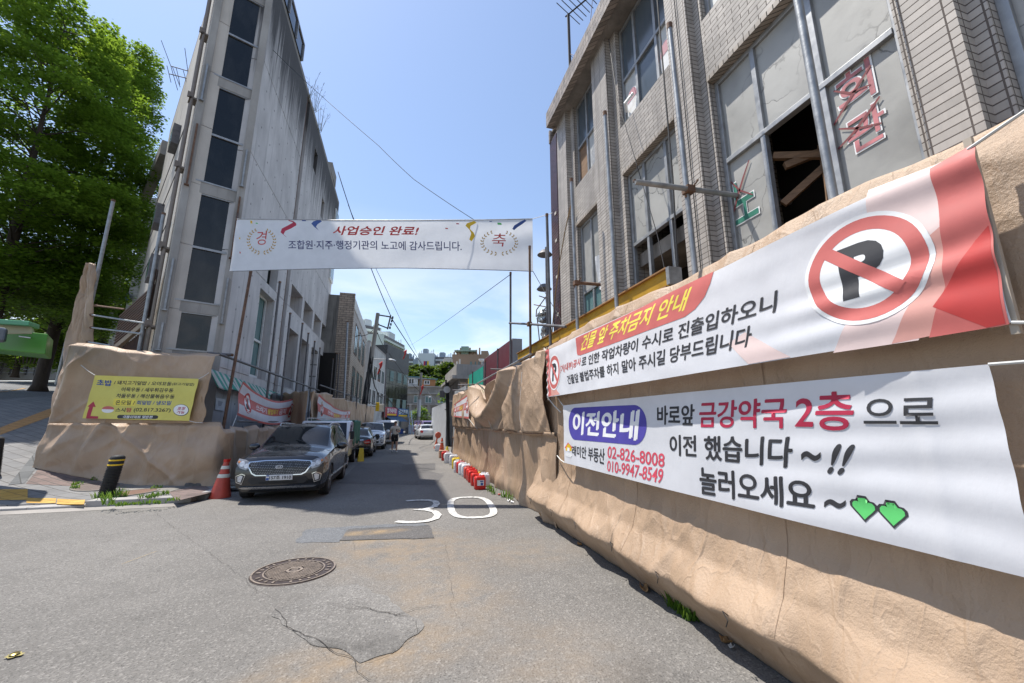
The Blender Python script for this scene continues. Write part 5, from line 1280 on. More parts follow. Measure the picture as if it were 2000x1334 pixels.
# --- congratulation banner across the street
OD = 10.0
o0, o1 = P(463,428,D=OD), P(1040,428,D=OD)
zt0, zb0 = o0.z, P(460,530,D=OD).z
def ohd(a, b): return 0.10*sin(pi*a)*(b-0.5) + 0.02*N3(a*6, b*2, 2) + 0.02*sm((a-0.6)/0.4)*sin(b*11 - a*9)*b
OH = Banner('street_banner', 'white congratulation banner with gold laurel wreaths hung high across the street', o0.xy, o1.xy, lambda a: zt0 - 0.06*sin(pi*a), lambda a: zb0 + 0.11*sin(pi*min(1,max(0,a)))**1.0, ohd, M['banner_hang'], (_s*-1, -_c), None, 120, 24)
def z5(x, y): return (440 + x/3.226, 400 + y/3.226)
def q5(x0, yt0, yb0, x1, yt1, yb1): return [z5(x0,yt0), z5(x0,yb0), z5(x1,yt1), z5(x1,yb1)]
OH.text('사업승인 완료!', q5(680,136,193,1222,138,195), M['ink_red'], 0.045, 0.25)
OH.text('조합원·지주·행정기관의 노고에 감사드립니다.', q5(398,224,281,1490,232,291), M['ink_navy'], 0.012)
OH.text('경', q5(196,166,252,264,166,252), M['ink_red'], 0.0, 0.15); OH.text('축', q5(1680,180,262,1768,180,262), M['ink_red'], 0.0, 0.15)
def laurel(cx, cy, rx, ry):
    mbv, mbf = [], []
    for sd in (-1, 1):
        for k in range(11):
            w = radians(-82 + 14.2*k); c = Vector((cx + sd*rx*cos(w), cy - ry*sin(w)))
            tg = Vector((-sd*rx*sin(w), -ry*cos(w))).normalized()
            for off in (-1, 1):
                d = (tg*0.8 + Vector((tg.y, -tg.x))*off*0.75).normalized(); n = Vector((-d.y, d.x)); l = 20 - 0.5*k
                b0 = len(mbv); mbv += [z5(*c), z5(*(c+d*l*0.5+n*4.5)), z5(*(c+d*l)), z5(*(c+d*l*0.5-n*4.5))]; mbf.append((b0, b0+1, b0+2, b0+3))
    vs = [OH.ab(*q) for q in mbv]; OH.put('laurel_wreath', vs, mbf, M['ink_gold'], 0.004, 1, 1)
laurel(228,228,82,75); laurel(1726,238,108,72)
def ribbon(pts, w, mat, name='ribbon_print'):
    pts = [Vector(p) for p in pts]; vs = []
    for i, p in enumerate(pts):
        ww = w*(0.5+0.8*sin(pi*(i+0.5)/len(pts))); vs += [OH.ab(*z5(p.x-ww*0.5, p.y-ww*0.35)), OH.ab(*z5(p.x+ww*0.5, p.y+ww*0.35))]
    OH.put(name, vs, [(2*i, 2*i+1, 2*i+3, 2*i+2) for i in range(len(pts)-1)], mat, 0.003, 1, 1)
ribbon([(400,101),(440,112),(440,124),(405,142),(368,158),(358,180),(384,203)], 18, M['ink_crimson']); ribbon([(605,103),(572,118),(560,132),(575,150),(590,162)], 22, M['ink_royal'])
ribbon([(1576,110),(1535,128),(1528,145),(1552,168),(1562,190),(1545,225)], 22, M['ink_amber']); ribbon([(1892,99),(1862,118),(1830,138),(1814,156)], 14, M['ink_royal'])
for x, y, w, h, mt in ((166,110,7,10,'ink_amber'),(200,118,7,4,'ink_green'),(92,212,4,6,'ink_amber'),(92,300,4,6,'ink_red'),(500,104,14,3,'ink_royal'),(1465,123,10,4,'ink_crimson'),(1396,152,9,4,'ink_red'),(1672,107,8,3,'ink_royal'),(1728,122,14,7,'ink_green')):
    OH.poly([z5(x-w,y-h), z5(x+w*0.8,y-h*0.7), z5(x+w,y+h), z5(x-w*0.8,y+h*0.8)], M[mt], 0.003, 'confetti_print', nx=1, ny=1)
OH.rope(0,1,onface(1.5,8.6,0.1),0.008,M['cable']); OH.rope(0,0,onface(1.5,7.0,0.1),0.008,M['cable']); OH.rope(1,1,P(1096,410,X=3.42),0.008); OH.rope(1,0,P(1105,640,X=3.35),0.008,M['cable'])
hm = MB(); hm.tube([OH.S(k/24,1,0) for k in range(25)], 0.012, 6); hm.tube([OH.S(k/24,0,0) for k in range(25)], 0.010, 6); hm.build('hem_cord', M['galv'], OH.t, True)

# --- yellow menu banner
off = tn*0.20; y0_, y1_ = p0+off, p1+off
def vpl(u, v): return V(u, v, y0_, y1_)
yTL, yBL, yTR, yBR = vpl(186,733), vpl(161,817), vpl(388,740), vpl(369,822)
def lin(a0, a1): return lambda a: a0 + (a1-a0)*a
class YB(Banner):
    """same cloth with raked ends"""
    def S(s, a, b, e=0.0):
        q = (yBL.lerp(yBR, a)).lerp(yTL.lerp(yTR, a), b); return q + s.out*(s.disp(a, b)+e)
    def ab(s, u, v):
        p = vpl(u, v); a, b = 0.5, 0.5
        for _ in range(12):
            l, r = yBL.lerp(yTL, b), yBR.lerp(yTR, b); d = Vector((r.x-l.x, r.y-l.y)); a = (Vector((p.x-l.x, p.y-l.y))).dot(d)/d.length_squared
            z0, z1 = yBL.z+(yBR.z-yBL.z)*a, yTL.z+(yTR.z-yTL.z)*a; b = (p.z-z0)/(z1-z0)
        return (a, b)
Y = YB('menu_banner', 'yellow food menu banner with a red arrow on the left tan tarpaulin', yTL.xy, yTR.xy, lin(yTL.z,yTR.z), lin(yBL.z,yBR.z), lambda a, b: 0.012*N3(a*5, b*3, 1)+0.006*sin(b*14+a*5), M['yellow_cloth'], tn, None, 60, 24)
def zy(x, y): return (140 + x/7.143, 710 + y/7.143)
def qy(x0, t0, b0, x1, t1, b1): return [zy(x0+8,t0), zy(x0-8,b0), zy(x1+8,t1), zy(x1-8,b1)]
Y.text('초밥', qy(352,220,305,560,235,316), M['ink_royal'], 0.05)
Y.text('/ 돼지고기덮밥 / 오야꼬동', qy(590,236,292,1395,256,312), M['ink_black'], 0.03); Y.text('(닭고기덮밥)', qy(1402,265,308,1705,272,318), M['ink_black'], 0.02)
Y.text('어묵우동 / 새우튀김우동', qy(692,330,390,1424,346,404), M['ink_black'], 0.03); Y.text('차돌우동 / 해산물볶음우동', qy(630,418,476,1434,434,492), M['ink_black'], 0.03)
Y.poly([zy(598,490),zy(905,502),zy(882,592),zy(576,582)], M['ink_yellow'], 0.003, 'yellow_highlight'); Y.text('온모밀 /', qy(618,510,576,886,516,580), M['ink_black'], 0.03)
Y.text('회덮밥 / 냉모밀', qy(912,516,574,1388,522,582), M['ink_royal'], 0.03); Y.text('스시', qy(608,616,674,748,618,676), M['ink_black'], 0.04); Y.text('맘', qy(762,616,676,834,618,680), M['ink_crimson'], 0.04)
Y.text('(02.817.3267)', qy(862,618,684,1384,628,688), M['ink_black'], 0.02)
def ell(cx, cy, rx, ry, n=28, a0=0, a1=2*pi): return [zy(cx+rx*cos(a0+(a1-a0)*k/n), cy-ry*sin(a0+(a1-a0)*k/n)) for k in range(n + (0 if a1-a0 > 6.2 else 1))]
Y.poly(ell(500,650,84,38), M['ink_white'], 0.003, 'rice_print', nx=4, ny=3); Y.poly(ell(505,632,84,38,20,-0.25,pi+0.1), M['ink_rose'], 0.0045, 'fish_print', nx=4, ny=3)
Y.poly([zy(660,716),zy(1180,722),zy(1205,735),zy(1200,765),zy(1170,774),zy(655,768),zy(636,752),zy(640,728)], M['ink_black'], 0.003, 'black_pill'); Y.text('극동아파트 맞은편', qy(716,724,764,1128,728,768), M['ink_white'], 0.03)
Y.poly(ell(1528,650,110,82), M['ink_black'], 0.003, 'bubble_outline', nx=4, ny=4); Y.poly(ell(1526,648,103,75), M['ink_white'], 0.0042, 'bubble', nx=4, ny=4)
Y.text('포장', qy(1482,604,650,1590,606,652), M['ink_crimson'], 0.04, e=0.0055); Y.text('가능', qy(1468,656,700,1580,660,702), M['ink_crimson'], 0.04, e=0.0055)
Y.poly([zy(*q) for q in ((218,600),(302,528),(332,606),(297,604),(266,732),(374,736),(370,768),(200,766),(244,602))], M['ink_crimson'], 0.003, 'arrow_print', nx=4, ny=4)
Y.rope(0,1,V(158,713,y0_-off*0.4,y1_-off*0.4)); Y.rope(1,1,V(408,728,y0_-off*0.4,y1_-off*0.4)); Y.rope(1,0,V(396,826,y0_-off*0.4,y1_-off*0.4))

# --- trash warning banners
def trash(label, p0, p1, zt, zb, out, disp, rich, group):
    B = Banner('warning_banner', label, p0, p1, zt, zb, disp, M['banner'], out, group, 60, 16)
    fr = 0.06; fa = fr/B.L*1.0; H = B.zt(0.5)-B.zb(0.5); fb = fr/H
    for pts in ([(0,0),(1,0),(1,fb),(0,fb)], [(0,1-fb),(1,1-fb),(1,1),(0,1)], [(0,fb),(fa,fb),(fa,1-fb),(0,1-fb)], [(1-fa,fb),(1,fb),(1,1-fb),(1-fa,1-fb)]): B.poly(pts, M['ink_rose'], 0.003, 'red_border', False, 20 if pts[1][0]-pts[0][0] > 0.5 else 2, 4)
    B.poly([(fa*1.2,0.36),(1-fa*1.2,0.36),(1-fa*1.2,0.68),(fa*1.2,0.68)], M['ink_rose'], 0.003, 'red_band', False, 24, 3)
    def tx(s, a0, a1, b0, b1, mt): 
        vs, fs = text2d(s, 0.02); B.put('lettering', [(a0+(a1-a0)*x, b0+(b1-b0)*y) for x, y in vs], fs, M[mt], 0.006, 1, 1)
    tx('쓰레기', 0.24, 0.42, 0.41, 0.64, 'ink_white'); tx('불법투기', 0.44, 0.64, 0.41, 0.64, 'ink_yellow'); tx('금지', 0.68, 0.80, 0.41, 0.64, 'ink_white')
    for ca in (0.12, 0.90):
        B.put('sign_disc', B.circ(ca, 0.5, 0.34*H, 28), [tuple(range(28))], M['ink_white'], 0.004, 4, 4); B.ring(ca, 0.5, 0.27*H, 0.35*H, M['ink_red'], 0.005, 'sign_ring', 28)
        B.put('sign_figure', [(ca+x*0.2*H/B.L, 0.5+y*0.2) for x, y in ((-0.7,-1),(-0.2,-1),(0.1,-0.3),(0.4,-1),(0.7,-1),(0.45,0.0),(0.5,0.5),(0.25,1.0),(0.0,0.9),(0.05,0.3),(-0.4,-0.1),(-0.8,-0.4))], [tuple(range(12))], M['ink_black'], 0.0055, 1, 1)
        w = 0.03*H; k_ = 0.2*H
        B.put('sign_bar', [(ca+(sx*k_+ox)/B.L, 0.5+(-sx*k_+oy)/H) for sx, ox, oy in ((-1,-w,-w),(1,-w,-w),(1,w,w),(-1,w,w))], [(0,1,2,3)], M['ink_red'], 0.0068, 3, 3)
    return B
GT = 'red bordered warning banners against dumping'
T1 = trash('red bordered dumping warning banner sagging under the striped awning behind the dark SUV', (-4.5,13.35), (-4.5,19.8), lambda a: 2.90-0.12*a-0.34*sin(pi*a), lambda a: 1.93-0.16*a-0.22*sin(pi*a), (1,0), lambda a, b: 0.05*N3(a*5, b*1.5, 2)+0.03*sin(b*7+a*3), 1, GT)
T1.rope(0,0,(-4.45,13.0,1.62)); T1.rope(1,1,(-4.9,21.2,3.6)); T1.rope(1,0,(-4.45,20.3,1.6))
T2 = trash('red bordered dumping warning banner crumpled on the tarpaulin wall above the white truck', (-3.45,19.0), (-2.95,26.4), lambda a: 2.92-0.30*sin(pi*a*0.9)-0.42*a, lambda a: 1.78-0.1*sin(pi*a)-0.12*a, (1,-0.07), lambda a, b: 0.08*N3(a*5, b*2, 7)+0.05, 1, GT)
T3 = trash('small red bordered dumping warning banner on the far swagged tarpaulin at the right', (2.42,18.7), (2.42,14.5), lambda a: 2.52+0.24*a, lambda a: 1.96-0.12*a, (-1,0), lambda a, b: 0.02*N3(a*5, b*2, 7), 1, GT)
T3.rope(1,1,(2.6,14.2,3.0)); T3.rope(1,0,(2.5,13.2,1.5)); T3.rope(0,0,(2.5,19.3,1.6))
# ------------------------------------------------------------------ vehicles
def paint(name, col, rough=0.25, metal=0.0, coat=1.0):
    m, n, l, b = nt(name); b.inputs['Base Color'].default_value = (*col, 1); b.inputs['Metallic'].default_value = metal
    t = tex(n, l, 'Noise', 3, 6); l.new(mapr(n, l, t.outputs['Fac'], 0.35, 0.7, rough, rough+0.12), b.inputs['Roughness'])
    l.new(mixc(n, l, col, tuple(min(1, x*1.5+0.03) for x in col), mapr(n, l, t.outputs['Fac'], 0.55, 0.8, 0, 0.35)), b.inputs['Base Color'])
    b.inputs['Coat Weight'].default_value = coat; b.inputs['Coat Roughness'].default_value = 0.03; return m
M['car_grey'] = paint('charcoal_car_paint', (0.017,0.017,0.020), 0.22, 0.3)
M['car_black'] = paint('black_car_paint', (0.010,0.010,0.012), 0.2)
M['car_white'] = paint('white_car_paint', (0.62,0.63,0.65), 0.3)
M['car_dark'] = paint('dark_van_paint', (0.05,0.055,0.055), 0.3); M['car_purple'] = paint('violet_van_paint', (0.16,0.12,0.24), 0.3)
M['carglass'] = dirtglass('tinted_car_glass', (0.010,0.013,0.016), 0.02, amt=0.03)
M['trim'] = flat('black_car_plastic', (0.022,0.022,0.024), 0.6); M['chrome'] = flat('chrome_trim', (0.62,0.63,0.65), 0.12, 1.0, 0.05)
M['satin'] = flat('satin_silver_trim', (0.42,0.42,0.43), 0.3, 0.7, 0.08); M['lamp'] = flat('lamp_lens', (0.66,0.67,0.69), 0.12, 0.3, 0.3, 30); M['lamp_dark'] = flat('lamp_housing', (0.30,0.30,0.31), 0.12, 0.4, 0.3, 20)
M['amber'] = flat('amber_lens', (0.55,0.22,0.08), 0.15, 0.2, 0.2, 20); M['taillight'] = flat('red_lens', (0.42,0.012,0.012), 0.12, 0, 0.3, 12)
M['plate'] = flat('number_plate', (0.66,0.67,0.68), 0.4, 0, 0.04); M['rim'] = flat('alloy_rim', (0.40,0.38,0.37), 0.3, 0.8, 0.15)

def catmull(ps, t):
    n = len(ps)-1; t = max(0, min(n-1e-6, t)); i = int(t); f = t-i
    p0, p1, p2, p3 = ps[max(0,i-1)], ps[i], ps[i+1], ps[min(n,i+2)]
    return [0.5*((2*b)+(c-a)*f+(2*a-5*b+4*c-d)*f*f+(3*b-a-3*c+d)*f**3) if abs(b-c) > 1e-5 else b for a, b, c, d in zip(p0, p1, p2, p3)]
class Car:
    """nose at local y=0 pointing to -y, tail at +y. st: list of stations, each 8 points (x, z, dy) from sill to roof centre"""
    def __init__(s, st, ys, sweep=0.15, rsweep=0.12):
        s.st, s.ys, s.sweep, s.rs = st, ys, sweep, rsweep; s.L = ys[-1]; s.hw = max(p[0] for q in st for p in q)
        s.flat = [[c for p, y in zip(q, [yy]*8) for c in (p[0], y+(p[2] if len(p) > 2 else 0), p[1])] for q, yy in zip(st, ys)]
    def deform(s, x, y, z):
        k = (abs(x)/s.hw)**2.2; return (x, y + s.sweep*k*exp(-max(0,y)/0.45) - s.rs*k*exp(-max(0,s.L-y)/0.4), z)
    def pt(s, t, k, sd=1):
        f = catmull(s.flat, t); k = max(0, min(6.9999, k)); i = int(k); g = k-i
        ps = [f[3*j:3*j+3] for j in range(8)]
        c = catmull(ps, k) if 0 else [a+(b-a)*g for a, b in zip(ps[i], ps[i+1])]
        if i >= 5: c = catmull(ps, k)
        return s.deform(sd*max(0,c[0]), c[1], c[2])
    def front(s, x, z, e=0.0, end=0):
        """point on the nose (end 0) or tail (end 1) at lateral x, height z"""
        q = s.st[-1 if end else 0]; zs = [p[1] for p in q]; ds = [p[2] if len(p) > 2 else 0 for p in q]
        dy = lerp1(zs, ds, z); y = (s.L if end else 0) + dy
        X, Y_, Z_ = s.deform(x, y, z); return (X, Y_ + (e if end else -e), Z_)
    def build(s, root, mats, glass, wheels, r, arch=0.06, nt_=90, nk=42):
        T = len(s.st)-1
        body, dark = MB(), MB(); gl = {}
        def inw(p):
            for wy in wheels:
                if (p[1]-wy)**2 + (p[2]-r)**2 < (r+arch)**2 and p[2] < r*2.1: return True
            return False
        for sd in (1, -1):
            V_ = [[s.pt(T*i/nt_, 7*j/nk, sd) for j in range(nk+1)] for i in range(nt_+1)]
            for i in range(nt_):
                for j in range(nk):
                    q = [V_[i][j], V_[i+1][j], V_[i+1][j+1], V_[i][j+1]]
                    if sd < 0: q = q[::-1]
                    t_, k_ = T*(i+0.5)/nt_, 7*(j+0.5)/nk; c = [sum(p[m] for p in q)/4 for m in range(3)]
                    if k_ < 4.1 and abs(c[0]) > s.hw*0.8 and inw(c): continue
                    dest = body
                    for nm, (t0, t1, k0, k1) in glass:
                        if t0 < t_ < t1 and k0 < k_ < k1: dest = gl.setdefault((nm, sd if nm == 'side_window' else 0), MB())
                    if dest is body and k_ < 0.8: dest = dark
                    dest.quad(*q)
        for e in (0, 1):                                           # nose and tail skins
            q = s.st[-1 if e else 0]; zs = [p[1] for p in q]; n = 18; rows = []
            for p in q: rows.append([s.front(p[0]*(2*i/n-1), p[1], 0, e) for i in range(n+1)])
            for a, b in zip(rows, rows[1:]):
                for i in range(n):
                    f = [a[i], a[i+1], b[i+1], b[i]]; body.quad(*(f if not e else f[::-1]))
        body.build('body', mats, root, True, world=False, merge=True); dark.build('sill', M['trim'], root, True, world=False, merge=True)
        for (nm, sd), mb in gl.items(): mb.build(nm, M['carglass'], root, 'all', world=False, merge=True)
        inner = MB(); inner.box(-s.hw*0.86, s.hw*0.86, s.L*0.06, s.L*0.94, r*0.55, r*1.9); inner.build('underbody', M['black'], root, world=False)
        for wy in wheels:
            for sd in (1, -1): wheel(root, (sd*(s.hw-0.115), wy, r), r, 0.21, sd)
            for sd in (1, -1):
                mb = MB(); n = 16
                ring = [[(sd*(s.hw*(0.955 if rr < 1 else 0.968)+0.004*k), wy + (r+arch+dr)*cos(pi*i/n), max(0.2, r + (r+arch+dr)*sin(pi*i/n))) for i in range(n+1)] for k, (rr, dr) in enumerate(((0,-0.03),(1,-0.01),(1,0.05)))]
                for a, b in zip(ring, ring[1:]):
                    for i in range(n): mb.quad(a[i], a[i+1], b[i+1], b[i]) if sd < 0 else mb.quad(a[i+1], a[i], b[i], b[i+1])
                mb.build('wheel_arch', M['trim'], root, True, world=False)
def wheel(root, c, r, w, sd, rimmat=None, name='wheel'):
    ty = MB().lathe([(r*0.66,-w/2),(r*0.93,-w/2),(r,-w*0.36),(r,w*0.36),(r*0.93,w/2),(r*0.66,w/2)], 32, c, 'X').build(name, M['rubber'], root, True, world=False)
    o = sd*w*0.44
    rm = MB(); rm.lathe([(r*0.68,o-sd*0.06),(r*0.68,o),(r*0.61,o+sd*0.005),(r*0.60,o-sd*0.05)] if sd > 0 else [(r*0.60,o-sd*0.05),(r*0.61,o+sd*0.005),(r*0.68,o),(r*0.68,o-sd*0.06)], 32, c, 'X')
    for k in range(5):
        a = 2*pi*k/5 + 0.3
        for d in (-0.16, 0.16):
            p0 = Vector((c[0]+o-sd*0.02, c[1]+0.1*r*cos(a), c[2]+0.1*r*sin(a))); p1 = Vector((c[0]+o-sd*0.005, c[1]+0.63*r*cos(a+d), c[2]+0.63*r*sin(a+d)))
            rm.beam(p0, p1, 0.035, 0.03, (1,0,0))
    rm.lathe([(0.0,0.02),(r*0.16,0.015),(r*0.18,-0.03)], 14, (c[0]+o-(0.0 if sd > 0 else 0.0), c[1], c[2]), 'X'); rm.build('rim', rimmat or M['rim'], ty, True, world=False)
    MB().lathe([(0.0,0),(r*0.6,0)] if sd > 0 else [(r*0.6,0),(0.0,0)], 20, (c[0]+o-sd*0.06, c[1], c[2]), 'X').build('brake_shadow', M['black'], ty, world=False)
    return ty
def onnose(car, pts, e, mat, root, name, end=0, thick=0.03, sub=6, label=None, parent_local=True):
    """raised piece on nose or tail from an (x,z) outline: front skin plus edge wall"""
    pts = [Vector(p) for p in pts]; fine = []
    for a, b in zip(pts, pts[1:]+pts[:1]):
        for k in range(sub): fine.append(a.lerp(b, k/sub))
    c = sum(fine, Vector((0,0)))/len(fine); n = len(fine)
    rings = [[car.front(*c.lerp(p, f), e, end) for p in fine] for f in (1.0, 0.66, 0.33)] + [[car.front(p.x, p.y, e-thick, end) for p in fine]]
    mb = MB(); vs = rings[0]+rings[1]+rings[2]+rings[3]+[car.front(c.x, c.y, e, end)]; fs = []
    for i in range(n):
        j = (i+1) % n; fs += [(i,j,n+j,n+i),(n+i,n+j,2*n+j,2*n+i),(2*n+i,2*n+j,4*n),(3*n+i,3*n+j,j,i)]
    area = sum(fine[i].x*fine[(i+1)%n].y - fine[(i+1)%n].x*fine[i].y for i in range(n))
    if (area < 0) != bool(end): fs = [f[::-1] for f in fs]
    o = mb.add(vs, fs).build(name, mat, root, True, world=False)
    if label: o['label'] = label
    return o
def mirror(pts): return [(-x, z) for x, z in pts][::-1]
def plate_on(car, root, x0, x1, z0, z1, end, txt, e=0.05, blue=False):
    pl = onnose(car, [(x0,z0),(x1,z0),(x1,z1),(x0,z1)], e, M['plate'], root, 'number_plate', end, 0.04, 3)
    if txt:
        vs, fs = text2d(txt, 0.02); a0, a1 = x0+(0.07 if blue else 0.03), x1-0.025; sgn = 1 if not end else -1
        pts = [car.front((a0+(a1-a0)*(u if not end else 1-u)), z0+0.02+(z1-z0-0.04)*v, e+0.004, end) for u, v in vs]
        MB().add(pts, fs).build('plate_lettering', M['ink_black'], pl, world=False)
        if blue: MB().add([car.front(x, z, e+0.003, end) for x, z in ((x0+0.004,z0+0.005),(x0+0.062,z0+0.005),(x0+0.062,z1-0.005),(x0+0.004,z1-0.005))], [(0,1,2,3)]).build('plate_band', M['ink_royal'], pl, world=False)
    return pl
def mirrors(root, x, y, z, mat, s=1.0):
    for sd in (1, -1):
        m = MB(); c = Vector((sd*(x+0.11*s), y, z))
        def fn(u, v):
            a = 2*pi*u; b = pi*(v-0.5); return (c.x+0.12*s*cos(b)*cos(a)*(1 if True else 1), c.y+0.07*s*cos(b)*sin(a), c.z+0.085*s*sin(b))
        m.grid(fn, 16, 10); m.beam((sd*(x-0.06),y+0.02,z-0.06),(sd*(x+0.06),y,z-0.04),0.06,0.04); m.build('mirror', mat, root, True, world=False)
def handles(root, car, ts, k=3.05, mat='chrome'):
    for sd in (1, -1):
        for t in ts:
            a, b = Vector(car.pt(t, k, sd)), Vector(car.pt(t+0.12, k, sd)); m = MB(); m.beam(a+Vector((sd*0.015,0,0)), b+Vector((sd*0.015,0,0)), 0.03, 0.03); m.build('door_handle', M[mat], root, world=False, bevel=0.006)

SUV = [[(0.72,0.24,0.10),(0.84,0.34,0.02),(0.885,0.56,0.0),(0.885,0.74,0.02),(0.85,0.88,0.07),(0.72,0.955,0.15),(0.40,0.985,0.18),(0,0.995,0.20)],
       [(0.86,0.23),(0.92,0.38),(0.945,0.62),(0.935,0.82),(0.88,0.955),(0.74,1.02),(0.42,1.055),(0,1.065)],
       [(0.89,0.23),(0.935,0.40),(0.945,0.66),(0.94,0.88),(0.895,1.015),(0.76,1.07),(0.42,1.115),(0,1.125)],
       [(0.89,0.23),(0.935,0.40),(0.945,0.68),(0.94,0.93),(0.905,1.055),(0.80,1.10),(0.44,1.165),(0,1.185)],
       [(0.89,0.23),(0.935,0.40),(0.945,0.68),(0.94,0.95),(0.905,1.07),(0.70,1.52),(0.58,1.61),(0,1.645)],
       [(0.89,0.23),(0.935,0.40),(0.945,0.68),(0.94,0.96),(0.905,1.09),(0.71,1.57),(0.60,1.65),(0,1.69)],
       [(0.89,0.23),(0.935,0.40),(0.945,0.68),(0.94,0.98),(0.90,1.11),(0.68,1.54),(0.57,1.62),(0,1.66)],
       [(0.86,0.26),(0.92,0.42),(0.93,0.68),(0.92,0.95),(0.87,1.12),(0.66,1.45),(0.55,1.52),(0,1.56)],
       [(0.74,0.34,-0.05),(0.84,0.46,0),(0.87,0.66,0.02),(0.87,0.86,0),(0.83,1.02,-0.08),(0.70,1.10,-0.14),(0.45,1.14,-0.16),(0,1.16,-0.17)]]
SUVY = [0.0,0.42,0.95,1.28,2.12,3.0,4.1,4.5,4.78]
SUVG = [('windscreen',(3.06,3.95,5.12,7.1)),('side_window',(3.35,4.55,4.12,4.95)),('side_window',(4.62,5.5,4.12,4.95)),('side_window',(5.58,6.6,4.2,4.9)),('rear_window',(7.1,7.85,5.2,7.1))]
def suv_front(c, t, full, body):
    # grille with chrome surround and mesh, lamps, bumper openings, skid bar
    g = [(-0.60,0.86),(-0.63,0.80),(-0.52,0.64),(-0.44,0.60),(0.44,0.60),(0.52,0.64),(0.63,0.80),(0.60,0.86),(0.3,0.885),(-0.3,0.885)]
    onnose(c, [(x*1.045, 0.745+(z-0.745)*1.15) for x, z in g], 0.020, M['chrome'], t, 'grille_surround'); gr = onnose(c, g, 0.024, M['black'], t, 'grille')
    if full:
        mb = MB()
        for i in range(-17, 18):
            for j in range(8):
                x = i*0.034 + (0.017 if j % 2 else 0); z = 0.625 + j*0.034
                wlim = lerp1([0.60,0.64,0.80,0.88],[0.44,0.52,0.615,0.55], z)
                if abs(x) < wlim-0.01 and z < 0.87: mb.add([c.front(x+dx, z+dz, 0.030) for dx, dz in ((-0.011,0),(0,-0.008),(0.011,0),(0,0.008))], [(0,1,2,3)])
        mb.build('grille_mesh', M['satin'], gr, world=False)
        em = onnose(c, [(0.075*cos(2*pi*k/20), 0.76+0.04*sin(2*pi*k/20)) for k in range(20)], 0.040, M['white'], t, 'emblem', sub=1)
        MB().add([c.front(0.064*cos(2*pi*k/20), 0.76+0.031*sin(2*pi*k/20), 0.042) for k in range(20)], [tuple(range(20))]).build('emblem_field', M['black'], em, world=False)
        vs, fs = text2d('KIA', 0.02); MB().add([c.front(-0.05+0.10*u, 0.743+0.034*v, 0.044) for u, v in vs], fs).build('emblem_lettering', M['white'], em, world=False)
    hl = [(0.575,0.765),(0.66,0.70),(0.80,0.745),(0.885,0.84),(0.865,0.94),(0.72,0.915),(0.59,0.855)]
    for q in (hl, mirror(hl)):
        h = onnose(c, q, 0.018, M['lamp_dark'], t, 'headlight', sub=4); sg = 1 if q is hl else -1
        for x, z, r in ((0.668,0.79,0.050),(0.765,0.832,0.058)):
            onnose(c, [(sg*x+r*cos(a), z+r*sin(a)) for a in [2*pi*k/14 for k in range(14)]], 0.026, M['lamp'], h, 'lamp_lens', sub=1)
        onnose(c, [(sg*0.81,0.83),(sg*0.868,0.868),(sg*0.85,0.905),(sg*0.81,0.885)][::sg], 0.024, M['amber'], h, 'indicator', sub=3)
    fg = [(0.72,0.40),(0.84,0.44),(0.86,0.58),(0.74,0.63),(0.66,0.60)]
    for q in (fg, mirror(fg)):
        f = onnose(c, q, 0.016, M['chrome'], t, 'fog_lamp', sub=4); cx = sum(p[0] for p in q)/5; cz = sum(p[1] for p in q)/5
        onnose(c, [(cx+(x-cx)*0.84, cz+(z-cz)*0.84) for x, z in q], 0.02, M['trim'], f, 'lamp_recess', sub=3); onnose(c, [(cx+(x-cx)*0.55, cz+(z-cz)*0.66) for x, z in q], 0.028, M['lamp'], f, 'lamp_lens', sub=3)
    onnose(c, [(-0.52,0.40),(0.52,0.40),(0.60,0.48),(0.56,0.54),(-0.56,0.54),(-0.60,0.48)], 0.010, M['trim'], t, 'bumper_grille', sub=4)
    onnose(c, [(-0.36,0.415),(0.36,0.415),(0.38,0.45),(-0.38,0.45)], 0.016, M['black'], t, 'intake', sub=4)
    onnose(c, [(-0.70,0.30),(0.70,0.30),(0.78,0.335),(0.70,0.345),(-0.70,0.345),(-0.78,0.335)], 0.035, M['satin'], t, 'skid_bar', sub=5)

t = thing('parked_suv', 'dark charcoal SUV parked facing the camera at the left kerb, nearest of the parked vehicles', 'car', (-2.50,10.25,0))
c = Car(SUV, SUVY); c.build(t, M['car_grey'], SUVG, (0.93,3.71), 0.355)
suv_front(c, t, True, None)
plate_on(c, t, -0.23, 0.29, 0.485, 0.60, 0, '157조 1910', 0.05, True)
mirrors(t, 0.92, 1.72, 1.11, M['car_grey'], 1.1); handles(t, c, (4.0,4.85))
for sd in (1, -1):
    m = MB(); m.tube([c.pt(4.05,5.9,sd), Vector(c.pt(4.25,5.8,sd))+Vector((0,0,0.05)), Vector(c.pt(5,5.8,sd))+Vector((0,0,0.055)), Vector(c.pt(6.2,5.8,sd))+Vector((0,0,0.05)), c.pt(6.5,5.8,sd)], 0.018, 8); m.build('roof_rail', M['satin'], t, True, world=False)
    m = MB(); m.tube([Vector(c.pt(3.25+0.15*k,4.08,sd))+Vector((sd*0.004,0,0)) for k in range(22)], 0.011, 5); m.build('window_trim', M['chrome'], t, True, world=False)
    m = MB(); m.tube([Vector(c.pt(1.75+0.2*k,1.2,sd))+Vector((sd*0.006,0,-0.03)) for k in range(22)], 0.016, 5); m.build('side_trim', M['satin'], t, True, world=False)
m = MB(); a, b = Vector(c.pt(3.08,6.6,-1)), Vector(c.pt(3.3,5.6,-1)); m.tube([a+Vector((0,-0.01,0.02)), b+Vector((0,-0.01,0.02))], 0.008, 5); a, b = Vector(c.pt(3.08,6.5,1)), Vector(c.pt(3.25,6.9,-1)); m.tube([a+Vector((0,-0.01,0.02)), b+Vector((0,-0.01,0.02))], 0.008, 5); m.build('wiper', M['black'], t, world=False)

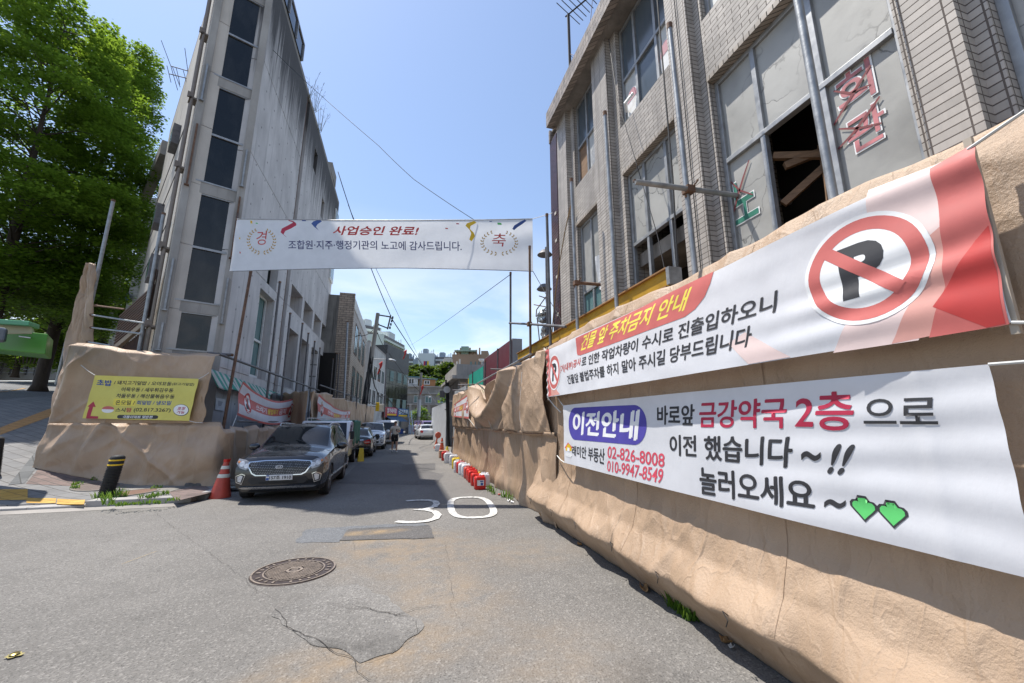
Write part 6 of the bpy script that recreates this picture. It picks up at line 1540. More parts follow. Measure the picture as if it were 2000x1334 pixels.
t = thing('parked_suv', 'white SUV parked facing the camera behind the black sedan', 'car', (-1.72,27.0,0))
c = Car(SUV, SUVY); c.build(t, M['car_white'], SUVG, (0.93,3.71), 0.355, nt_=60, nk=28); suv_front(c, t, False, None)
plate_on(c, t, -0.26, 0.26, 0.485, 0.60, 0, None); mirrors(t, 0.92, 1.72, 1.11, M['car_white'], 1.1)

SED = [[(0.70,0.24,0.08),(0.80,0.34,0.0),(0.85,0.50,0.0),(0.85,0.62,0.03),(0.80,0.70,0.07),(0.68,0.75,0.14),(0.40,0.78,0.18),(0,0.79,0.2)],
       [(0.86,0.20),(0.90,0.34),(0.91,0.55),(0.90,0.70),(0.84,0.80),(0.70,0.84),(0.4,0.87),(0,0.88)],
       [(0.87,0.20),(0.91,0.36),(0.92,0.58),(0.91,0.80),(0.86,0.90),(0.74,0.94),(0.42,0.975),(0,0.985)],
       [(0.87,0.20),(0.91,0.36),(0.92,0.60),(0.91,0.84),(0.87,0.93),(0.64,1.30),(0.54,1.39),(0,1.425)],
       [(0.87,0.20),(0.91,0.36),(0.92,0.60),(0.91,0.86),(0.87,0.95),(0.65,1.36),(0.54,1.44),(0,1.47)],
       [(0.87,0.20),(0.91,0.36),(0.92,0.60),(0.91,0.87),(0.87,0.96),(0.62,1.28),(0.53,1.35),(0,1.385)],
       [(0.87,0.20),(0.91,0.36),(0.92,0.62),(0.91,0.87),(0.86,0.95),(0.72,0.99),(0.42,1.02),(0,1.03)],
       [(0.84,0.22),(0.89,0.38),(0.90,0.60),(0.88,0.84),(0.83,0.95),(0.70,1.0),(0.42,1.035),(0,1.045)],
       [(0.70,0.28,-0.08),(0.82,0.40,0),(0.86,0.58,0.02),(0.85,0.78,0),(0.80,0.92,-0.05),(0.68,0.975,-0.08),(0.42,1.0,-0.1),(0,1.01,-0.11)]]
SEDY = [0.0,0.45,1.25,2.05,2.75,3.55,4.15,4.6,4.85]
SEDG = [('windscreen',(2.06,2.95,5.12,7.1)),('side_window',(2.5,3.75,4.12,4.95)),('side_window',(3.83,4.9,4.12,4.95)),('rear_window',(5.06,5.93,5.15,7.1))]
def sedan(label, loc, rz, pm, wide_lamp, plate=None):
    t = thing('parked_sedan', label, 'car', loc, rz); c = Car(SED, SEDY, 0.2, 0.14); c.build(t, pm, SEDG, (0.9,3.72), 0.33, nt_=64, nk=30)
    tl = [(0.50,0.80),(0.56,0.69),(0.72,0.66),(0.84,0.72),(0.82,0.86),(0.70,0.88)] if wide_lamp else [(0.52,0.86),(0.54,0.70),(0.62,0.64),(0.76,0.70),(0.82,0.84),(0.70,0.90)]
    for q in (tl, mirror(tl)):
        h = onnose(c, q, 0.02, M['taillight'], t, 'tail_light', 1, sub=4); cx = sum(p[0] for p in q)/6; cz = sum(p[1] for p in q)/6
        onnose(c, [(cx+(x-cx)*0.8, cz-0.012+(z-cz)*0.14) for x, z in q], 0.026, M['lamp'] if wide_lamp else M['ink_rose'], h, 'lamp_strip', 1, 0.01, sub=2)
    onnose(c, [(-0.50,0.845),(0.50,0.845),(0.52,0.875),(-0.52,0.875)], 0.02, M['chrome'], t, 'boot_trim', 1, sub=4)
    onnose(c, [(-0.74,0.33),(0.74,0.33),(0.80,0.40),(-0.80,0.40)], 0.015, M['trim'] , t, 'bumper_lower', 1, sub=4)
    if wide_lamp: onnose(c, [(-0.76,0.45),(0.76,0.45),(0.78,0.465),(-0.78,0.465)], 0.02, M['chrome'], t, 'bumper_trim', 1, sub=4)
    plate_on(c, t, -0.26, 0.26, 0.62, 0.74, 1, plate, 0.03); mirrors(t, 0.88, 1.75, 0.98, pm); handles(t, c, (3.4,4.4))
    return t
sedan('black sedan parked with its red tail lights to the camera, behind the white truck', (-2.12,26.05,0), pi, M['car_black'], True)
sedan('white sedan standing far down the street with its tail to the camera', (2.60,45.0,0), pi + 0.05, M['car_white'], False)

# --- small white cab-over truck with a green load cover
t = thing('parked_truck', 'small white truck with a green covered load and wooden dropsides behind the charcoal SUV', 'truck', (-2.62,16.15,0))
def loft(mb, prof, hw, tuck):
    """side profile (y,z) swept across the width with pulled-in edges"""
    n = len(prof); xs = [(-hw,tuck),(-hw+0.06,0),(0,0),(hw-0.06,0),(hw,tuck)]; cy = sum(p[0] for p in prof)/n; cz = sum(p[1] for p in prof)/n
    vs = [(x, p[0]+(cy-p[0])*k, p[1]+(cz-p[1])*k) for x, k in xs for p in prof]
    fs = [(i*n+j, i*n+(j+1)%n, (i+1)*n+(j+1)%n, (i+1)*n+j) for i in range(4) for j in range(n)] + [tuple(range(n-1,-1,-1)), tuple(range(4*n, 5*n))]
    mb.add(vs, fs)
HW = 0.85
m = MB(); loft(m, [(0.04,0.42),(0.0,0.62),(0.03,1.02),(0.10,1.08),(0.46,1.70),(0.60,1.775),(1.45,1.775),(1.52,1.70),(1.52,0.42)], HW, 0.04); m.build('cab', M['car_white'], t, True, world=False, bevel=0.03)
MB().add([(x*(HW-0.07-0.06*z_), 0.10+0.36*z_-0.02, 1.09+0.60*z_+0.01) for z_ in (0,1) for x in (-1,1)], [(0,1,3,2)]).build('windscreen', M['carglass'], t, world=False)
for sd in (1, -1):
    q = [(sd*(HW+0.004),y,z) for y, z in ((0.26,1.12),(0.56,1.62),(1.05,1.62),(1.08,1.12))]; d = MB().poly(q if sd > 0 else q[::-1]).build('side_window', M['carglass'], t, world=False)
    m = MB(); m.box(sd*(HW+0.002)-0.004, sd*(HW+0.002)+0.004, 1.13, 1.14, 0.5, 1.7); m.beam((sd*(HW+0.006),0.98,1.0),(sd*(HW+0.006),1.1,1.0),0.03,0.03); m.build('door_handle', M['trim'], t, world=False)
    m = MB(); m.box(sd*HW+(0.05 if sd > 0 else -0.19), sd*HW+(0.19 if sd > 0 else -0.05), 0.10, 0.17, 1.10, 1.40); m.build('mirror', M['trim'], t, world=False, bevel=0.03)
    m = MB(); m.tube([(sd*HW,0.3,1.35),(sd*(HW+0.12),0.14,1.3)], 0.014, 6); m.build('mirror_arm', M['trim'], t, world=False)
    h = MB(); h.box(sd*0.62-0.14, sd*0.62+0.14, -0.02, 0.02, 0.62, 0.82); h.build('headlight', M['lamp'], t, world=False, bevel=0.02)
    for wy, r in ((0.75,0.30),(3.25,0.29)): wheel(t, (sd*(HW-0.13),wy,r), r, 0.2, sd, M['offwhite'])
m = MB(); m.box(-0.80,0.80,-0.06,0.06,0.36,0.50); m.build('bumper', M['trim'], t, world=False, bevel=0.03)
m = MB()
for y in (0.62,1.4): m.tube([(-0.7,y,1.87),(0.7,y,1.87)], 0.018, 6)
for x in (-0.7,-0.23,0.23,0.7): m.tube([(x,0.62,1.87),(x,1.4,1.87)], 0.014, 6)
for x in (-0.7,0.7):
    for y in (0.65,1.38): m.tube([(x,y,1.76),(x,y,1.87)], 0.014, 6)
m.build('roof_rack', M['offwhite'], t, True, world=False)
m = MB(); m.box(-0.84,0.84,1.58,4.45,0.60,0.72); m.box(-0.4,0.4,0.3,4.3,0.42,0.6); m.build('load_bed', M['trim'], t, world=False)
m = MB()
for sd in (1,-1):
    for k in range(3): m.box(sd*0.84-0.018, sd*0.84+0.018, 1.60, 4.45, 0.72+0.13*k, 0.845+0.13*k)
for k in range(3): m.box(-0.83,0.83,4.43,4.46,0.72+0.13*k,0.845+0.13*k)
m.build('dropside', flat('bleached_boards', (0.40,0.33,0.25), 0.8, 0, 0.3, 6, stretch=(6,1,6)), t, world=False)
green = cloth('green_load_sheet', (0.012,0.13,0.09), 0.05, 0.2, 0.5, crease=0.01)
def gt(u, v):
    y = 1.62 + 2.75*v; a = -0.35 + pi*1.0*u + 0.35*(2*u-1)*0; a = pi*u
    x = -0.86*max(-1, min(1, 1.5*cos(a))); z = 0.86 + 0.90*min(1, 1.6*sin(a))
    n_ = N3(y*2.2, x*2, z*2); return (x*(1+0.03*n_)+0.02*sin(y*16), y+0.03*n_, z + 0.05*n_ + 0.03*sin(y*5) - (0.10*abs(sin(y*5.5)) if z < 0.95 else 0))
MB().grid(gt, 40, 40).build('load_cover', green, t, 'all', world=False, solid=0.012)
m = MB(); m.grid(lambda u, v: (-0.84+1.68*u, 1.62+0.03*N3(u*6,v*4), 0.9+0.85*v), 14, 8); m.build('load_cover_end', green, t, 'all', world=False)
t = thing('folding_sign', 'small yellow folding stand on the road beside the rear wheel of the white truck', 'sign', (-1.55,19.6,0), 0.2)
m = MB(); m.quad((-0.13,-0.12,0.0),(0.13,-0.12,0.0),(0.09,0,0.58),(-0.09,0,0.58)); m.build('front_panel', M['yellow_plastic'], t, world=False, solid=0.015)
m = MB(); m.quad((-0.13,0.16,0.0),(0.13,0.16,0.0),(0.09,0.01,0.58),(-0.09,0.01,0.58)); m.build('back_panel', M['yellow_plastic'], t, world=False, solid=0.015)

# --- small vans in the distance
def van(label, loc, rz, low, up, s=1.0):
    t = thing('parked_van', label, 'van', loc, rz)
    m = MB(); loft(m, [(0.02,0.35),(0.0,0.6),(0.12,0.98),(0.75,1.06),(4.35,1.06),(4.4,0.35)], 0.86, 0.03); m.build('body', low, t, True, world=False, bevel=0.04)
    m = MB(); loft(m, [(0.55,1.05),(1.05,1.78),(1.2,1.84),(4.25,1.84),(4.36,1.7),(4.38,1.05)], 0.82, 0.05); m.build('upper_body', up, t, True, world=False, bevel=0.05)
    MB().add([(x*(0.76-0.06*z_), 0.57+0.47*z_-0.02, 1.10+0.62*z_+0.01) for z_ in (0,1) for x in (-1,1)], [(0,1,3,2)]).build('windscreen', M['carglass'], t, world=False)
    for sd in (1, -1):
        for y0, y1 in ((1.15,2.0),(2.1,3.1),(3.2,4.15)):
            q = [(sd*0.826,y0 + (0.0),1.12),(sd*0.80,y0+0.08,1.66),(sd*0.80,y1,1.66),(sd*0.826,y1,1.12)]; MB().poly(q[::-1] if sd > 0 else q).build('side_window', M['carglass'], t, world=False)
        m = MB(); m.box(sd*0.60-0.15, sd*0.60+0.15, -0.01, 0.05, 0.66, 0.84); m.build('headlight', M['lamp'], t, world=False, bevel=0.02)
        for wy in (0.8,3.5): wheel(t, (sd*0.74,wy,0.31), 0.31, 0.19, sd)
    m = MB(); m.box(-0.8,0.8,-0.05,0.05,0.36,0.54); m.build('bumper', M['trim'], t, world=False, bevel=0.03)
    mirrors(t, 0.84, 0.75, 1.15, M['trim'])
    return t
van('dark van with a white upper body and roof rack parked behind the white SUV', (-1.05,33.2,0), -0.06, M['car_dark'], M['car_white'])
van('violet van far down the street beyond the white sedan', (4.0,52.5,0), 0.3, M['car_purple'], M['car_purple'])
# ------------------------------------------------------------------ the rest of the street
def winbox(mb_f, mb_g, a, b, z0, z1, n, d=0.0, fr=0.07, mid=True):
    """window on a wall from plan point a to b (left to right as seen), n outward"""
    a, b = Vector(a), Vector(b); t = (b-a).normalized(); n = Vector(n).normalized()
    def bx(mb, s0, s1, za, zb, o0, o1):
        p, q = a+t*s0, a+t*s1
        mb.prism([Vector((*(p+n*o0),za)), Vector((*(q+n*o0),za)), Vector((*(q+n*o1),za)), Vector((*(p+n*o1),za))], (0,0,zb-za))
    L = (b-a).length
    bx(mb_g, fr, L-fr, z0+fr, z1-fr, d-0.06, d+0.008)
    for s0, s1, za, zb in ((0,fr,z0,z1),(L-fr,L,z0,z1),(fr,L-fr,z0,z0+fr),(fr,L-fr,z1-fr,z1)) + (((L/2-fr/2,L/2+fr/2,z0+fr,z1-fr),) if mid else ()): bx(mb_f, s0, s1, za, zb, d-0.06, d+0.03)
def wallbox(mb, a, b, depth, z0, z1):
    a, b = Vector(a), Vector(b); t = (b-a).normalized(); n = Vector((-t.y, t.x)); 
    mb.prism([Vector((*a,z0)), Vector((*b,z0)), Vector((*(b+n*depth),z0)), Vector((*(a+n*depth),z0))], (0,0,z1-z0))
def windows(root, lst, frame, glass, n, mid=True, fr=0.07):
    for a, b, z0, z1 in lst:
        f, g = MB(), MB(); winbox(f, g, a, b, z0, z1, n, 0, fr, mid); fo = f.build('window', frame, root); g.build('pane', glass, fo)

bb = thing('brick_building', 'brown brick three storey building with a stained concrete side wall beyond the concrete wedge', 'building', (-6,36,0))
m = MB(); m.box(-9.5,-3.7,31.0,43.5,0,10.1); m.build('brick_wall', M['brick_far'], bb)
m = MB(); m.box(-9.5,-4.75,30.90,30.998,0,11.0); m.build('side_wall', concrete('mossy_render', (0.20,0.19,0.175), 1.5, 0, streak=2.0, dark=0.12, scale=1.2), bb)
m = MB(); m.box(-6.9,-4.5,30.80,30.897,0,6.6); m.build('dark_patch', concrete('near_black_wall', (0.022,0.02,0.018), 1.2, 0), bb)  # near-black slab over the lower part of the side wall
m = MB(); m.box(-4.75,-3.66,30.86,30.998,0,11.2); m.build('corner_pier', M['brick_far'], bb)
m = MB(); m.box(-9.5,-3.66,31.0,43.5,10.103,10.9); m.build('parapet', M['offwhite'], bb)
windows(bb, [((-3.7,y),(-3.7,y+2.0),z0,z1) for y in (33.0,36.3,39.6) for z0, z1 in ((7.0,9.4),(3.4,6.0))], M['wood_dark'], M['glass_teal'], (1,0))
m = MB(); m.box(-3.66,-3.2,34.0,34.8,3.0,3.6); m.build('air_conditioner', M['offwhite'], bb, bevel=0.03)
pole('flagpole', 'pale grey pole standing before the brick building', Vector((-3.45,28.4,0.2)), P(679,628,D=27.5), 0.07, M['galv'])
for k, (u0, v0, u1, v1) in enumerate(((651,700,643,790),(658,690,650,790),(664,690,657,790),(690,735,684,800),(700,742,695,800))):
    pole('scaffold_upright', '%s of the thin uprights before the brick building' % ('leftmost','second from left','third from left','fourth from left','rightmost')[k], P(u1,v1,D=27.8), P(u0,v0,D=27.2), 0.04, M['galv_dark'], GL)
pole('scaffold_ledger', 'thin rail over the left tarpaulin wall in front of the brick building', P(625,752,D=23), P(735,790,D=38), 0.04, M['galv_dark'], GL)

wb = thing('white_building', 'narrow white rendered building between the brick building and the black glass one', 'building', (-5,54,0))
wa, wc = Vector((-3.79,48.8)), Vector((-2.24,59.8)); wt = (wc-wa).normalized(); wnm = Vector((wt.y,-wt.x))
m = MB(); wallbox(m, wa, wc, 6, 0, 10.9); m.build('wall', concrete('dirty_white_render', (0.50,0.50,0.48), 1.0, 0, streak=1.6, dark=0.3), wb)
windows(wb, [(wa+wt*s0, wa+wt*(s0+1.9), z0, z1) for s0 in (0.6,3.2,5.8,8.4) for z0, z1 in ((3.7,5.6),(6.8,8.6))], M['alu_white'], M['glass'], wnm)
m = MB(); wallbox(m, wa+wnm*0.02, wc+wnm*0.02, 0.3, 10.9, 11.1); m.build('coping', M['conc_plain'], wb)
# projecting shop signs
for u0, u1, v0, v1, D, mt, lb in ((733,740,786,803,44,'ink_amber','yellow projecting shop sign on the white building'),(740,750,789,804,44.5,'offwhite','pale grey projecting shop sign beside the yellow one')):
    a, b, c_ = P(u0,v1,D=D), P(u1,v1,D=D), P(u0,v0,D=D); t = thing('projecting_sign', lb, 'sign', tuple(a))
    m = MB(); m.prism([a, b, b+Vector((0,0.25,0)), a+Vector((0,0.25,0))], (0,0,c_.z-a.z)); m.build('sign_box', M[mt], t, bevel=0.03)
    m = MB(); m.beam(a+Vector((-0.4,0.1,0.5)), a+Vector((0.05,0.1,0.5)), 0.06, 0.06); m.build('bracket', M['galv_dark'], t)

kb = thing('black_glass_building', 'four storey black glass building with open teal sashes where the street bends', 'building', (0,66,0))
ka, kc = Vector((-2.2,60.3)), Vector((1.07,68.2)); kt = (kc-ka).normalized(); kn = Vector((kt.y,-kt.x)); KL = (kc-ka).length
m = MB(); wallbox(m, ka, kc, 8, 3.0, 12.8); wallbox(m, ka-kn*0.6, kc-kn*0.6, 7, 0, 3.0); m.build('wall', flat('black_panel', (0.025,0.026,0.028), 0.45, 0, 0.3, 2), kb)
m = MB()
for j, z in enumerate((3.05,5.15,7.25)):
    for k in range(7): p, q = ka+kt*(0.1+k*KL/7), ka+kt*((k+1)*KL/7); m.prism([Vector((*(p+kn*0.004),z)), Vector((*(q+kn*0.004),z)), Vector((*(q+kn*0.03),z)), Vector((*(p+kn*0.03),z))], (0,0,2.0))
m.build('glazing', flat('dim_black_glass', (0.015,0.017,0.018), 0.12, 0, 0.2, 1.0, spec=0.22), kb)
m = MB()
for k in range(22): p, q = ka+kt*(0.02+k*KL/22), ka+kt*((k+1)*KL/22-0.02); m.prism([Vector((*(p+kn*0.004),9.4)), Vector((*(q+kn*0.004),9.4)), Vector((*(q+kn*0.04),9.4)), Vector((*(p+kn*0.04),9.4))], (0,0,3.38))
m.build('cladding', flat('dark_grey_cladding', (0.065,0.066,0.07), 0.5, 0.2, 0.15, 1.5), kb)
for z in (3.6,7.6):
    for s0 in (1.4,4.2,6.6):
        p = ka+kt*s0; m = MB(); m.prism([Vector((*(p+kn*0.05),z)), Vector((*(p+kt*0.6+kn*0.35),z)), Vector((*(p+kt*0.6+kn*0.40),z)), Vector((*(p+kn*0.1),z))], (0,0,1.5)); m.build('open_sash', M['glass_teal'], kb)
t = thing('restaurant_sign', 'magenta restaurant sign board with white letters over the blue awning', 'sign', (*(ka+kn*0.5),2.6))
def signboard(t, s0, s1, z0, z1, out, mt, txt, ink, extra=None):
    def at(s_, z, o): return Vector((*(ka+kt*s_+kn*o), z))
    m = MB(); m.prism([at(s0,z0,out-0.15), at(s1,z0,out-0.15), at(s1,z0,out), at(s0,z0,out)], (0,0,z1-z0)); bo = m.build('board', mt, t)
    vs, fs = text2d(txt, 0.03); L = s1-s0; o = MB().add([at(s0+L*(0.08+0.84*x), z0+(z1-z0)*(0.32+0.58*y), out+0.02) for x, y in vs], fs).build('lettering', ink, bo)
    if extra: m = MB(); m.prism([at(s0+L*0.1,z0+0.05,out), at(s1-L*0.1,z0+0.05,out), at(s1-L*0.1,z0+0.05,out+0.02), at(s0+L*0.1,z0+0.05,out+0.02)], (0,0,(z1-z0)*0.2)); m.build('sign_strip', extra, bo)
signboard(t, -0.2, 3.9, 2.55, 3.75, 0.45, flat('magenta_sign', (0.42,0.03,0.12), 0.4), '정가네식당', M['ink_white'], M['ink_amber'])
t = thing('lighting_sign', 'blue shop sign board beside the magenta restaurant sign', 'sign', (*(ka+kt*5+kn*0.5),2.6))
signboard(t, 4.0, 8.3, 2.45, 3.7, 0.45, flat('blue_sign', (0.03,0.12,0.32), 0.4), '전기조명', M['ink_white'], M['ink_amber'])
t = thing('side_sign', 'dark red sign on the near end of the black glass building', 'sign', (*ka,2.5)); m = MB(); a = P(749,815,D=56); b = P(756,815,D=57.5); m.prism([a, b, b+Vector((-0.1,0.3,0)), a+Vector((-0.1,0.3,0))], (0,0,1.35)); m.build('board', flat('crimson_sign', (0.36,0.02,0.04), 0.4), t)
m = MB(); m.grid(lambda u, v: Vector((*(ka+kt*(0.0+5.6*u)+kn*(0.3+1.3*v)), 2.5-0.75*v-0.04*abs(sin(u*20))*v)), 24, 4)
tag(m.build('awning', flat('navy_awning', (0.02,0.075,0.16), 0.6), solid=0.02), 'dark blue awning sloping out under the restaurant sign', 'awning')
t = thing('shop_front', 'pale glazed shop front under the blue awning with goods outside', 'shop front', (*(ka+kt*3-kn*0.5),0))
m = MB()
for k in range(9): p = ka+kt*(0.1+k*1.0)-kn*0.55; m.box(p.x-0.06,p.x+0.06,p.y-0.06,p.y+0.06,0,2.5)
m.build('posts', M['offwhite'], t)
for k, (s0, w_, h_, mt) in enumerate(((0.4,0.7,1.9,'offwhite'),(1.5,0.8,1.6,'glass_teal'),(2.6,0.7,2.0,'alu_white'),(3.6,0.8,1.7,'paper'),(4.7,0.8,1.9,'glass_teal'),(5.8,0.7,1.4,'conc_plain'),(6.8,0.9,2.0,'glass_blue'))):
    p, q = ka+kt*s0-kn*0.5, ka+kt*(s0+w_)-kn*0.5; m = MB(); m.prism([Vector((*p,0.02)), Vector((*q,0.02)), Vector((*(q+kn*0.06),0.02)), Vector((*(p+kn*0.06),0.02))], (0,0,h_)); m.build('glazed_panel', M[mt], t)
for k, (u, v, w_, h_, mt, lb) in enumerate(((803,848,0.9,1.2,'panel_grey','grey metal cabinet at the corner of the black glass building'),(797,849,0.8,0.9,'galv_dark','dark crate pile outside the blue sign shop'),(784,850,0.5,0.7,'ink_royal','blue tub outside the shop front'),(778,850,0.6,0.8,'kelly','green plant tub outside the restaurant'))):
    p = P(u,v,Z=0); p = P(u,823+1.75*778/56,Z=0.004); m = MB(); m.box(p.x-w_/2,p.x+w_/2,p.y-0.3,p.y+0.3,0.005,h_*0.85); m.box(p.x-w_/2-0.03,p.x+w_/2+0.03,p.y-0.33,p.y+0.33,h_*0.85,h_)
    tag(m.build(('metal_cabinet','crate_pile','plastic_tub','plant_tub')[k], M[mt], bevel=0.03), lb, ('cabinet','crates','tub','tub')[k])
t = thing('ladder', 'pale blue ladder leaning against the corner of the black glass building', 'ladder', tuple(P(806,846,D=55)))
a, b = P(806,840,D=55), P(800,802,D=56.5); m = MB()
for o in (-0.2,0.2): m.tube([a+Vector((o,0,-0.9)), b+Vector((o,0,0))], 0.035, 6)
m.build('stile', flat('pale_blue_paint', (0.25,0.4,0.55), 0.5), t); m = MB()
for k in range(10): p = (a+Vector((0,0,-0.9))).lerp(b, (k+0.5)/10); m.tube([p-Vector((0.2,0,0)), p+Vector((0.2,0,0))], 0.02, 5)
m.build('rung', M['galv'], t)

# terraced old concrete structure closing the street
tb = thing('terrace_building', 'old grey concrete terraced structure closing the end of the street', 'building', (5,78,0))
for z0, z1, y, x0, x1, mt in ((0,2.6,76.5,-1,13,'conc_dark'),(2.6,4.9,77.2,-1,13,'conc_old'),(4.9,7.0,78.2,-1,12.5,'conc_old'),(7.0,8.4,79.4,-0.8,12,'conc_old')):
    m = MB(); m.box(x0,x1,y,y+5,z0+0.001,z1); m.build('tier_wall', M[mt], tb)
m = MB()
for z, y in ((2.6,76.2),(4.9,76.9),(7.0,77.9),(8.4,79.1)): m.box(-1.1,13,y,y+0.5,z-0.16,z+0.10)
m.build('slab_edge', M['conc_plain'], tb)
m = MB()
for x in (1.9,5.2,8.6): m.box(x-0.18,x+0.18,76.3,77.2,0,4.7)
m.build('column', M['conc_plain'], tb)
windows(tb, [((x,78.2),(x+1.2,78.2),5.2,6.6) for x in (2.5,4.6,7.4,9.2)] + [((x,77.2),(x+1.4,77.2),3.0,4.4) for x in (0.6,3.4,6.6)], M['alu_white'], M['glass_teal'], (0,-1))
m = MB()
for k, x in enumerate((1.0,2.6,4.2,5.6)):
    m.tube([(x,77.15,3.0),(x+0.5,77.12,3.6),(x+0.2,77.12,4.4)], 0.05, 5)
m.build('rust_stain_rail', M['rusty'], tb)
for nm, lab, x0, x1, z0, z1, mt in (('small_house','small cream house on top of the terraced structure',0.4,3.2,8.4,10.2,'offwhite'),('brick_hut','small orange brick hut with a white window on top of the terrace',3.4,6.6,8.4,9.9,'hut')):
    if mt == 'hut': M['hut'] = flat('orange_brick', (0.40,0.19,0.08), 0.8, 0, 0.15, 8)
    t = thing(nm, lab, 'house', ((x0+x1)/2,82,z0)); m = MB(); m.box(x0,x1,80.5,84,z0,z1); m.build('wall', M[mt], t)
    m = MB(); m.box(x0-0.3,x1+0.4,80.2,84.3,z1,z1+0.18); m.build('roof', flat('blue_green_roof', (0.10,0.22,0.26), 0.6), t); windows(t, [((x0+1.0,80.5),(x0+2.1,80.5),z0+0.5,z1-0.2)], M['white'], M['glass'], (0,-1), True, 0.12)
m = MB(); m.grid(lambda u, v: (5.2+2.2*u, 75.4+0.05*sin(u*30), 1.6*v), 20, 2); tag(m.build('site_screen', M['tarp'], solid=0.02), 'low tan screen at the foot of the terraced structure', 'screen')
tag(MB().add([P(u,v,D=70) for u, v in ((802,801),(815,801),(815,817),(802,818))], [(0,1,2,3)]).build('cloth_notice', M['offwhite'], solid=0.03), 'pale notice sheet hung between the black building and the terrace', 'notice')

# hill behind and the blocks on it
HY, HZ = [70,78,95,110,130,170,230,330,500], [0,3.0,9.8,13.6,16.5,22,32,40,44]
def hz_(x, y): return lerp1(HY, HZ, y) + 1.2*N3(x*0.05, y*0.05, 3) - 0.0006*(x-5)**2
struct(MB().grid(lambda u, v: (lambda x, y: (x, y, max(-2, hz_(x, y))))(-160+330*u, 84+380*v), 60, 60).build('hill', flat('wooded_slope', (0.055,0.07,0.028), 0.95, 0, 0.4, 0.3, 0.3, 2), smooth='all'))
def block(name, label, u0, u1, v0, D, mt, depth=12, dv=None, floors=0, bandmat=None, roof=None, zb=0, skew=0.0):
    a, b = P(u0,v0,D=D), P(u1,v0,D=D*(1+skew)); z1 = a.z; t_ = Vector((b.x-a.x,b.y-a.y)); L = t_.length; t_.normalize(); n = Vector((t_.y,-t_.x))
    t = thing(name, label, 'building', (a.x,a.y,zb)); m = MB(); wallbox(m, a.xy, b.xy, depth, zb, z1); m.build('wall', mt, t)
    if floors:
        h = 3.0
        for k in range(floors):
            z = z1 - h*(k+1) + 0.2; f = MB(); s0 = 0.06*L
            p, q = a.xy+t_*s0, b.xy-t_*s0
            f.prism([Vector((*p,z+0.9)), Vector((*q,z+0.9)), Vector((*(q+n*0.15),z+0.9)), Vector((*(p+n*0.15),z+0.9))], (0,0,1.8)); f.build('window_band', M['galv_dark'], t)
            f = MB(); f.prism([Vector((*p,z)), Vector((*q,z)), Vector((*(q+n*0.9),z)), Vector((*(p+n*0.9),z))], (0,0,1.0)); f.build('balcony', bandmat or mt, t)
    m = MB(); wallbox(m, a.xy-n*0.5+t_*L*0.3, a.xy-n*0.5+t_*L*0.55, depth*0.4, z1, z1+3.2); m.build('roof_box', roof or mt, t)
    m = MB()
    for k in range(9): p = a.xy+t_*L*(0.05+0.11*k)-n*1.5; m.box(p.x-0.25,p.x+0.25,p.y-0.25,p.y+0.25,z1,z1+1.2+0.8*(k%3))
    m.build('roof_vent', mt, t)
    return t, a, b, t_, n
apw = flat('pale_green_white_render', (0.62,0.67,0.62), 0.7, 0, 0.06, 0.1); apg = flat('grey_white_render', (0.55,0.58,0.60), 0.7, 0, 0.05, 0.1); apb = flat('blue_grey_render', (0.28,0.33,0.40), 0.7, 0, 0.05, 0.1)
brn = flat('brown_tile_cladding', (0.30,0.20,0.14), 0.7, 0, 0.06, 0.2)
block('apartment_block', 'pale greenish apartment block behind the leaning utility pole, the taller left part', 700, 746, 632, 185, apw, 14, None, 8, apw, apg, 5, 0.05)
block('apartment_block', 'stepped pale apartment block to the right of the leaning pole top', 748, 792, 652, 180, apw, 14, None, 6, apw, apg, 5, 0.16)
block('apartment_block', 'thin blue grey apartment end just right of the black glass building', 792, 808, 700, 235, apb, 10, None, 4, apg, apb, 20)
t, a, b, tt, n_ = block('apartment_block', 'grey white apartment gable with a small red and yellow emblem on the hill', 817, 848, 690, 262, apg, 14, None, 0, None, apb, 20)
for k, (x, mt) in enumerate(((0.36,'ink_crimson'),(0.47,'ink_navy'),(0.58,'ink_amber'))):
    L = (b.xy-a.xy).length; p, q = a.xy+tt*L*x, a.xy+tt*L*(x+0.11); m = MB(); m.prism([Vector((*p,a.z-8.5)), Vector((*q,a.z-8.5)), Vector((*(q+n_*0.1),a.z-8.5)), Vector((*(p+n_*0.1),a.z-8.5))], (0,0,3.2)); m.build('wall_emblem', M[mt], t)
block('apartment_block', 'long low grey white apartment wing with balcony rows on the hill', 849, 882, 697, 265, apb, 10, None, 5, apg, apb, 20)
block('apartment_block', 'narrow blue grey apartment strip left of the emblem gable', 808, 816, 707, 263, apb, 10, None, 3, apg, apb, 20)
t, a, b, tt, n_ = block('brown_building', 'brown clad institutional building with a green roof canopy on the hill at the right', 883, 940, 692, 150, brn, 18, None, 0, None, flat('green_roof', (0.20,0.27,0.22), 0.6), 8)
m = MB(); wallbox(m, a.xy+n_*1.0+tt*1, b.xy+n_*1.0-tt*2, 8, a.z+1.0, a.z+1.5); m.build('roof_canopy', flat('pale_green_canopy', (0.25,0.33,0.28), 0.5), t)
L = (b.xy-a.xy).length
windows(t, [(a.xy+tt*L*x, a.xy+tt*L*(x+w_), a.z-4.5-z, a.z-2.8-z) for x, w_ in ((0.62,0.07),(0.78,0.05),(0.9,0.05)) for z in (0,4.2)], M['galv_dark'], M['glass_teal'], n_)
m = MB(); wallbox(m, b.xy+n_*0.8, b.xy+tt*2.6+n_*0.8, 16, 8, a.z+1.2); m.build('stair_tower', brn, t)
block('school_building', 'low white and yellow banded school building among the hill trees', 852, 900, 716, 135, flat('cream_render', (0.55,0.50,0.46), 0.7, 0, 0.05, 0.2), 8, None, 2, flat('yellow_band', (0.50,0.38,0.10), 0.7), None, 10)

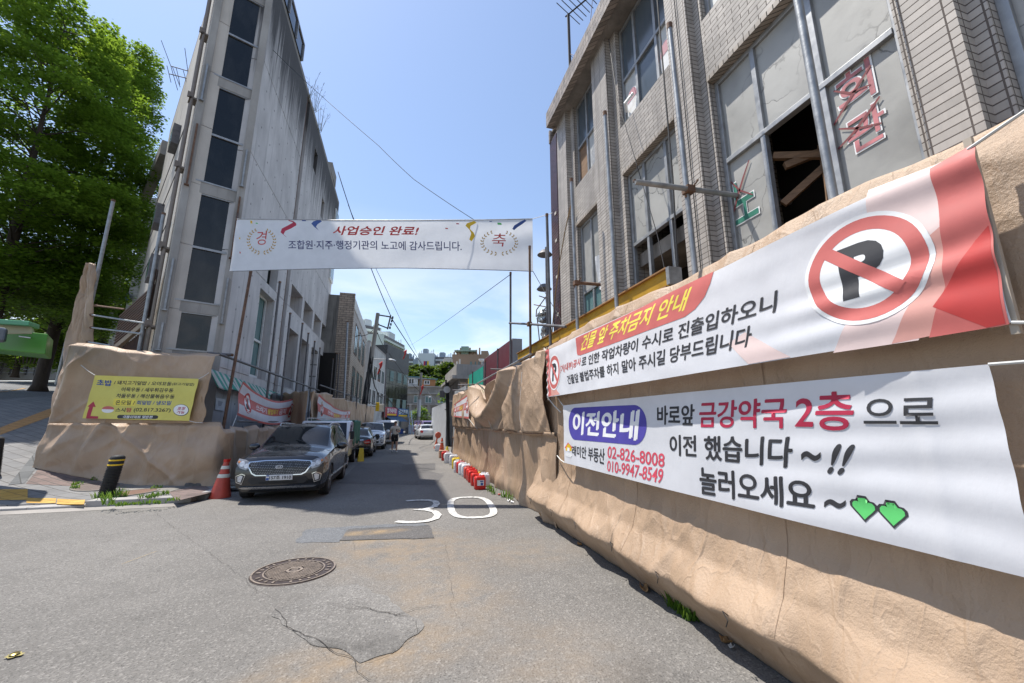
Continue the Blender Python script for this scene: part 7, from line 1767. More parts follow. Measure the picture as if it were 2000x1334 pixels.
# right side beyond the swagged tarpaulin
t = thing('metal_fence', 'tall white corrugated metal hoarding at the right of the far street', 'fence', (3.3,36,0))
m = MB(); m.grid(lambda u, v: (3.30+0.03*(1 if int(u*130) % 2 else -1), 29.4+13.4*u, 0.02+3.1*v), 260, 1); m.build('sheet', flat('white_sheet_metal', (0.80,0.81,0.82), 0.5, 0.0, 0.08, 1.5), t, solid=0.01)
m = MB(); m.grid(lambda u, v: (3.30+0.5*u, 29.4+0.02*(1 if int(u*8) % 2 else -1), 0.02+3.1*v), 16, 1); m.build('sheet_end', M['panel_grey'], t, solid=0.01)
m = MB()
for z in (1.0,2.2): m.tube([(3.36,29.4,z),(3.36,42.8,z)], 0.025, 5)
m.build('rail', M['galv'], t)
t = thing('maroon_hoarding', 'tall maroon hoarding panels with thin white lettering behind the sagging tarpaulin', 'hoarding', (3.3,13.6,1.5))
m = MB(); m.box(3.20,3.24,11.6,15.7,1.5,4.22); m.build('panel', M['maroon'], t)
m = MB(); m.box(3.24,3.55,11.58,11.64,1.5,4.26); m.box(3.24,3.29,11.6,15.7,4.22,4.26); m.build('end_cap', M['panel_grey'], t)
vs, fs = text2d('Meri', 0.0); MB().add([(3.196, 13.2-1.35*x, 3.05+0.36*y) for x, y in vs], fs).build('lettering', M['ink_white'], t)
t = thing('green_hoarding', 'teal green hoarding panel with white letters left of the maroon one', 'hoarding', (3.3,17.4,1.5))
m = MB(); m.grid(lambda u, v: (3.18+0.02*(int(u*24) % 2), 15.75+3.4*u, 1.6+2.35*v), 48, 1); m.build('panel', M['kelly'], t, solid=0.02)
vs, fs = text2d('스타', 0.03); MB().add([(3.15, 18.4-1.7*x, 2.75+0.55*y) for x, y in vs], fs).build('lettering', M['ink_white'], t)
t = thing('grey_hoarding', 'plain grey hoarding panel at the far end of the swagged tarpaulin', 'hoarding', (3.3,22,1.0)); m = MB(); m.box(3.2,3.24,19.3,24.6,0.5,3.55); m.build('panel', M['panel_grey'], t); m = MB(); m.box(3.15,3.2,19.2,19.3,0.5,3.8); m.build('yellow_post', M['ink_amber'], t)
for k, (y, z) in enumerate(((12.6,4.1),(14.6,4.0),(17.3,3.9),(18.8,3.6))): pole('scaffold_upright', '%s upright in front of the maroon and green hoardings' % ('nearest','second','third','farthest')[k], Vector((3.02,y,1.0)), Vector((3.02,y,z)), 0.026, M['galv_dark'], GP)
t = thing('stationery_building', 'small grey building with a flat overhanging roof and a beige sign at the far right', 'building', (5,30,0))
m = MB(); m.box(3.7,9,26.6,29.2,0,4.5); m.box(3.72,9,29.2,33,0,4.4); m.build('wall', M['conc_plain'], t)
m = MB(); m.box(3.2,9.3,26.0,33.4,4.5,4.72); m.box(3.5,9.3,26.3,33.2,4.72,5.5); m.build('roof', M['conc_plain'], t)
m = MB(); m.box(3.8,4.5,26.50,26.598,3.0,4.3); sgn = m.build('sign_board', flat('beige_sign', (0.45,0.33,0.25), 0.6), t)
vs, fs = text2d('문', 0.03); MB().add([(3.9+0.5*x, 26.49, 3.65+0.55*y) for x, y in vs], fs).build('lettering', M['ink_black'], sgn)
m = MB(); m.lathe([(0.0,0.0),(0.16,0.02),(0.2,0.1),(0.2,0.16)], 14, (5.2,26.4,5.75)); m.build('floodlight', M['white'], t)
for k, (x, y) in enumerate(((5.6,27.5),(6.6,28.0))): MB().lathe([(0.0,0.5),(0.2,0.45),(0.22,0.0)], 10, (x,y,5.5)).build('roof_vent', M['galv'], t)

# poles and cables
def upole(name, label, base, top, r0, r1, mat): 
    t = thing(name, label, 'utility pole', tuple(base)); MB().tube([base, base.lerp(top,0.5), top], [r0,(r0+r1)/2,r1], 12).build('shaft', mat, t, True); return t
cpole = concrete('grey_pole_concrete', (0.27,0.255,0.235), 0.8, 0, streak=1.5)
bs, tp = P(704,838,D=32), P(738,612,D=33)
bs.z = 0.1
up = upole('utility_pole', 'leaning grey concrete utility pole with a steel crossarm over the parked cars on the left', bs, tp, 0.20, 0.16, cpole)
e1, e2, e3, e4 = P(763,619,D=33), P(757,641,D=33), P(738,615,D=33), P(734,632,D=33)
m = MB(); m.beam(e3,e1,0.10,0.10); m.beam(e4,e2,0.10,0.10); m.beam(e1+Vector((0,0,0.15)),e2-Vector((0,0,0.1)),0.10,0.10); m.build('crossarm', M['galv_dark'], up)
m = MB()
for f in (0.05,0.35,0.65,0.95): p = e1.lerp(e2,f)+Vector((0.18,0,0)); m.lathe([(0.0,-0.12),(0.06,-0.11),(0.075,0.0),(0.06,0.11),(0.0,0.12)], 10, p)
m.build('insulator', M['black'], up)
m = MB()
for k in range(6):
    f0 = 0.05+0.03*k; pts = [bs.lerp(tp, q)+Vector((0.2*cos(k*1.3+q*5),-0.2*abs(sin(k+q*3))-0.12,0)) for q in (0.02,0.15,0.3,0.42,0.52+0.04*k)]; m.tube(pts, 0.045, 5)
m.build('cable_bundle', M['cable'], up)
bs2, tp2 = P(815,843,D=60), P(823,728,D=60); bs2.z = 0.02
up2 = upole('utility_pole', 'upright concrete utility pole far down the street before the terraced structure', bs2, tp2, 0.28, 0.2, cpole)
m = MB(); q = tp2.lerp(bs2,0.1); m.box(q.x-0.8,q.x+0.8,q.y-0.08,q.y+0.08,q.z-0.08,q.z+0.08); q = tp2.lerp(bs2,0.4); m.box(q.x-0.6,q.x+1.3,q.y-0.05,q.y+0.05,q.z-0.05,q.z+0.05); m.build('crossarm', M['galv'], up2)
m = MB(); q = tp2.lerp(bs2,0.42)+Vector((1.5,-0.1,0)); m.lathe([(0,0.25),(0.25,0.15),(0.3,0.0),(0.0,-0.08)], 12, q); m.build('lamp_head', M['galv'], up2)
m = MB(); q = tp2.lerp(bs2,0.55); m.lathe([(0.27,-1.6),(0.28,0.9)], 12, q); m.build('blue_grey_wrap', M['panel_grey'], up2)
bs3, tp3 = P(876,868,D=29), P(873,742,D=29); bs3.z = 0.02
up3 = upole('utility_pole', 'black pole wrapped in cables with a round sign at the end of the white hoarding', bs3, tp3, 0.10, 0.14, M['cable'])
m = MB(); q = P(873,761,D=28.8); m.lathe([(0.0,0.03),(0.24,0.03),(0.25,0.0),(0.0,0.0)], 16, q, 'Y'); m.build('round_sign', M['white'], up3)
m = MB()
for k in range(7): m.tube([bs3.lerp(tp3, q_)+Vector((0.06*cos(k+q_*6),0.06*sin(k*2+q_*4)-0.08,0)) for q_ in (0.1,0.35,0.6,0.8,1.0)], 0.03, 5)
m.build('cable_bundle', M['cable'], up3)
m = MB(); q = P(867,770,D=29); m.box(q.x-0.3,q.x+0.08,q.y,q.y+0.06,q.z-0.25,q.z+0.25); m.build('dark_panel', M['galv_dark'], up3)
lp = thing('street_lamp', 'slim grey street lamp with a flat head reaching over the street by the white building', 'street lamp', tuple(P(750,845,D=43)))
a, b = P(750,842,D=43), P(755,690,D=43); a.z = 0.02; m = MB(); m.tube([a,b], 0.07, 8); m.build('post', M['galv_dark'], lp, True)
m = MB(); m.tube([P(728,701,D=43), P(755,702,D=43), P(762,703,D=43)], 0.05, 6); m.build('arm', M['galv'], lp, True)
a, b = P(757,702,D=43), P(774,705,D=43); m = MB(); m.grid(lambda u, v: a.lerp(b,u)+Vector((0,0.22*cos(2*pi*v)*sin(pi*u)**0.5,0.14*sin(2*pi*v)*sin(pi*u)**0.5)), 10, 10); m.build('lamp_head', M['panel_grey'], lp, 'all')
def cable(label, pts, r, sag=0.0, mat='cable'):
    m = MB(); out = []
    for (p, q) in zip(pts, pts[1:]):
        for k in range(10): f = k/10; out.append(p.lerp(q, f)-Vector((0,0,sag*4*f*(1-f))))
    out.append(pts[-1]); m.tube(out, r, 5); return tag(m.build('overhead_cable', M[mat], smooth='all'), label, 'cable')
cable('long thin cable sloping from the concrete wedge building down to the congratulation banner', [P(480,45,D=13.4), P(603,165,D=12.6), P(740,285,D=11.4), P(808,350,D=10.8), P(930,432,D=10.0)], 0.009, 0.02)
cable('dark cable from the roof of the concrete building to the leaning utility pole', [P(660,335,D=31), P(763,617,D=33)], 0.035, 0.5)
cable('dark cable running on from the leaning pole towards the hill', [P(763,619,D=33), P(850,745,D=95)], 0.045, 0.3)
cable('thin cable beside the darker one dropping behind the congratulation banner', [P(680,400,D=28), P(752,560,D=32), P(830,720,D=90)], 0.02, 0.2)
cable('thin cable crossing the sky from the far right scaffold upright to the left', [P(997,536,D=10.9), P(802,674,D=55)], 0.010, 0.1)
cable('sagging cable from the brick building to the leaning utility pole', [P(645,668,D=30), P(700,655,D=31), P(728,645,D=32)], 0.03, 0.2)
cable('heavy cable swinging from the leaning pole down to the street lamp', [P(724,700,D=32), P(735,760,D=37), P(752,770,D=43), P(800,810,D=60)], 0.05, 0.5)
cable('cable from the leaning pole across the black glass building', [P(733,640,D=33), P(760,690,D=48), P(820,765,D=60)], 0.03, 0.3)
cable('cable from the far utility pole to the black pole on the right', [P(822,738,D=60), P(850,785,D=45), P(872,800,D=29)], 0.03, 0.2)
cable('pair of far cables low over the terraced structure', [P(757,735,D=56), P(822,752,D=60), P(873,757,D=30)], 0.025, 0.3)
for k, (u, v, D) in enumerate(((789,686,58),(740,710,45),(822,755,59))):
    p = P(u,v,D=D); m = MB(); m.grid(lambda s_, q: (p.x+0.35*s_*(1-0.4*q)+0.1*sin(q*5), p.y+0.1*sin(s_*4), p.z-1.3*q+0.3*s_), 5, 6); tag(m.build('red_flag', M['ink_red'], smooth='all', solid=0.02), ('small red flag hanging from the cable above the black glass building','small red flag in front of the white building','small red flag on the far utility pole')[k], 'flag')
# ------------------------------------------------------------------ things on the ground
def rbox(mb, hw, hd, z0, z1, n=6, r=0.05, top=1.0):
    """rounded upright block, corners of radius r"""
    ring = []
    for sx, sy, a0 in ((1,1,0),(-1,1,pi/2),(-1,-1,pi),(1,-1,3*pi/2)):
        for k in range(n+1):
            a = a0 + pi/2*k/n; ring.append((sx*(hw-r)+r*cos(a), sy*(hd-r)+r*sin(a)))
    N = len(ring); lv = [(z0,0.92),(z0+0.02,1.0),(z1-0.05,1.0*top),(z1-0.02,0.94*top),(z1,0.80*top)]
    vs = [(x*s, y*s, z) for z, s in lv for x, y in ring]
    fs = [(i*N+j, i*N+(j+1)%N, (i+1)*N+(j+1)%N, (i+1)*N+j) for i in range(len(lv)-1) for j in range(N)] + [tuple(range(N-1,-1,-1)), tuple(range(4*N,5*N))]
    mb.add(vs, fs)
def jerrycan(label, u, v, body, cap, lab=False, h=0.36, w=0.145, d=0.115, rz=0.0):
    p = P(u, v, Z=0); t = thing('jerrycan', label, 'jerrycan', (p.x, p.y+d, 0.006), rz, 'plastic jerrycans lined up along the right tarpaulin')
    m = MB(); rbox(m, w, d, 0.0, h*0.90); m.box(-w*0.96,w*0.96,-d-0.004,d+0.004,h*0.20,h*0.215); m.box(-w*0.96,w*0.96,-d-0.004,d+0.004,h*0.72,h*0.735); m.build('body', M[body], t, True, world=False)
    m = MB(); m.tube([(-w*0.55,0,h*0.88),(-w*0.5,0,h*0.985),(w*0.15,0,h*0.985),(w*0.3,0,h*0.89)], 0.016, 8); m.build('handle', M[body], t, True, world=False)
    m = MB(); m.lathe([(0.035,h*0.88),(0.035,h*0.97),(0.03,h*0.985),(0.0,h*0.985)], 12, (w*0.62,0,0)); m.build('cap', M[cap], t, True, world=False)
    if lab:
        m = MB(); m.quad((-w*0.62,-d-0.006,h*0.28),(w*0.62,-d-0.006,h*0.28),(w*0.62,-d-0.006,h*0.66),(-w*0.62,-d-0.006,h*0.66)); l_ = m.build('label_sheet', M['white'], t, world=False)
        m = MB(); m.quad((-w*0.1,-d-0.008,h*0.54),(w*0.5,-d-0.008,h*0.54),(w*0.5,-d-0.008,h*0.62),(-w*0.1,-d-0.008,h*0.62)); m.quad((w*0.0,-d-0.008,h*0.30),(w*0.45,-d-0.008,h*0.30),(w*0.45,-d-0.008,h*0.48),(w*0.0,-d-0.008,h*0.48)); m.build('label_print', M['ink_royal'], l_, world=False)
    return t
jerrycan('red jerrycan with a white label, nearest of the row', 938.5, 957, 'red_plastic', 'red_plastic', True)
jerrycan('white jerrycan half hidden right behind the nearest red one', 947, 951, 'white_plastic', 'white_plastic')
jerrycan('red jerrycan with a yellow cap, second red one from the near end', 931, 949.5, 'red_plastic', 'yellow_plastic', True)
jerrycan('bright red unlabelled jerrycan, third red one from the near end', 924.5, 943, 'red_plastic', 'red_plastic')
jerrycan('red jerrycan fourth from the near end of the row', 921, 939, 'red_plastic', 'red_plastic', h=0.37)
jerrycan('dull faded red jerrycan beside the two white ones', 916, 935, 'red_faded', 'red_faded', h=0.37)
jerrycan('white jerrycan just beyond the faded red one, the right of a pair', 911, 931, 'white_plastic', 'white_plastic', h=0.40)
jerrycan('white jerrycan of the pair, the one nearer the road', 904.5, 928, 'white_plastic', 'white_plastic', h=0.40)
jerrycan('red jerrycan squeezed between two white ones in mid row', 900.5, 924.5, 'red_plastic', 'red_plastic', h=0.40)
jerrycan('lilac white jerrycan in front of the yellow one', 895, 923, 'white_plastic', 'white_plastic', h=0.42)
jerrycan('yellow jerrycan, the only yellow one of the row', 891, 916, 'yellow_plastic', 'yellow_plastic', h=0.42)
jerrycan('white square jerrycan beyond the yellow one', 886.5, 908.5, 'white_plastic', 'white_plastic', h=0.42, w=0.17)
jerrycan('white canister with a blue print and flared base', 876, 905, 'white_plastic', 'white_plastic', True, h=0.46, w=0.17)
jerrycan('red jerrycan with a white label, farthest red one of the row', 870, 900, 'red_plastic', 'red_plastic', True, h=0.42, w=0.17)
jerrycan('small white canister at the far end between two orange cones', 856, 881.5, 'white_plastic', 'white_plastic', h=0.42, w=0.2)
p = P(867,895,Z=0); m = MB(); m.box(p.x-0.22,p.x+0.2,p.y,p.y+0.4,0.006,0.36); tag(m.build('carton', flat('brown_carton', (0.36,0.22,0.15), 0.8), bevel=0.015), 'brown carton behind the farthest red jerrycan', 'box')

def cone(name, label, p, h, r, body, bands, bandmat='reflect', top=0.28, tilt=(0,0), ribs=0, group='traffic cones'):
    t = thing(name, label, 'traffic cone', tuple(p), 0.3, group)
    sh = Matrix(((1,0,tilt[0],0),(0,1,tilt[1],0),(0,0,1,0),(0,0,0,1)))
    m = MB(); m.M = sh; n = 26; prof = [(r*1.02,0.0),(r,0.05*h)]
    if ribs:
        for k in range(ribs): f = 0.1+0.8*k/ribs; g = f+0.5*0.8/ribs; prof += [(r*(1-f*(1-top)),f*h),(r*(1-f*(1-top))*1.06,f*h+0.01),(r*(1-g*(1-top))*1.06,g*h),(r*(1-g*(1-top)),g*h+0.005)]
    prof += [(r*top,0.94*h),(r*top*0.9,h),(0.0,h)]; m.lathe(prof, n); m.build('cone_body', M[body], t, True, world=False)
    for f0, f1 in bands:
        m = MB(); m.M = sh; m.lathe([(r*(1-f0*(1-top))*1.02,f0*h),(r*(1-f0*(1-top))*1.03,f0*h+0.004),(r*(1-f1*(1-top))*1.03,f1*h-0.004),(r*(1-f1*(1-top))*1.02,f1*h)], n); m.build('reflective_band', M[bandmat], t, True, world=False)
    return t
p = P(429,972,Z=0); p.z = 0.006
cn = cone('traffic_cone', 'tall red cone with two white bands beside the front wheel of the charcoal SUV', p, 0.80, 0.215, 'red_faded', ((0.56,0.66),(0.80,0.89)), tilt=(0.05,0))
m = MB(); m.lathe([(0.055,0.80),(0.06,0.86),(0.0,0.865)], 10, (0.035,0,0)); m.tube([(0.09,0,0.78),(0.11,0,0.87)], 0.012, 5); m.build('tip', M['red_plastic'], cn, world=False)
p = P(862.5,887,Z=0); p.z = 0.006; cone('traffic_cone', 'ribbed orange cone with a pale collar at the far end of the jerrycans', p, 0.86, 0.155, 'orange_plastic', ((0.70,0.77),), ribs=6)
p = P(852,876,Z=0); p.z = 0.006; c2 = cone('traffic_cone', 'orange cone with a paddle top farthest from the camera', p, 0.5, 0.17, 'orange_plastic', ((0.3,0.42),))
m = MB(); m.lathe([(0.0,0.03),(0.2,0.03),(0.215,0.0),(0.2,-0.03),(0.0,-0.03)], 16, (0.1,0,0.85), 'Y'); m.tube([(0,0,0.48),(0.05,0,0.7)], 0.05, 8); m.build('paddle', M['orange_plastic'], c2, world=False)
p = P(873,888,Z=0); p.z = 0.006; cone('traffic_cone', 'small yellow cone beside the ribbed orange one', p, 0.42, 0.16, 'yellow_plastic', ())
for k, (dx, dy, mt) in enumerate(((0.5,0.2,'ink_royal'),(0.55,-0.5,'offwhite'),(0.75,0.6,'red_faded'))):
    q = P(873,888,Z=0)+Vector((dx*0.6,dy,0)); m = MB()
    m.grid(lambda u, v: (q.x+0.25*(u-0.5)+0.04*N3(u*4,v*4), q.y+0.3*(v-0.5), 0.02+0.10*abs(N3(u*3+k,v*3,k))+0.12*sin(pi*u)*sin(pi*v)), 8, 8); tag(m.build('rubbish_bag', M[mt], smooth='all'), ('crumpled blue plastic bag','crumpled pale plastic bag','crumpled reddish plastic bag')[k]+' among the rubbish by the yellow cone', 'rubbish')
pole('marker_post', 'thin grey marker post standing at the end of the swagged tarpaulin', P(881,897,Z=0)+Vector((0,0,0.01)), P(885,854,D=18.6), 0.03, M['galv_dark'])

# bollards on the pavement
def bollard(label, p, top, bands=True):
    t = thing('bollard', label, 'bollard', tuple(p), 0, 'dark rubber bollards on the left pavement'); d = top-p; h = d.length
    sh = Matrix(((1,0,d.x/d.z,0),(0,1,d.y/d.z,0),(0,0,1,0),(0,0,0,1))); H = d.z; prof = [(0.15,0.0),(0.135,0.02)]
    for k in range(18): z = 0.04+k*H*0.66/18; prof += [(0.125,z),(0.140,z+0.008),(0.140,z+H*0.02),(0.125,z+H*0.026)]
    prof += [(0.132,H*0.72),(0.132,H*0.93),(0.115,H*0.965),(0.07,H*0.99),(0.0,H)]
    m = MB(); m.M = sh; m.lathe(prof, 26); m.build('post', M['rubber'], t, True, world=False)
    if bands:
        for f0, f1 in ((0.745,0.78),(0.855,0.89)): m = MB(); m.M = sh; m.lathe([(0.133,H*f0),(0.1355,H*f0+0.003),(0.1355,H*f1-0.003),(0.133,H*f1)], 26); m.build('reflective_band', M['ink_amber'], t, True, world=False)
p = TG(205,972); q = P(232,888,D=ray(205,972)[1]*0+ (p.x*_s + p.y*_c)*1.0); p.z = ZT(p.x,p.y)
bollard('leaning ribbed black bollard with two yellow bands on the corner pavement', p, q)
p = TG(-16,930); q = P(-6,852,D=(p.x*_s+p.y*_c)); p.z = ZT(p.x,p.y); bollard('plain black bollard cut by the left edge of the frame', p, q, False)

# weeds and litter
def tuft(label, spots, h, n=40, spread=0.10, name='weeds', mat='grass'):
    mb = MB()
    for x, y, z in spots:
        for k in range(n):
            a = rnd.random()*2*pi; r = spread*sqrt(rnd.random()); b = Vector((x+r*cos(a), y+r*sin(a), z)); l = h*(0.4+0.8*rnd.random()); a2 = rnd.random()*2*pi
            d = Vector((cos(a2)*0.6*l, sin(a2)*0.6*l, l)); w = Vector((-sin(a2),cos(a2),0))*(0.006+0.006*rnd.random())
            mb.add([b-w, b+w, b+d*0.55+w*1.2+Vector((0,0,0.12*l)), b+d*0.55-w*1.2+Vector((0,0,0.12*l)), b+d], [(0,1,2,3),(3,2,4)])
    return tag(mb.build(name, M[mat]), label, 'weeds')
def tg(u, v): p = TG(u, v); return (p.x, p.y, ZT(p.x, p.y))
tuft('weeds growing round the foot of the leaning striped bollard', [tg(u,v) for u, v in ((195,975),(205,978),(215,972),(225,968),(235,972),(212,985))], 0.17, 28, 0.12)
tuft('weeds along the kerb right of the striped bollard', [tg(u,v) for u, v in ((222,987),(240,988),(255,986),(275,985),(295,983),(310,984),(340,978))], 0.07, 24, 0.12)
tuft('weeds beside the rusty manhole lid', [tg(u,v) for u, v in ((283,973),(295,972),(308,968),(318,966),(305,955))], 0.10, 22, 0.12)
tuft('low weeds between the broken slabs by the tarpaulin', [tg(u,v) for u, v in ((145,955),(150,948),(185,938),(192,936),(260,910),(268,905))], 0.09, 30, 0.10)
def gz(u, v, dx=0): p = P(u, v, Z=0); return (p.x+dx, p.y, 0.012)
tuft('weeds growing at the foot of the large tarpaulin in the near right', [gz(1318,1190),(*gz(1333,1200)[:2],0.012),gz(1345,1210),gz(1352,1214)], 0.12, 22, 0.06)
tuft('weeds and litter under the gap of the tarpaulin beside the jerrycans', [gz(955,961,0.05),gz(962,966,0.03),gz(985,972),gz(995,977)], 0.16, 16, 0.08)
def leaf(label, u, v, s, kind='dry_leaf', mat=None, cat='leaf'):
    p = P(u, v, Z=0); a = rnd.random()*6
    m = MB(); m.grid(lambda x, y: (p.x+s*((x-0.5)*cos(a)-(y-0.5)*0.6*sin(a))*(1-0.5*abs(2*x-1)**3), p.y+s*((x-0.5)*sin(a)+(y-0.5)*0.6*cos(a)), 0.012+s*0.35*abs(2*y-1)**1.5*(0.6+0.5*x)+0.05*s*sin(9*x)), 8, 6)
    return tag(m.build(kind, mat or M['dryleaf'], smooth='all', solid=0.003), label, cat)
M['dryleaf'] = flat('dry_brown_leaf', (0.27,0.15,0.06), 0.8, 0, 0.3, 20)
leaf('crumpled dry leaves by the tarpaulin near the painted 30', 1062, 1013, 0.26); leaf('small dry leaf on the asphalt at the tarpaulin edge', 1132, 1066, 0.09); leaf('flat dry leaf on the asphalt halfway along the tarpaulin edge', 1258, 1155, 0.13); leaf('dark curled dry leaf at the lower right tarpaulin edge', 1418, 1258, 0.11)
leaf('grey pebble of litter next to the curled leaf at the lower right', 1429, 1268, 0.06, 'litter', M['offwhite'], 'litter')
for k, (u, v) in enumerate(((983,971),(993,980),(1000,983),(975,968))): leaf(('white scrap of paper under the tarpaulin gap','second white scrap beside it near the road','pale scrap nearest the camera under the tarpaulin gap','reddish scrap under the tarpaulin gap')[k], u, v, 0.10, 'paper_scrap', M['white' if k < 3 else 'red_faded'], 'litter')
t = thing('caution_tape', 'strip of yellow caution tape with a foil knot hanging on the tarpaulin corner', 'tape', tuple(P(419,838,D=11.2)))
a = P(420,832,D=11.15); m = MB(); m.grid(lambda u, v: a+Vector((0.10*(u-0.5)+0.05*v*sin(v*7), -0.05*sin(v*6), -0.45*v+0.03*u)), 3, 14); m.build('tape', M['ink_amber'], t, 'all'); m = MB(); m.grid(lambda u, v: a+Vector((0.10*cos(2*pi*u)*sin(pi*v)*(1+0.3*sin(u*20)), 0.07*sin(2*pi*u)*sin(pi*v)-0.04, 0.07*cos(pi*v))), 14, 8); m.build('foil_knot', foil, t, 'all')
m = MB(); q = P(462,962,Z=0); m.grid(lambda u, v: (q.x-0.45+0.8*u+0.05*N3(u*4,v*4), q.y+0.1+0.4*v, 0.02+0.10*abs(N3(u*3,v*3,5))+0.08*sin(pi*u)), 14, 8); tag(m.build('sheet_scrap', concrete('pale_sheet', (0.3,0.29,0.26), 1.0, 0), smooth='all', solid=0.012), 'pale warped sheet lying between the orange cone and the SUV wheel', 'rubbish')
m = MB(); q = P(440,952,Z=0.1); m.grid(lambda u, v: (q.x-0.9+1.3*u+0.05*N3(u*6,v*4), q.y+0.3*v, 0.12+0.10*abs(N3(u*5,v*3,2))+0.10*sin(pi*v)), 18, 8); tag(m.build('rag_heap', flat('dirty_rags', (0.10,0.09,0.08), 0.9, 0, 0.6, 6), smooth='all', solid=0.012), 'dirty rag heap on the kerb behind the orange cone', 'rubbish')

# green box canopy at the left edge
t = thing('kiosk_canopy', 'green boxy kiosk canopy with a pale underside jutting in at the left edge', 'canopy', (-9.6,12.4,0.6))
D0 = 9.6
def kq(u, v, d=0.0): return P(u, v, D=D0+d)
A, Bq, Cq_, Dq = kq(-70,676), kq(88,692), kq(93,652), kq(-70,636)
dp = Vector((-0.5,0.95,0.0)); gm = flat('grass_green_paint', (0.045,0.20,0.012), 0.45, 0, 0.12, 2); gm2 = flat('teal_edge_paint', (0.06,0.28,0.13), 0.45, 0, 0.1, 2)
m = MB(); m.prism([A,Bq,Cq_,Dq], dp); m.build('body', gm, t, bevel=0.02)
m = MB(); m.prism([kq(-70,652,-0.02), kq(63,652,-0.02), kq(58,630,-0.02), kq(-70,622,-0.02)], Vector((-0.3,0.55,0.0))); m.build('recess', flat('cream_panel', (0.42,0.40,0.27), 0.6, 0, 0.1, 3), t, bevel=0.02)
m = MB(); m.prism([kq(-70,629,-0.25), kq(56,636,-0.25), kq(57,627,-0.25), kq(-70,619,-0.25)], Vector((-0.45,0.95,0.10))); m.build('top_lid', gm2, t, bevel=0.015)
m = MB(); m.prism([kq(38,656,-0.01), kq(60,659,-0.01), kq(60,661,-0.01), kq(38,658,-0.01)], Vector((0,-0.02,0))); m.build('handle', M['white'], t)
pz = kq(-45,690); m = MB(); m.tube([(pz.x,pz.y+0.3,ZT(pz.x,pz.y)-0.1),(pz.x,pz.y+0.3,A.z+0.1)], 0.06, 10); m.build('post', M['galv_dark'], t, True)
m = MB(); m.prism([kq(-30,668,-0.5), kq(8,667,-0.5), kq(13,640,-0.5), kq(-30,634,-0.5)], Vector((-0.1,0.2,0))); m.build('dark_housing', flat('slate_housing', (0.05,0.06,0.08), 0.4), t, bevel=0.05)
# ------------------------------------------------------------------ trees
def leafmesh(clumps, per, size, seed, flatz=0.35):
    """many small folded leaves gathered in layered sprays; clumps: (x,y,z,rx,rz)"""
    rg = random.Random(seed); vs = []; fs = []
    for (cx, cy, cz, rx, rz, dx, dy) in clumps:
        n = int(per*(rx*rx)/0.8)
        for _ in range(n):
            a = rg.random()*2*pi; r = rx*sqrt(rg.random()); h = rg.gauss(0, 0.42)*rz
            x = cx+r*cos(a); y = cy+r*sin(a); z = cz + h + 0.25*(r/rx)*(-rz) + 0.22*((x-cx)*dx+(y-cy)*dy)*-1.0
            s = size*(0.65+0.7*rg.random()); a2 = rg.random()*2*pi; tl = rg.uniform(-0.55,0.55); t2 = rg.uniform(-0.55,0.35)
            ux, uy, uz = cos(a2)*s, sin(a2)*s, t2*s; wx, wy, wz = -sin(a2)*s*0.62, cos(a2)*s*0.62, tl*s*0.6
            b = len(vs)
            vs += [(x,y,z),(x+ux*0.8+wx,y+uy*0.8+wy,z+uz*0.8+wz),(x+ux,y+uy,z+uz-0.12*s),(x+ux*0.8-wx,y+uy*0.8-wy,z+uz*0.8-wz)]
            fs.append((b,b+1,b+2,b+3))
    return vs, fs
def tree(name, label, base, h, z0, R, nc, per, size, mat, trunk_r, seed, lean=(0,0), prof=None, clr=(0.7,1.1), group=None, limb=1.0):
    rg = random.Random(seed); bx, by, bz = base
    t = thing(name, label, 'tree', base, 0, group)
    top = Vector((bx+lean[0], by+lean[1], bz+h)); b0 = Vector(base)
    pts = [b0-Vector((0,0,0.15)), b0+Vector((0,0,0.25)), b0.lerp(top,0.2), b0.lerp(top,0.45), b0.lerp(top,0.7), b0.lerp(top,0.93)]
    tr = MB(); tr.tube(pts, [trunk_r*1.7,trunk_r*1.15,trunk_r,trunk_r*0.7,trunk_r*0.3,trunk_r*0.08], 12)
    tr.build('trunk', M['bark'], t, 'all')
    prof = prof or (lambda f: sin(pi*min(1,(f*0.92+0.1)))**0.7)
    cl = []; lm = MB()
    for k in range(nc):
        f = (k+rg.random())/nc; z = z0 + (h-z0)*f; rad = R*prof(f)
        a = rg.random()*2*pi; rr = rad*(0.35+0.65*rg.random()**0.5)
        ax = b0.lerp(top, z/h); c = Vector((ax.x+rr*cos(a), ax.y+rr*sin(a), bz+z+rg.uniform(-0.3,0.3)))
        q = rg.uniform(*clr)*(0.75+0.5*(1-f)); cl.append((c.x,c.y,c.z,q,q*0.42,cos(a)*1.0,sin(a)*1.0))
        if k % 3 == 0 and limb:
            s_ = b0.lerp(top, max(0.1,(z-0.22*rr-0.4)/h)); mid = s_.lerp(c,0.5)+Vector((0,0,0.12*rr)); lm.tube([s_,mid,c], [trunk_r*0.17*limb,trunk_r*0.10*limb,trunk_r*0.03], 5, False)
    if lm.v: lm.build('limb', M['bark'], t, 'all')
    vs, fs = leafmesh(cl, per, size, seed+1); MB().add(vs, fs).build('crown', mat, t)
    return t
def gpro(f): return (0.55+0.45*min(1,f/0.25))*(1-0.55*max(0,(f-0.35)/0.65)**1.6)
pA = TG(75,760)
tree('ginkgo_tree', 'tall leafy ginkgo tree on the left pavement with its whole dark trunk in view', (pA.x,pA.y,ZT(pA.x,pA.y)), 24.5, 4.0, 3.05, 340, 215, 0.125, M['leaf'], 0.27, 11, (0.4,0.5), gpro, (0.8,1.2), 'ginkgo street trees on the left')
pB = P(12,660,D=19.5)
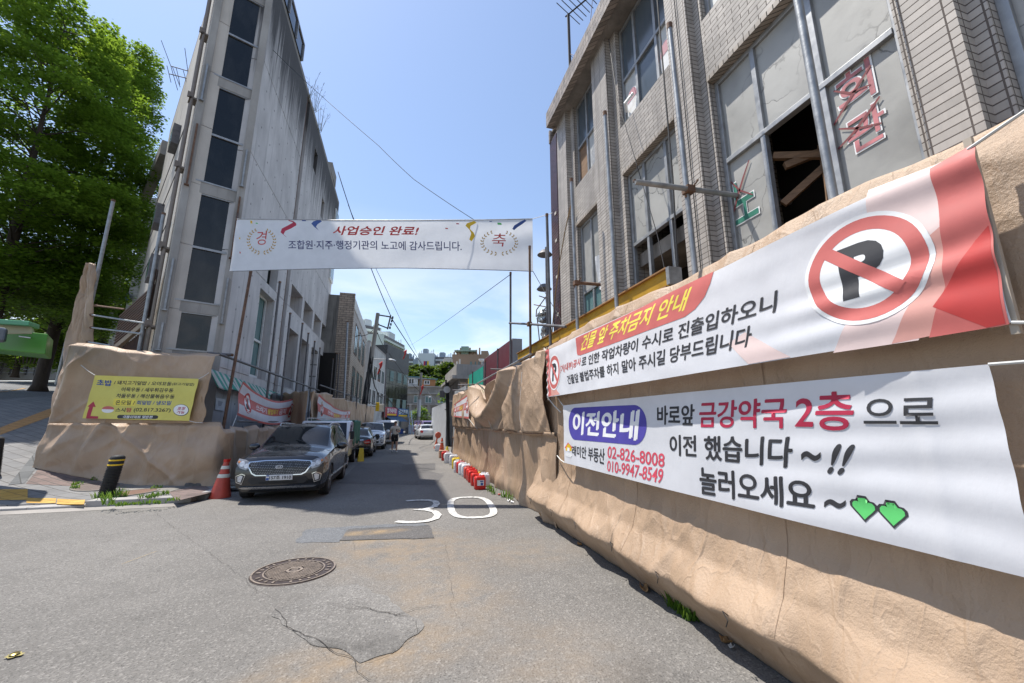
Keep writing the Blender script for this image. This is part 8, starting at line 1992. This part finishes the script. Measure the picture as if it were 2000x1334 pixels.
tree('ginkgo_tree', 'second ginkgo tree at the left edge, its brown trunk above the green canopy', (pB.x-0.6,pB.y,ZT(pB.x,pB.y)), 23, 4.4, 4.6, 300, 220, 0.135, M['leaf'], 0.26, 23, (-0.5,0.2), gpro, (0.85,1.3), 'ginkgo street trees on the left')
# greenery beyond the hillside road
M['leaf_yellow'] = leafmat('yellowish_shrub_leaf', (0.07,0.09,0.02), (0.24,0.21,0.06), 0.3)
for k, (u, v, D, h, R, mt, lb) in enumerate(((150,700,33,9.5,3.6,'leaf','broad green tree behind the retaining wall, left of the tan flap'),(225,700,36,12,3.4,'leaf','green tree between the tan flap and the beige clinic building'),(40,690,38,13,4.5,'leaf','dark green tree behind the wall at the left edge'),(95,690,40,13,4.2,'leaf','dark green tree behind the ginkgo trunk'))):
    p = P(u,v,D=D); z = ZT(p.x,p.y); tree('roadside_tree', lb, (p.x,p.y,z), h, 1.6, R, 70, 110, 0.24, M[mt], 0.2, 40+k, (0,0), None, (0.9,1.5), 'trees behind the hillside road', 0.6)
p = P(72,655,D=30); vs, fs = leafmesh([(p.x+rnd.uniform(-1.7,1.7),p.y+rnd.uniform(-1,1),p.z-0.6+rnd.uniform(-0.7,0.5),0.7,0.4,0,0) for k in range(26)], 120, 0.15, 5)
sh = thing('flowering_shrub', 'yellowish shrub on top of the retaining wall behind the green canopy', 'shrub', (p.x,p.y,p.z-2)); MB().add(vs, fs).build('foliage', M['leaf_yellow'], sh)
m = MB()
for k in range(8): m.tube([(p.x+0.2*k-0.8,p.y,p.z-2.2),(p.x+0.35*k-1.4,p.y+0.1,p.z-0.6)], [0.04,0.015], 5, False)
m.build('stem', M['bark'], sh)
# retaining wall and railing across the hillside road
def zt2(p, dz=0): return Vector((p.x,p.y,ZT(p.x,p.y)+dz))
ra, rbb = TG(-60,731), TG(150,734)
t = thing('roadside_railing', 'dark railing along the far side of the hillside road', 'railing', tuple(zt2(ra)))
m = MB(); rails = MB()
for k in range(15):
    q = ra.lerp(rbb, k/14); q = zt2(q); m.box(q.x-0.06,q.x+0.06,q.y-0.06,q.y+0.06,q.z,q.z+1.15)
m.build('post', M['galv_dark'], t)
for dz in (0.25,0.6,0.95,1.15): rails.tube([zt2(ra,dz), zt2(ra.lerp(rbb,0.5),dz), zt2(rbb,dz)], 0.03, 6)
rails.build('rail', M['galv'], t)
wa_, wb_ = ra+Vector((-1.2,2.2,0)), rbb+Vector((0.5,3.0,0)); w1_, w2_ = zt2(wa_), zt2(wb_)
m = MB(); m.add([w1_-Vector((0,0,0.5)), w2_-Vector((0,0,0.5)), w2_+Vector((0,0,3.4)), w1_+Vector((0,0,3.9)), w1_+Vector((-0.5,1,-0.5)), w2_+Vector((-0.5,1,-0.5)), w2_+Vector((-0.5,1,3.4)), w1_+Vector((-0.5,1,3.9))], [(0,1,2,3),(5,4,7,6),(3,2,6,7),(1,5,6,2),(4,0,3,7)])
tag(m.build('retaining_wall', concrete('ribbed_wall_concrete', (0.24,0.225,0.20), 0.9, 0, streak=1.6)), 'streaked grey concrete retaining wall across the hillside road', 'wall')
t = thing('sign_post', 'pale leaning post beside the railing behind the ginkgo trunk', 'post', tuple(P(118,726,D=30))); a, b = P(115,727,D=29), P(124,690,D=29); a.z = ZT(a.x,a.y); MB().tube([a,a.lerp(b,0.5),b.lerp(a,-0.6)], 0.09, 8).build('post', M['galv'], t, True)
# orange kerb line dashes on the hillside road edge
for u0, u1, v0, v1 in ((-20,20,763,761),(24,52,760,755),(84,98,751,750)):
    a, b = TG(u0,v0), TG(u1,v1); n_ = Vector((-0.14,0.05,0)); struct(MB().add([zt2(x,-0.10) for x in (a,b,b+n_,a+n_)], [(0,1,2,3)]).build('road_marking', flat('orange_line', (0.42,0.24,0.07), 0.8, 0, 0.3, 8)))
# beige clinic building behind
t = thing('clinic_building', 'beige tiled building with blue letters behind the ginkgo crown', 'building', tuple(P(260,690,D=31)))
a, b = P(226,700,D=31), P(330,700,D=31); m = MB(); wallbox(m, a.xy, b.xy, 8, 2, 20.5); m.build('wall', tiles('pale_stone_cladding', (0.27,0.26,0.23), (0.14,0.13,0.12), 0.5, 0.16, 0.15, 0.5, gap=0.02), t)
a2, b2 = P(205,700,D=30.5), P(228,700,D=30.5); m = MB(); wallbox(m, a2.xy, b2.xy, 3, 2, 9.5); m.build('corner_column', M['conc_plain'], t)
bl = flat('blue_letter', (0.02,0.06,0.22), 0.5)
for s, (u0, v0, u1, v1) in (('외',(253,475,275,491)),('과',(231,573,256,588))):
    q0, q1 = P(u0,v1,D=30.8), P(u1,v0,D=30.8); vs, fs = text2d(s, 0.05); d = Vector((b.x-a.x,b.y-a.y,0)).normalized(); L = (q1.xy-q0.xy).length
    MB().add([Vector((q0.x,q0.y,q0.z))+d*L*x+Vector((0,0,(q1.z-q0.z)*y)) for x, y in vs], fs).build('letter', bl, t, solid=0.06)

# trees on the hill, each its own
for k, (u, v, D, h, R, lb) in enumerate(((770,735,115,6,3.0,'small dark tree just right of the black glass building'),(798,738,104,6.5,3.6,'bright green tree low on the hill left of centre'),(812,728,112,8,3.8,'dark round tree on the hill under the emblem gable'),(835,730,110,8.5,4.6,'broad dark tree on the hill under the long apartment wing'),(852,732,114,7,3.4,'dark tree at the right end of the hill clump'),(874,722,100,8.5,2.8,'tall dark tree beside the brown hill building'),(865,752,90,4,2.6,'green bush right of the brick hut'),(890,748,88,4,2.2,'green bush behind the terraced structure at the right'),(803,750,95,3.5,2.4,'low green bush above the cream house'),(845,748,98,3.5,3.2,'dark bush on the slope above the brick hut'),(828,745,100,3.5,3.0,'dark bush in the middle of the slope'),(788,742,100,5,2.5,'bright green bush beside the black glass building'))):
    p = P(u,v,D=D); z1 = P(u,v-15 if h > 5 else v-7,D=D).z; z = min(hz_(p.x,p.y), z1-2.5)
    tree('hill_tree', lb, (p.x,p.y,z), z1-z, max(0.5, z1-z-5.5), R*0.8, 30, 36, 0.5, M['leaf_far'], 0.22, 70+k, (0,0), None, (1.0,1.7), 'trees and bushes on the hill', 0)
p = P(822,818,D=66); tree('street_tree', 'small bright green tree at the foot of the far utility pole', (p.x,p.y,0.01), 4.2, 1.6, 1.3, 30, 70, 0.22, M['leaf'], 0.08, 95, (0,0), None, (0.5,0.9), None, 0.8)
p = P(900,800,D=31); 
tree('street_tree', 'green tree showing between the black pole and the grey stationery building', (4.3,34.5,0.0), 5.6, 3.4, 0.7, 16, 70, 0.2, M['leaf'], 0.1, 97, (0,0), None, (0.5,0.9), None, 0.8)
tuft('leafy plant poking over the sagging tarpaulin before the maroon hoarding', [(2.95,13.4,2.55),(2.95,13.7,2.55)], 0.35, 30, 0.2)
# ------------------------------------------------------------------ people
M['skin'] = flat('skin', (0.42,0.24,0.165), 0.5, 0, 0.06, 20); M['hair'] = flat('dark_hair', (0.015,0.012,0.011), 0.6)
def skinned(name, mat, root, joints, edges, root_i=0, levels=2):
    """one continuous limb surface from a joint skeleton: joints are (x,y,z,r) or (x,y,z,rx,ry)"""
    me = bpy.data.meshes.new(name); me.from_pydata([j[:3] for j in joints], edges, [])
    o = bpy.data.objects.new(name, me); C.objects.link(o); o.parent = root
    o.modifiers.new('skin', 'SKIN'); sv = me.skin_vertices[0] if me.skin_vertices else None
    if sv is None:
        bm = bmesh.new(); bm.from_mesh(me); bm.verts.layers.skin.verify(); bm.to_mesh(me); bm.free(); sv = me.skin_vertices[0]
    for i, j in enumerate(joints): sv.data[i].radius = (j[3], j[4] if len(j) > 4 else j[3]); sv.data[i].use_root = (i == root_i)
    o.modifiers['skin'].use_smooth_shade = True
    s_ = o.modifiers.new('sub', 'SUBSURF'); s_.levels = levels; s_.render_levels = levels
    me.materials.append(mat); return o
def person(label, loc, rz, top, bottom, shoe, H=1.74, cap=None, phone=False, stride=0.20, longp=False):
    t = thing('person', label, 'person', loc, rz); k = H/1.74
    s = stride
    # local frame: faces -y
    hipL, hipR = (0.095,0,0.92), (-0.095,0,0.92)
    ankL, ankR = (0.10,-s,0.09), (-0.10,s*0.9,0.11)
    kneeL, kneeR = (0.105,-s*0.62,0.50), (-0.10,s*0.25,0.49)
    J = [(0,0,0.95,0.135,0.10),(0,0.005,1.10,0.125,0.092),(0,0.005,1.26,0.150,0.10),(0,0,1.40,0.135,0.085),(0,-0.005,1.49,0.052,0.055),(0,-0.02,1.56,0.062,0.075),(0,-0.025,1.64,0.078,0.095),(0,-0.02,1.70,0.060,0.075),
         (*hipL,0.09),(*kneeL,0.058),(kneeL[0],kneeL[1]*0.7+ankL[1]*0.3+0.015,0.36,0.056),(*ankL,0.036),(0.105,-s-0.13,0.035,0.034,0.03),
         (*hipR,0.09),(*kneeR,0.058),(kneeR[0],kneeR[1]*0.6+ankR[1]*0.4+0.02,0.36,0.056),(*ankR,0.036),(-0.105,s*0.9-0.12,0.035,0.034,0.03)]
    E_ = [(0,1),(1,2),(2,3),(3,4),(4,5),(5,6),(6,7),(0,8),(8,9),(9,10),(10,11),(11,12),(0,13),(13,14),(14,15),(15,16),(16,17)]
    def arm(sh, el, wr, hand):
        n = len(J); J.extend([(*sh,0.062),(*el,0.043),(*wr,0.030),(*hand,0.036,0.02)]); E_.extend([(3,n),(n,n+1),(n+1,n+2),(n+2,n+3)])
        # five fingers
        d = (Vector(hand)-Vector(wr)).normalized(); sd = d.cross(Vector((0,0,1))); sd = sd.normalized() if sd.length > 0.1 else Vector((1,0,0))
        for f, (o, l) in enumerate(((-0.026,0.060),(-0.009,0.075),(0.009,0.080),(0.026,0.070))):
            m = len(J); p1 = Vector(hand)+d*0.03+sd*o; p2 = p1+d*l*0.55; p3 = p2+d*l*0.35+Vector((0,-0.02,-0.015))
            J.extend([(*p1,0.010),(*p2,0.009),(*p3,0.008)]); E_.extend([(n+3,m),(m,m+1),(m+1,m+2)])
        m = len(J); p1 = Vector(hand)-sd*0.035; p2 = p1+d*0.035-sd*0.02; J.extend([(*p1,0.011),(*p2,0.009)]); E_.extend([(n+3,m),(m,m+1)])
    if phone: arm((0.19,0,1.40),(0.25,-0.02,1.12),(0.10,-0.24,1.17),(0.05,-0.29,1.20))
    else: arm((0.19,0,1.40),(0.245,0.03,1.12),(0.255,-0.06,0.88),(0.255,-0.08,0.80))
    arm((-0.19,0,1.40),(-0.25,0.05,1.12),(-0.27,-0.03,0.87),(-0.27,-0.05,0.79))
    J = [(a*k,b*k,c*k,*[q*k for q in r]) for a,b,c,*r in J]
    skinned('body', M['skin'], t, J, E_)
    # face: nose and ears, then dark eyes and mouth
    m = MB(); m.lathe([(0.012,-0.02),(0.015,0.0),(0.0,0.018)], 8, (0,-0.118*k,1.625*k)); 
    for sd in (1,-1): m.lathe([(0.0,-0.03),(0.014,0.0),(0.0,0.03)], 8, (sd*0.082*k,-0.01,1.63*k))
    m.build('facial_feature', M['skin'], t, True, world=False)
    m = MB()
    for sd in (1,-1): m.lathe([(0.0,-0.008),(0.012,0.0),(0.0,0.008)], 8, (sd*0.03*k,-0.105*k,1.645*k))
    m.box(-0.022*k,0.022*k,-0.112*k,-0.10*k,1.582*k,1.588*k); m.build('eyes_and_mouth', M['hair'], t, world=False)
    m = MB(); m.grid(lambda u, v: (0.092*k*cos(2*pi*u)*cos(v*pi/2), 0.005-0.022+0.112*k*sin(2*pi*u)*cos(v*pi/2)+0.01, (1.665+0.075*sin(v*pi/2))*k + (-0.055*k if sin(2*pi*u) > 0.1 and v < 0.3 else 0)), 20, 8); m.build('cap' if cap else 'hair', cap or M['hair'], t, 'all', world=False)
    if cap: m = MB(); m.grid(lambda u, v: (0.075*k*(2*u-1), -0.115*k-0.075*k*v*(1-(2*u-1)**2*0.6), 1.672*k-0.012*v), 8, 4); m.build('cap_peak', cap, t, 'all', world=False, solid=0.006)
    # loose shirt with short sleeves, trousers or shorts: skinned tubes a little wider than the body
    skinned('shirt', top, t, [(a*k,b*k,c*k,r*k,q*k) for a,b,c,r,q in ((0,0.0,0.86,0.185,0.13),(0,0.0,1.05,0.18,0.125),(0,0,1.25,0.185,0.125),(0,0,1.40,0.16,0.105),(0,-0.003,1.455,0.085,0.075),(0.20,0,1.39,0.095,0.09),(0.245,0,1.20,0.085,0.085),(-0.20,0,1.39,0.095,0.09),(-0.25,0.03,1.20,0.085,0.085))], [(0,1),(1,2),(2,3),(3,4),(3,5),(5,6),(3,7),(7,8)])
    zl = 0.16 if longp else 0.56
    def leg(hip, knee, ank):
        if longp: return [(*hip,0.105,0.10),(*knee,0.075,0.075),((knee[0]+ank[0])/2,(knee[1]+ank[1])/2+0.02,0.3,0.068,0.068),(ank[0],ank[1],0.12,0.062,0.066)]
        f = (0.92-zl)/(0.92-knee[2]); return [(*hip,0.108,0.105),tuple(h+(q-h)*f*0.55 for h, q in zip(hip,knee))+(0.10,0.10),tuple(h+(q-h)*min(1,f) for h, q in zip(hip,knee))+(0.094,0.096)]
    A, B_ = leg(hipL,kneeL,ankL), leg(hipR,kneeR,ankR); n = len(A)
    V_ = [(0,0,0.95,0.15,0.115)] + A + B_; skinned('trousers' if longp else 'shorts', bottom, t, [(a*k,b*k,c*k,r*k,q*k) for a,b,c,r,q in V_], [(0,1)]+[(i,i+1) for i in range(1,n)]+[(0,n+1)]+[(i,i+1) for i in range(n+1,2*n)])
    for (x, y, z) in (ankL, ankR):
        m = MB(); rb_ = [(0,0.06,0.05),(0,-0.02,0.05),(0,-0.11,0.04),(0,-0.17,0.03)]; m.tube([(x*k+a,y*k+b,z*k-0.09+c) for a,b,c in rb_], [0.035,0.048,0.046,0.03], 10); m.build('shoe', shoe, t, 'all', world=False)
    if phone: m = MB(); m.obox((0.045*k,-0.315*k,1.235*k), (0.035,0,0), (0,-0.03,0.06), (0,0.004,0.002)); m.build('phone', M['black'], t, world=False)
    return t
p = P(770,881,Z=0)
person('walking man in a loose cream t-shirt, black shorts and cap, looking at his phone', (p.x,p.y-1.0,0.005), 0.12, flat('cream_tshirt',(0.56,0.51,0.43),0.8,0,0.06,10), flat('black_shorts',(0.014,0.014,0.016),0.8), M['offwhite'], 1.76, flat('black_cap',(0.015,0.015,0.017),0.7), True)
p = P(811,853,Z=0); person('distant person in a white top and dark shorts by the far utility pole', (p.x,46.5,0.005), 3.3, M['white_plastic'], flat('dark_shorts',(0.02,0.02,0.025),0.8), M['black'], 1.68)
p = P(817,853,Z=0); person('distant person in a dark blue top beside the white clad one', (p.x+0.1,47.2,0.005), 3.0, flat('blue_top',(0.05,0.09,0.17),0.8), flat('navy_shorts',(0.03,0.04,0.06),0.8), M['black'], 1.66)
for (u, v, D, tp, bt, lb, rz) in ((8,727,38,flat('white_top',(0.55,0.56,0.57),0.8),flat('pale_jeans',(0.16,0.22,0.32),0.8),'far person in a white top and pale jeans walking up the hillside road',2.6),(-2,726,37.5,flat('grey_top',(0.2,0.24,0.3),0.8),flat('blue_jeans',(0.06,0.09,0.16),0.8),'far person in grey cut by the left edge on the hillside road',2.7)):
    q = TG(u, v); person(lb, (q.x,q.y,ZT(q.x,q.y)), rz, tp, bt, M['white'], 1.66, None, False, 0.22, True)
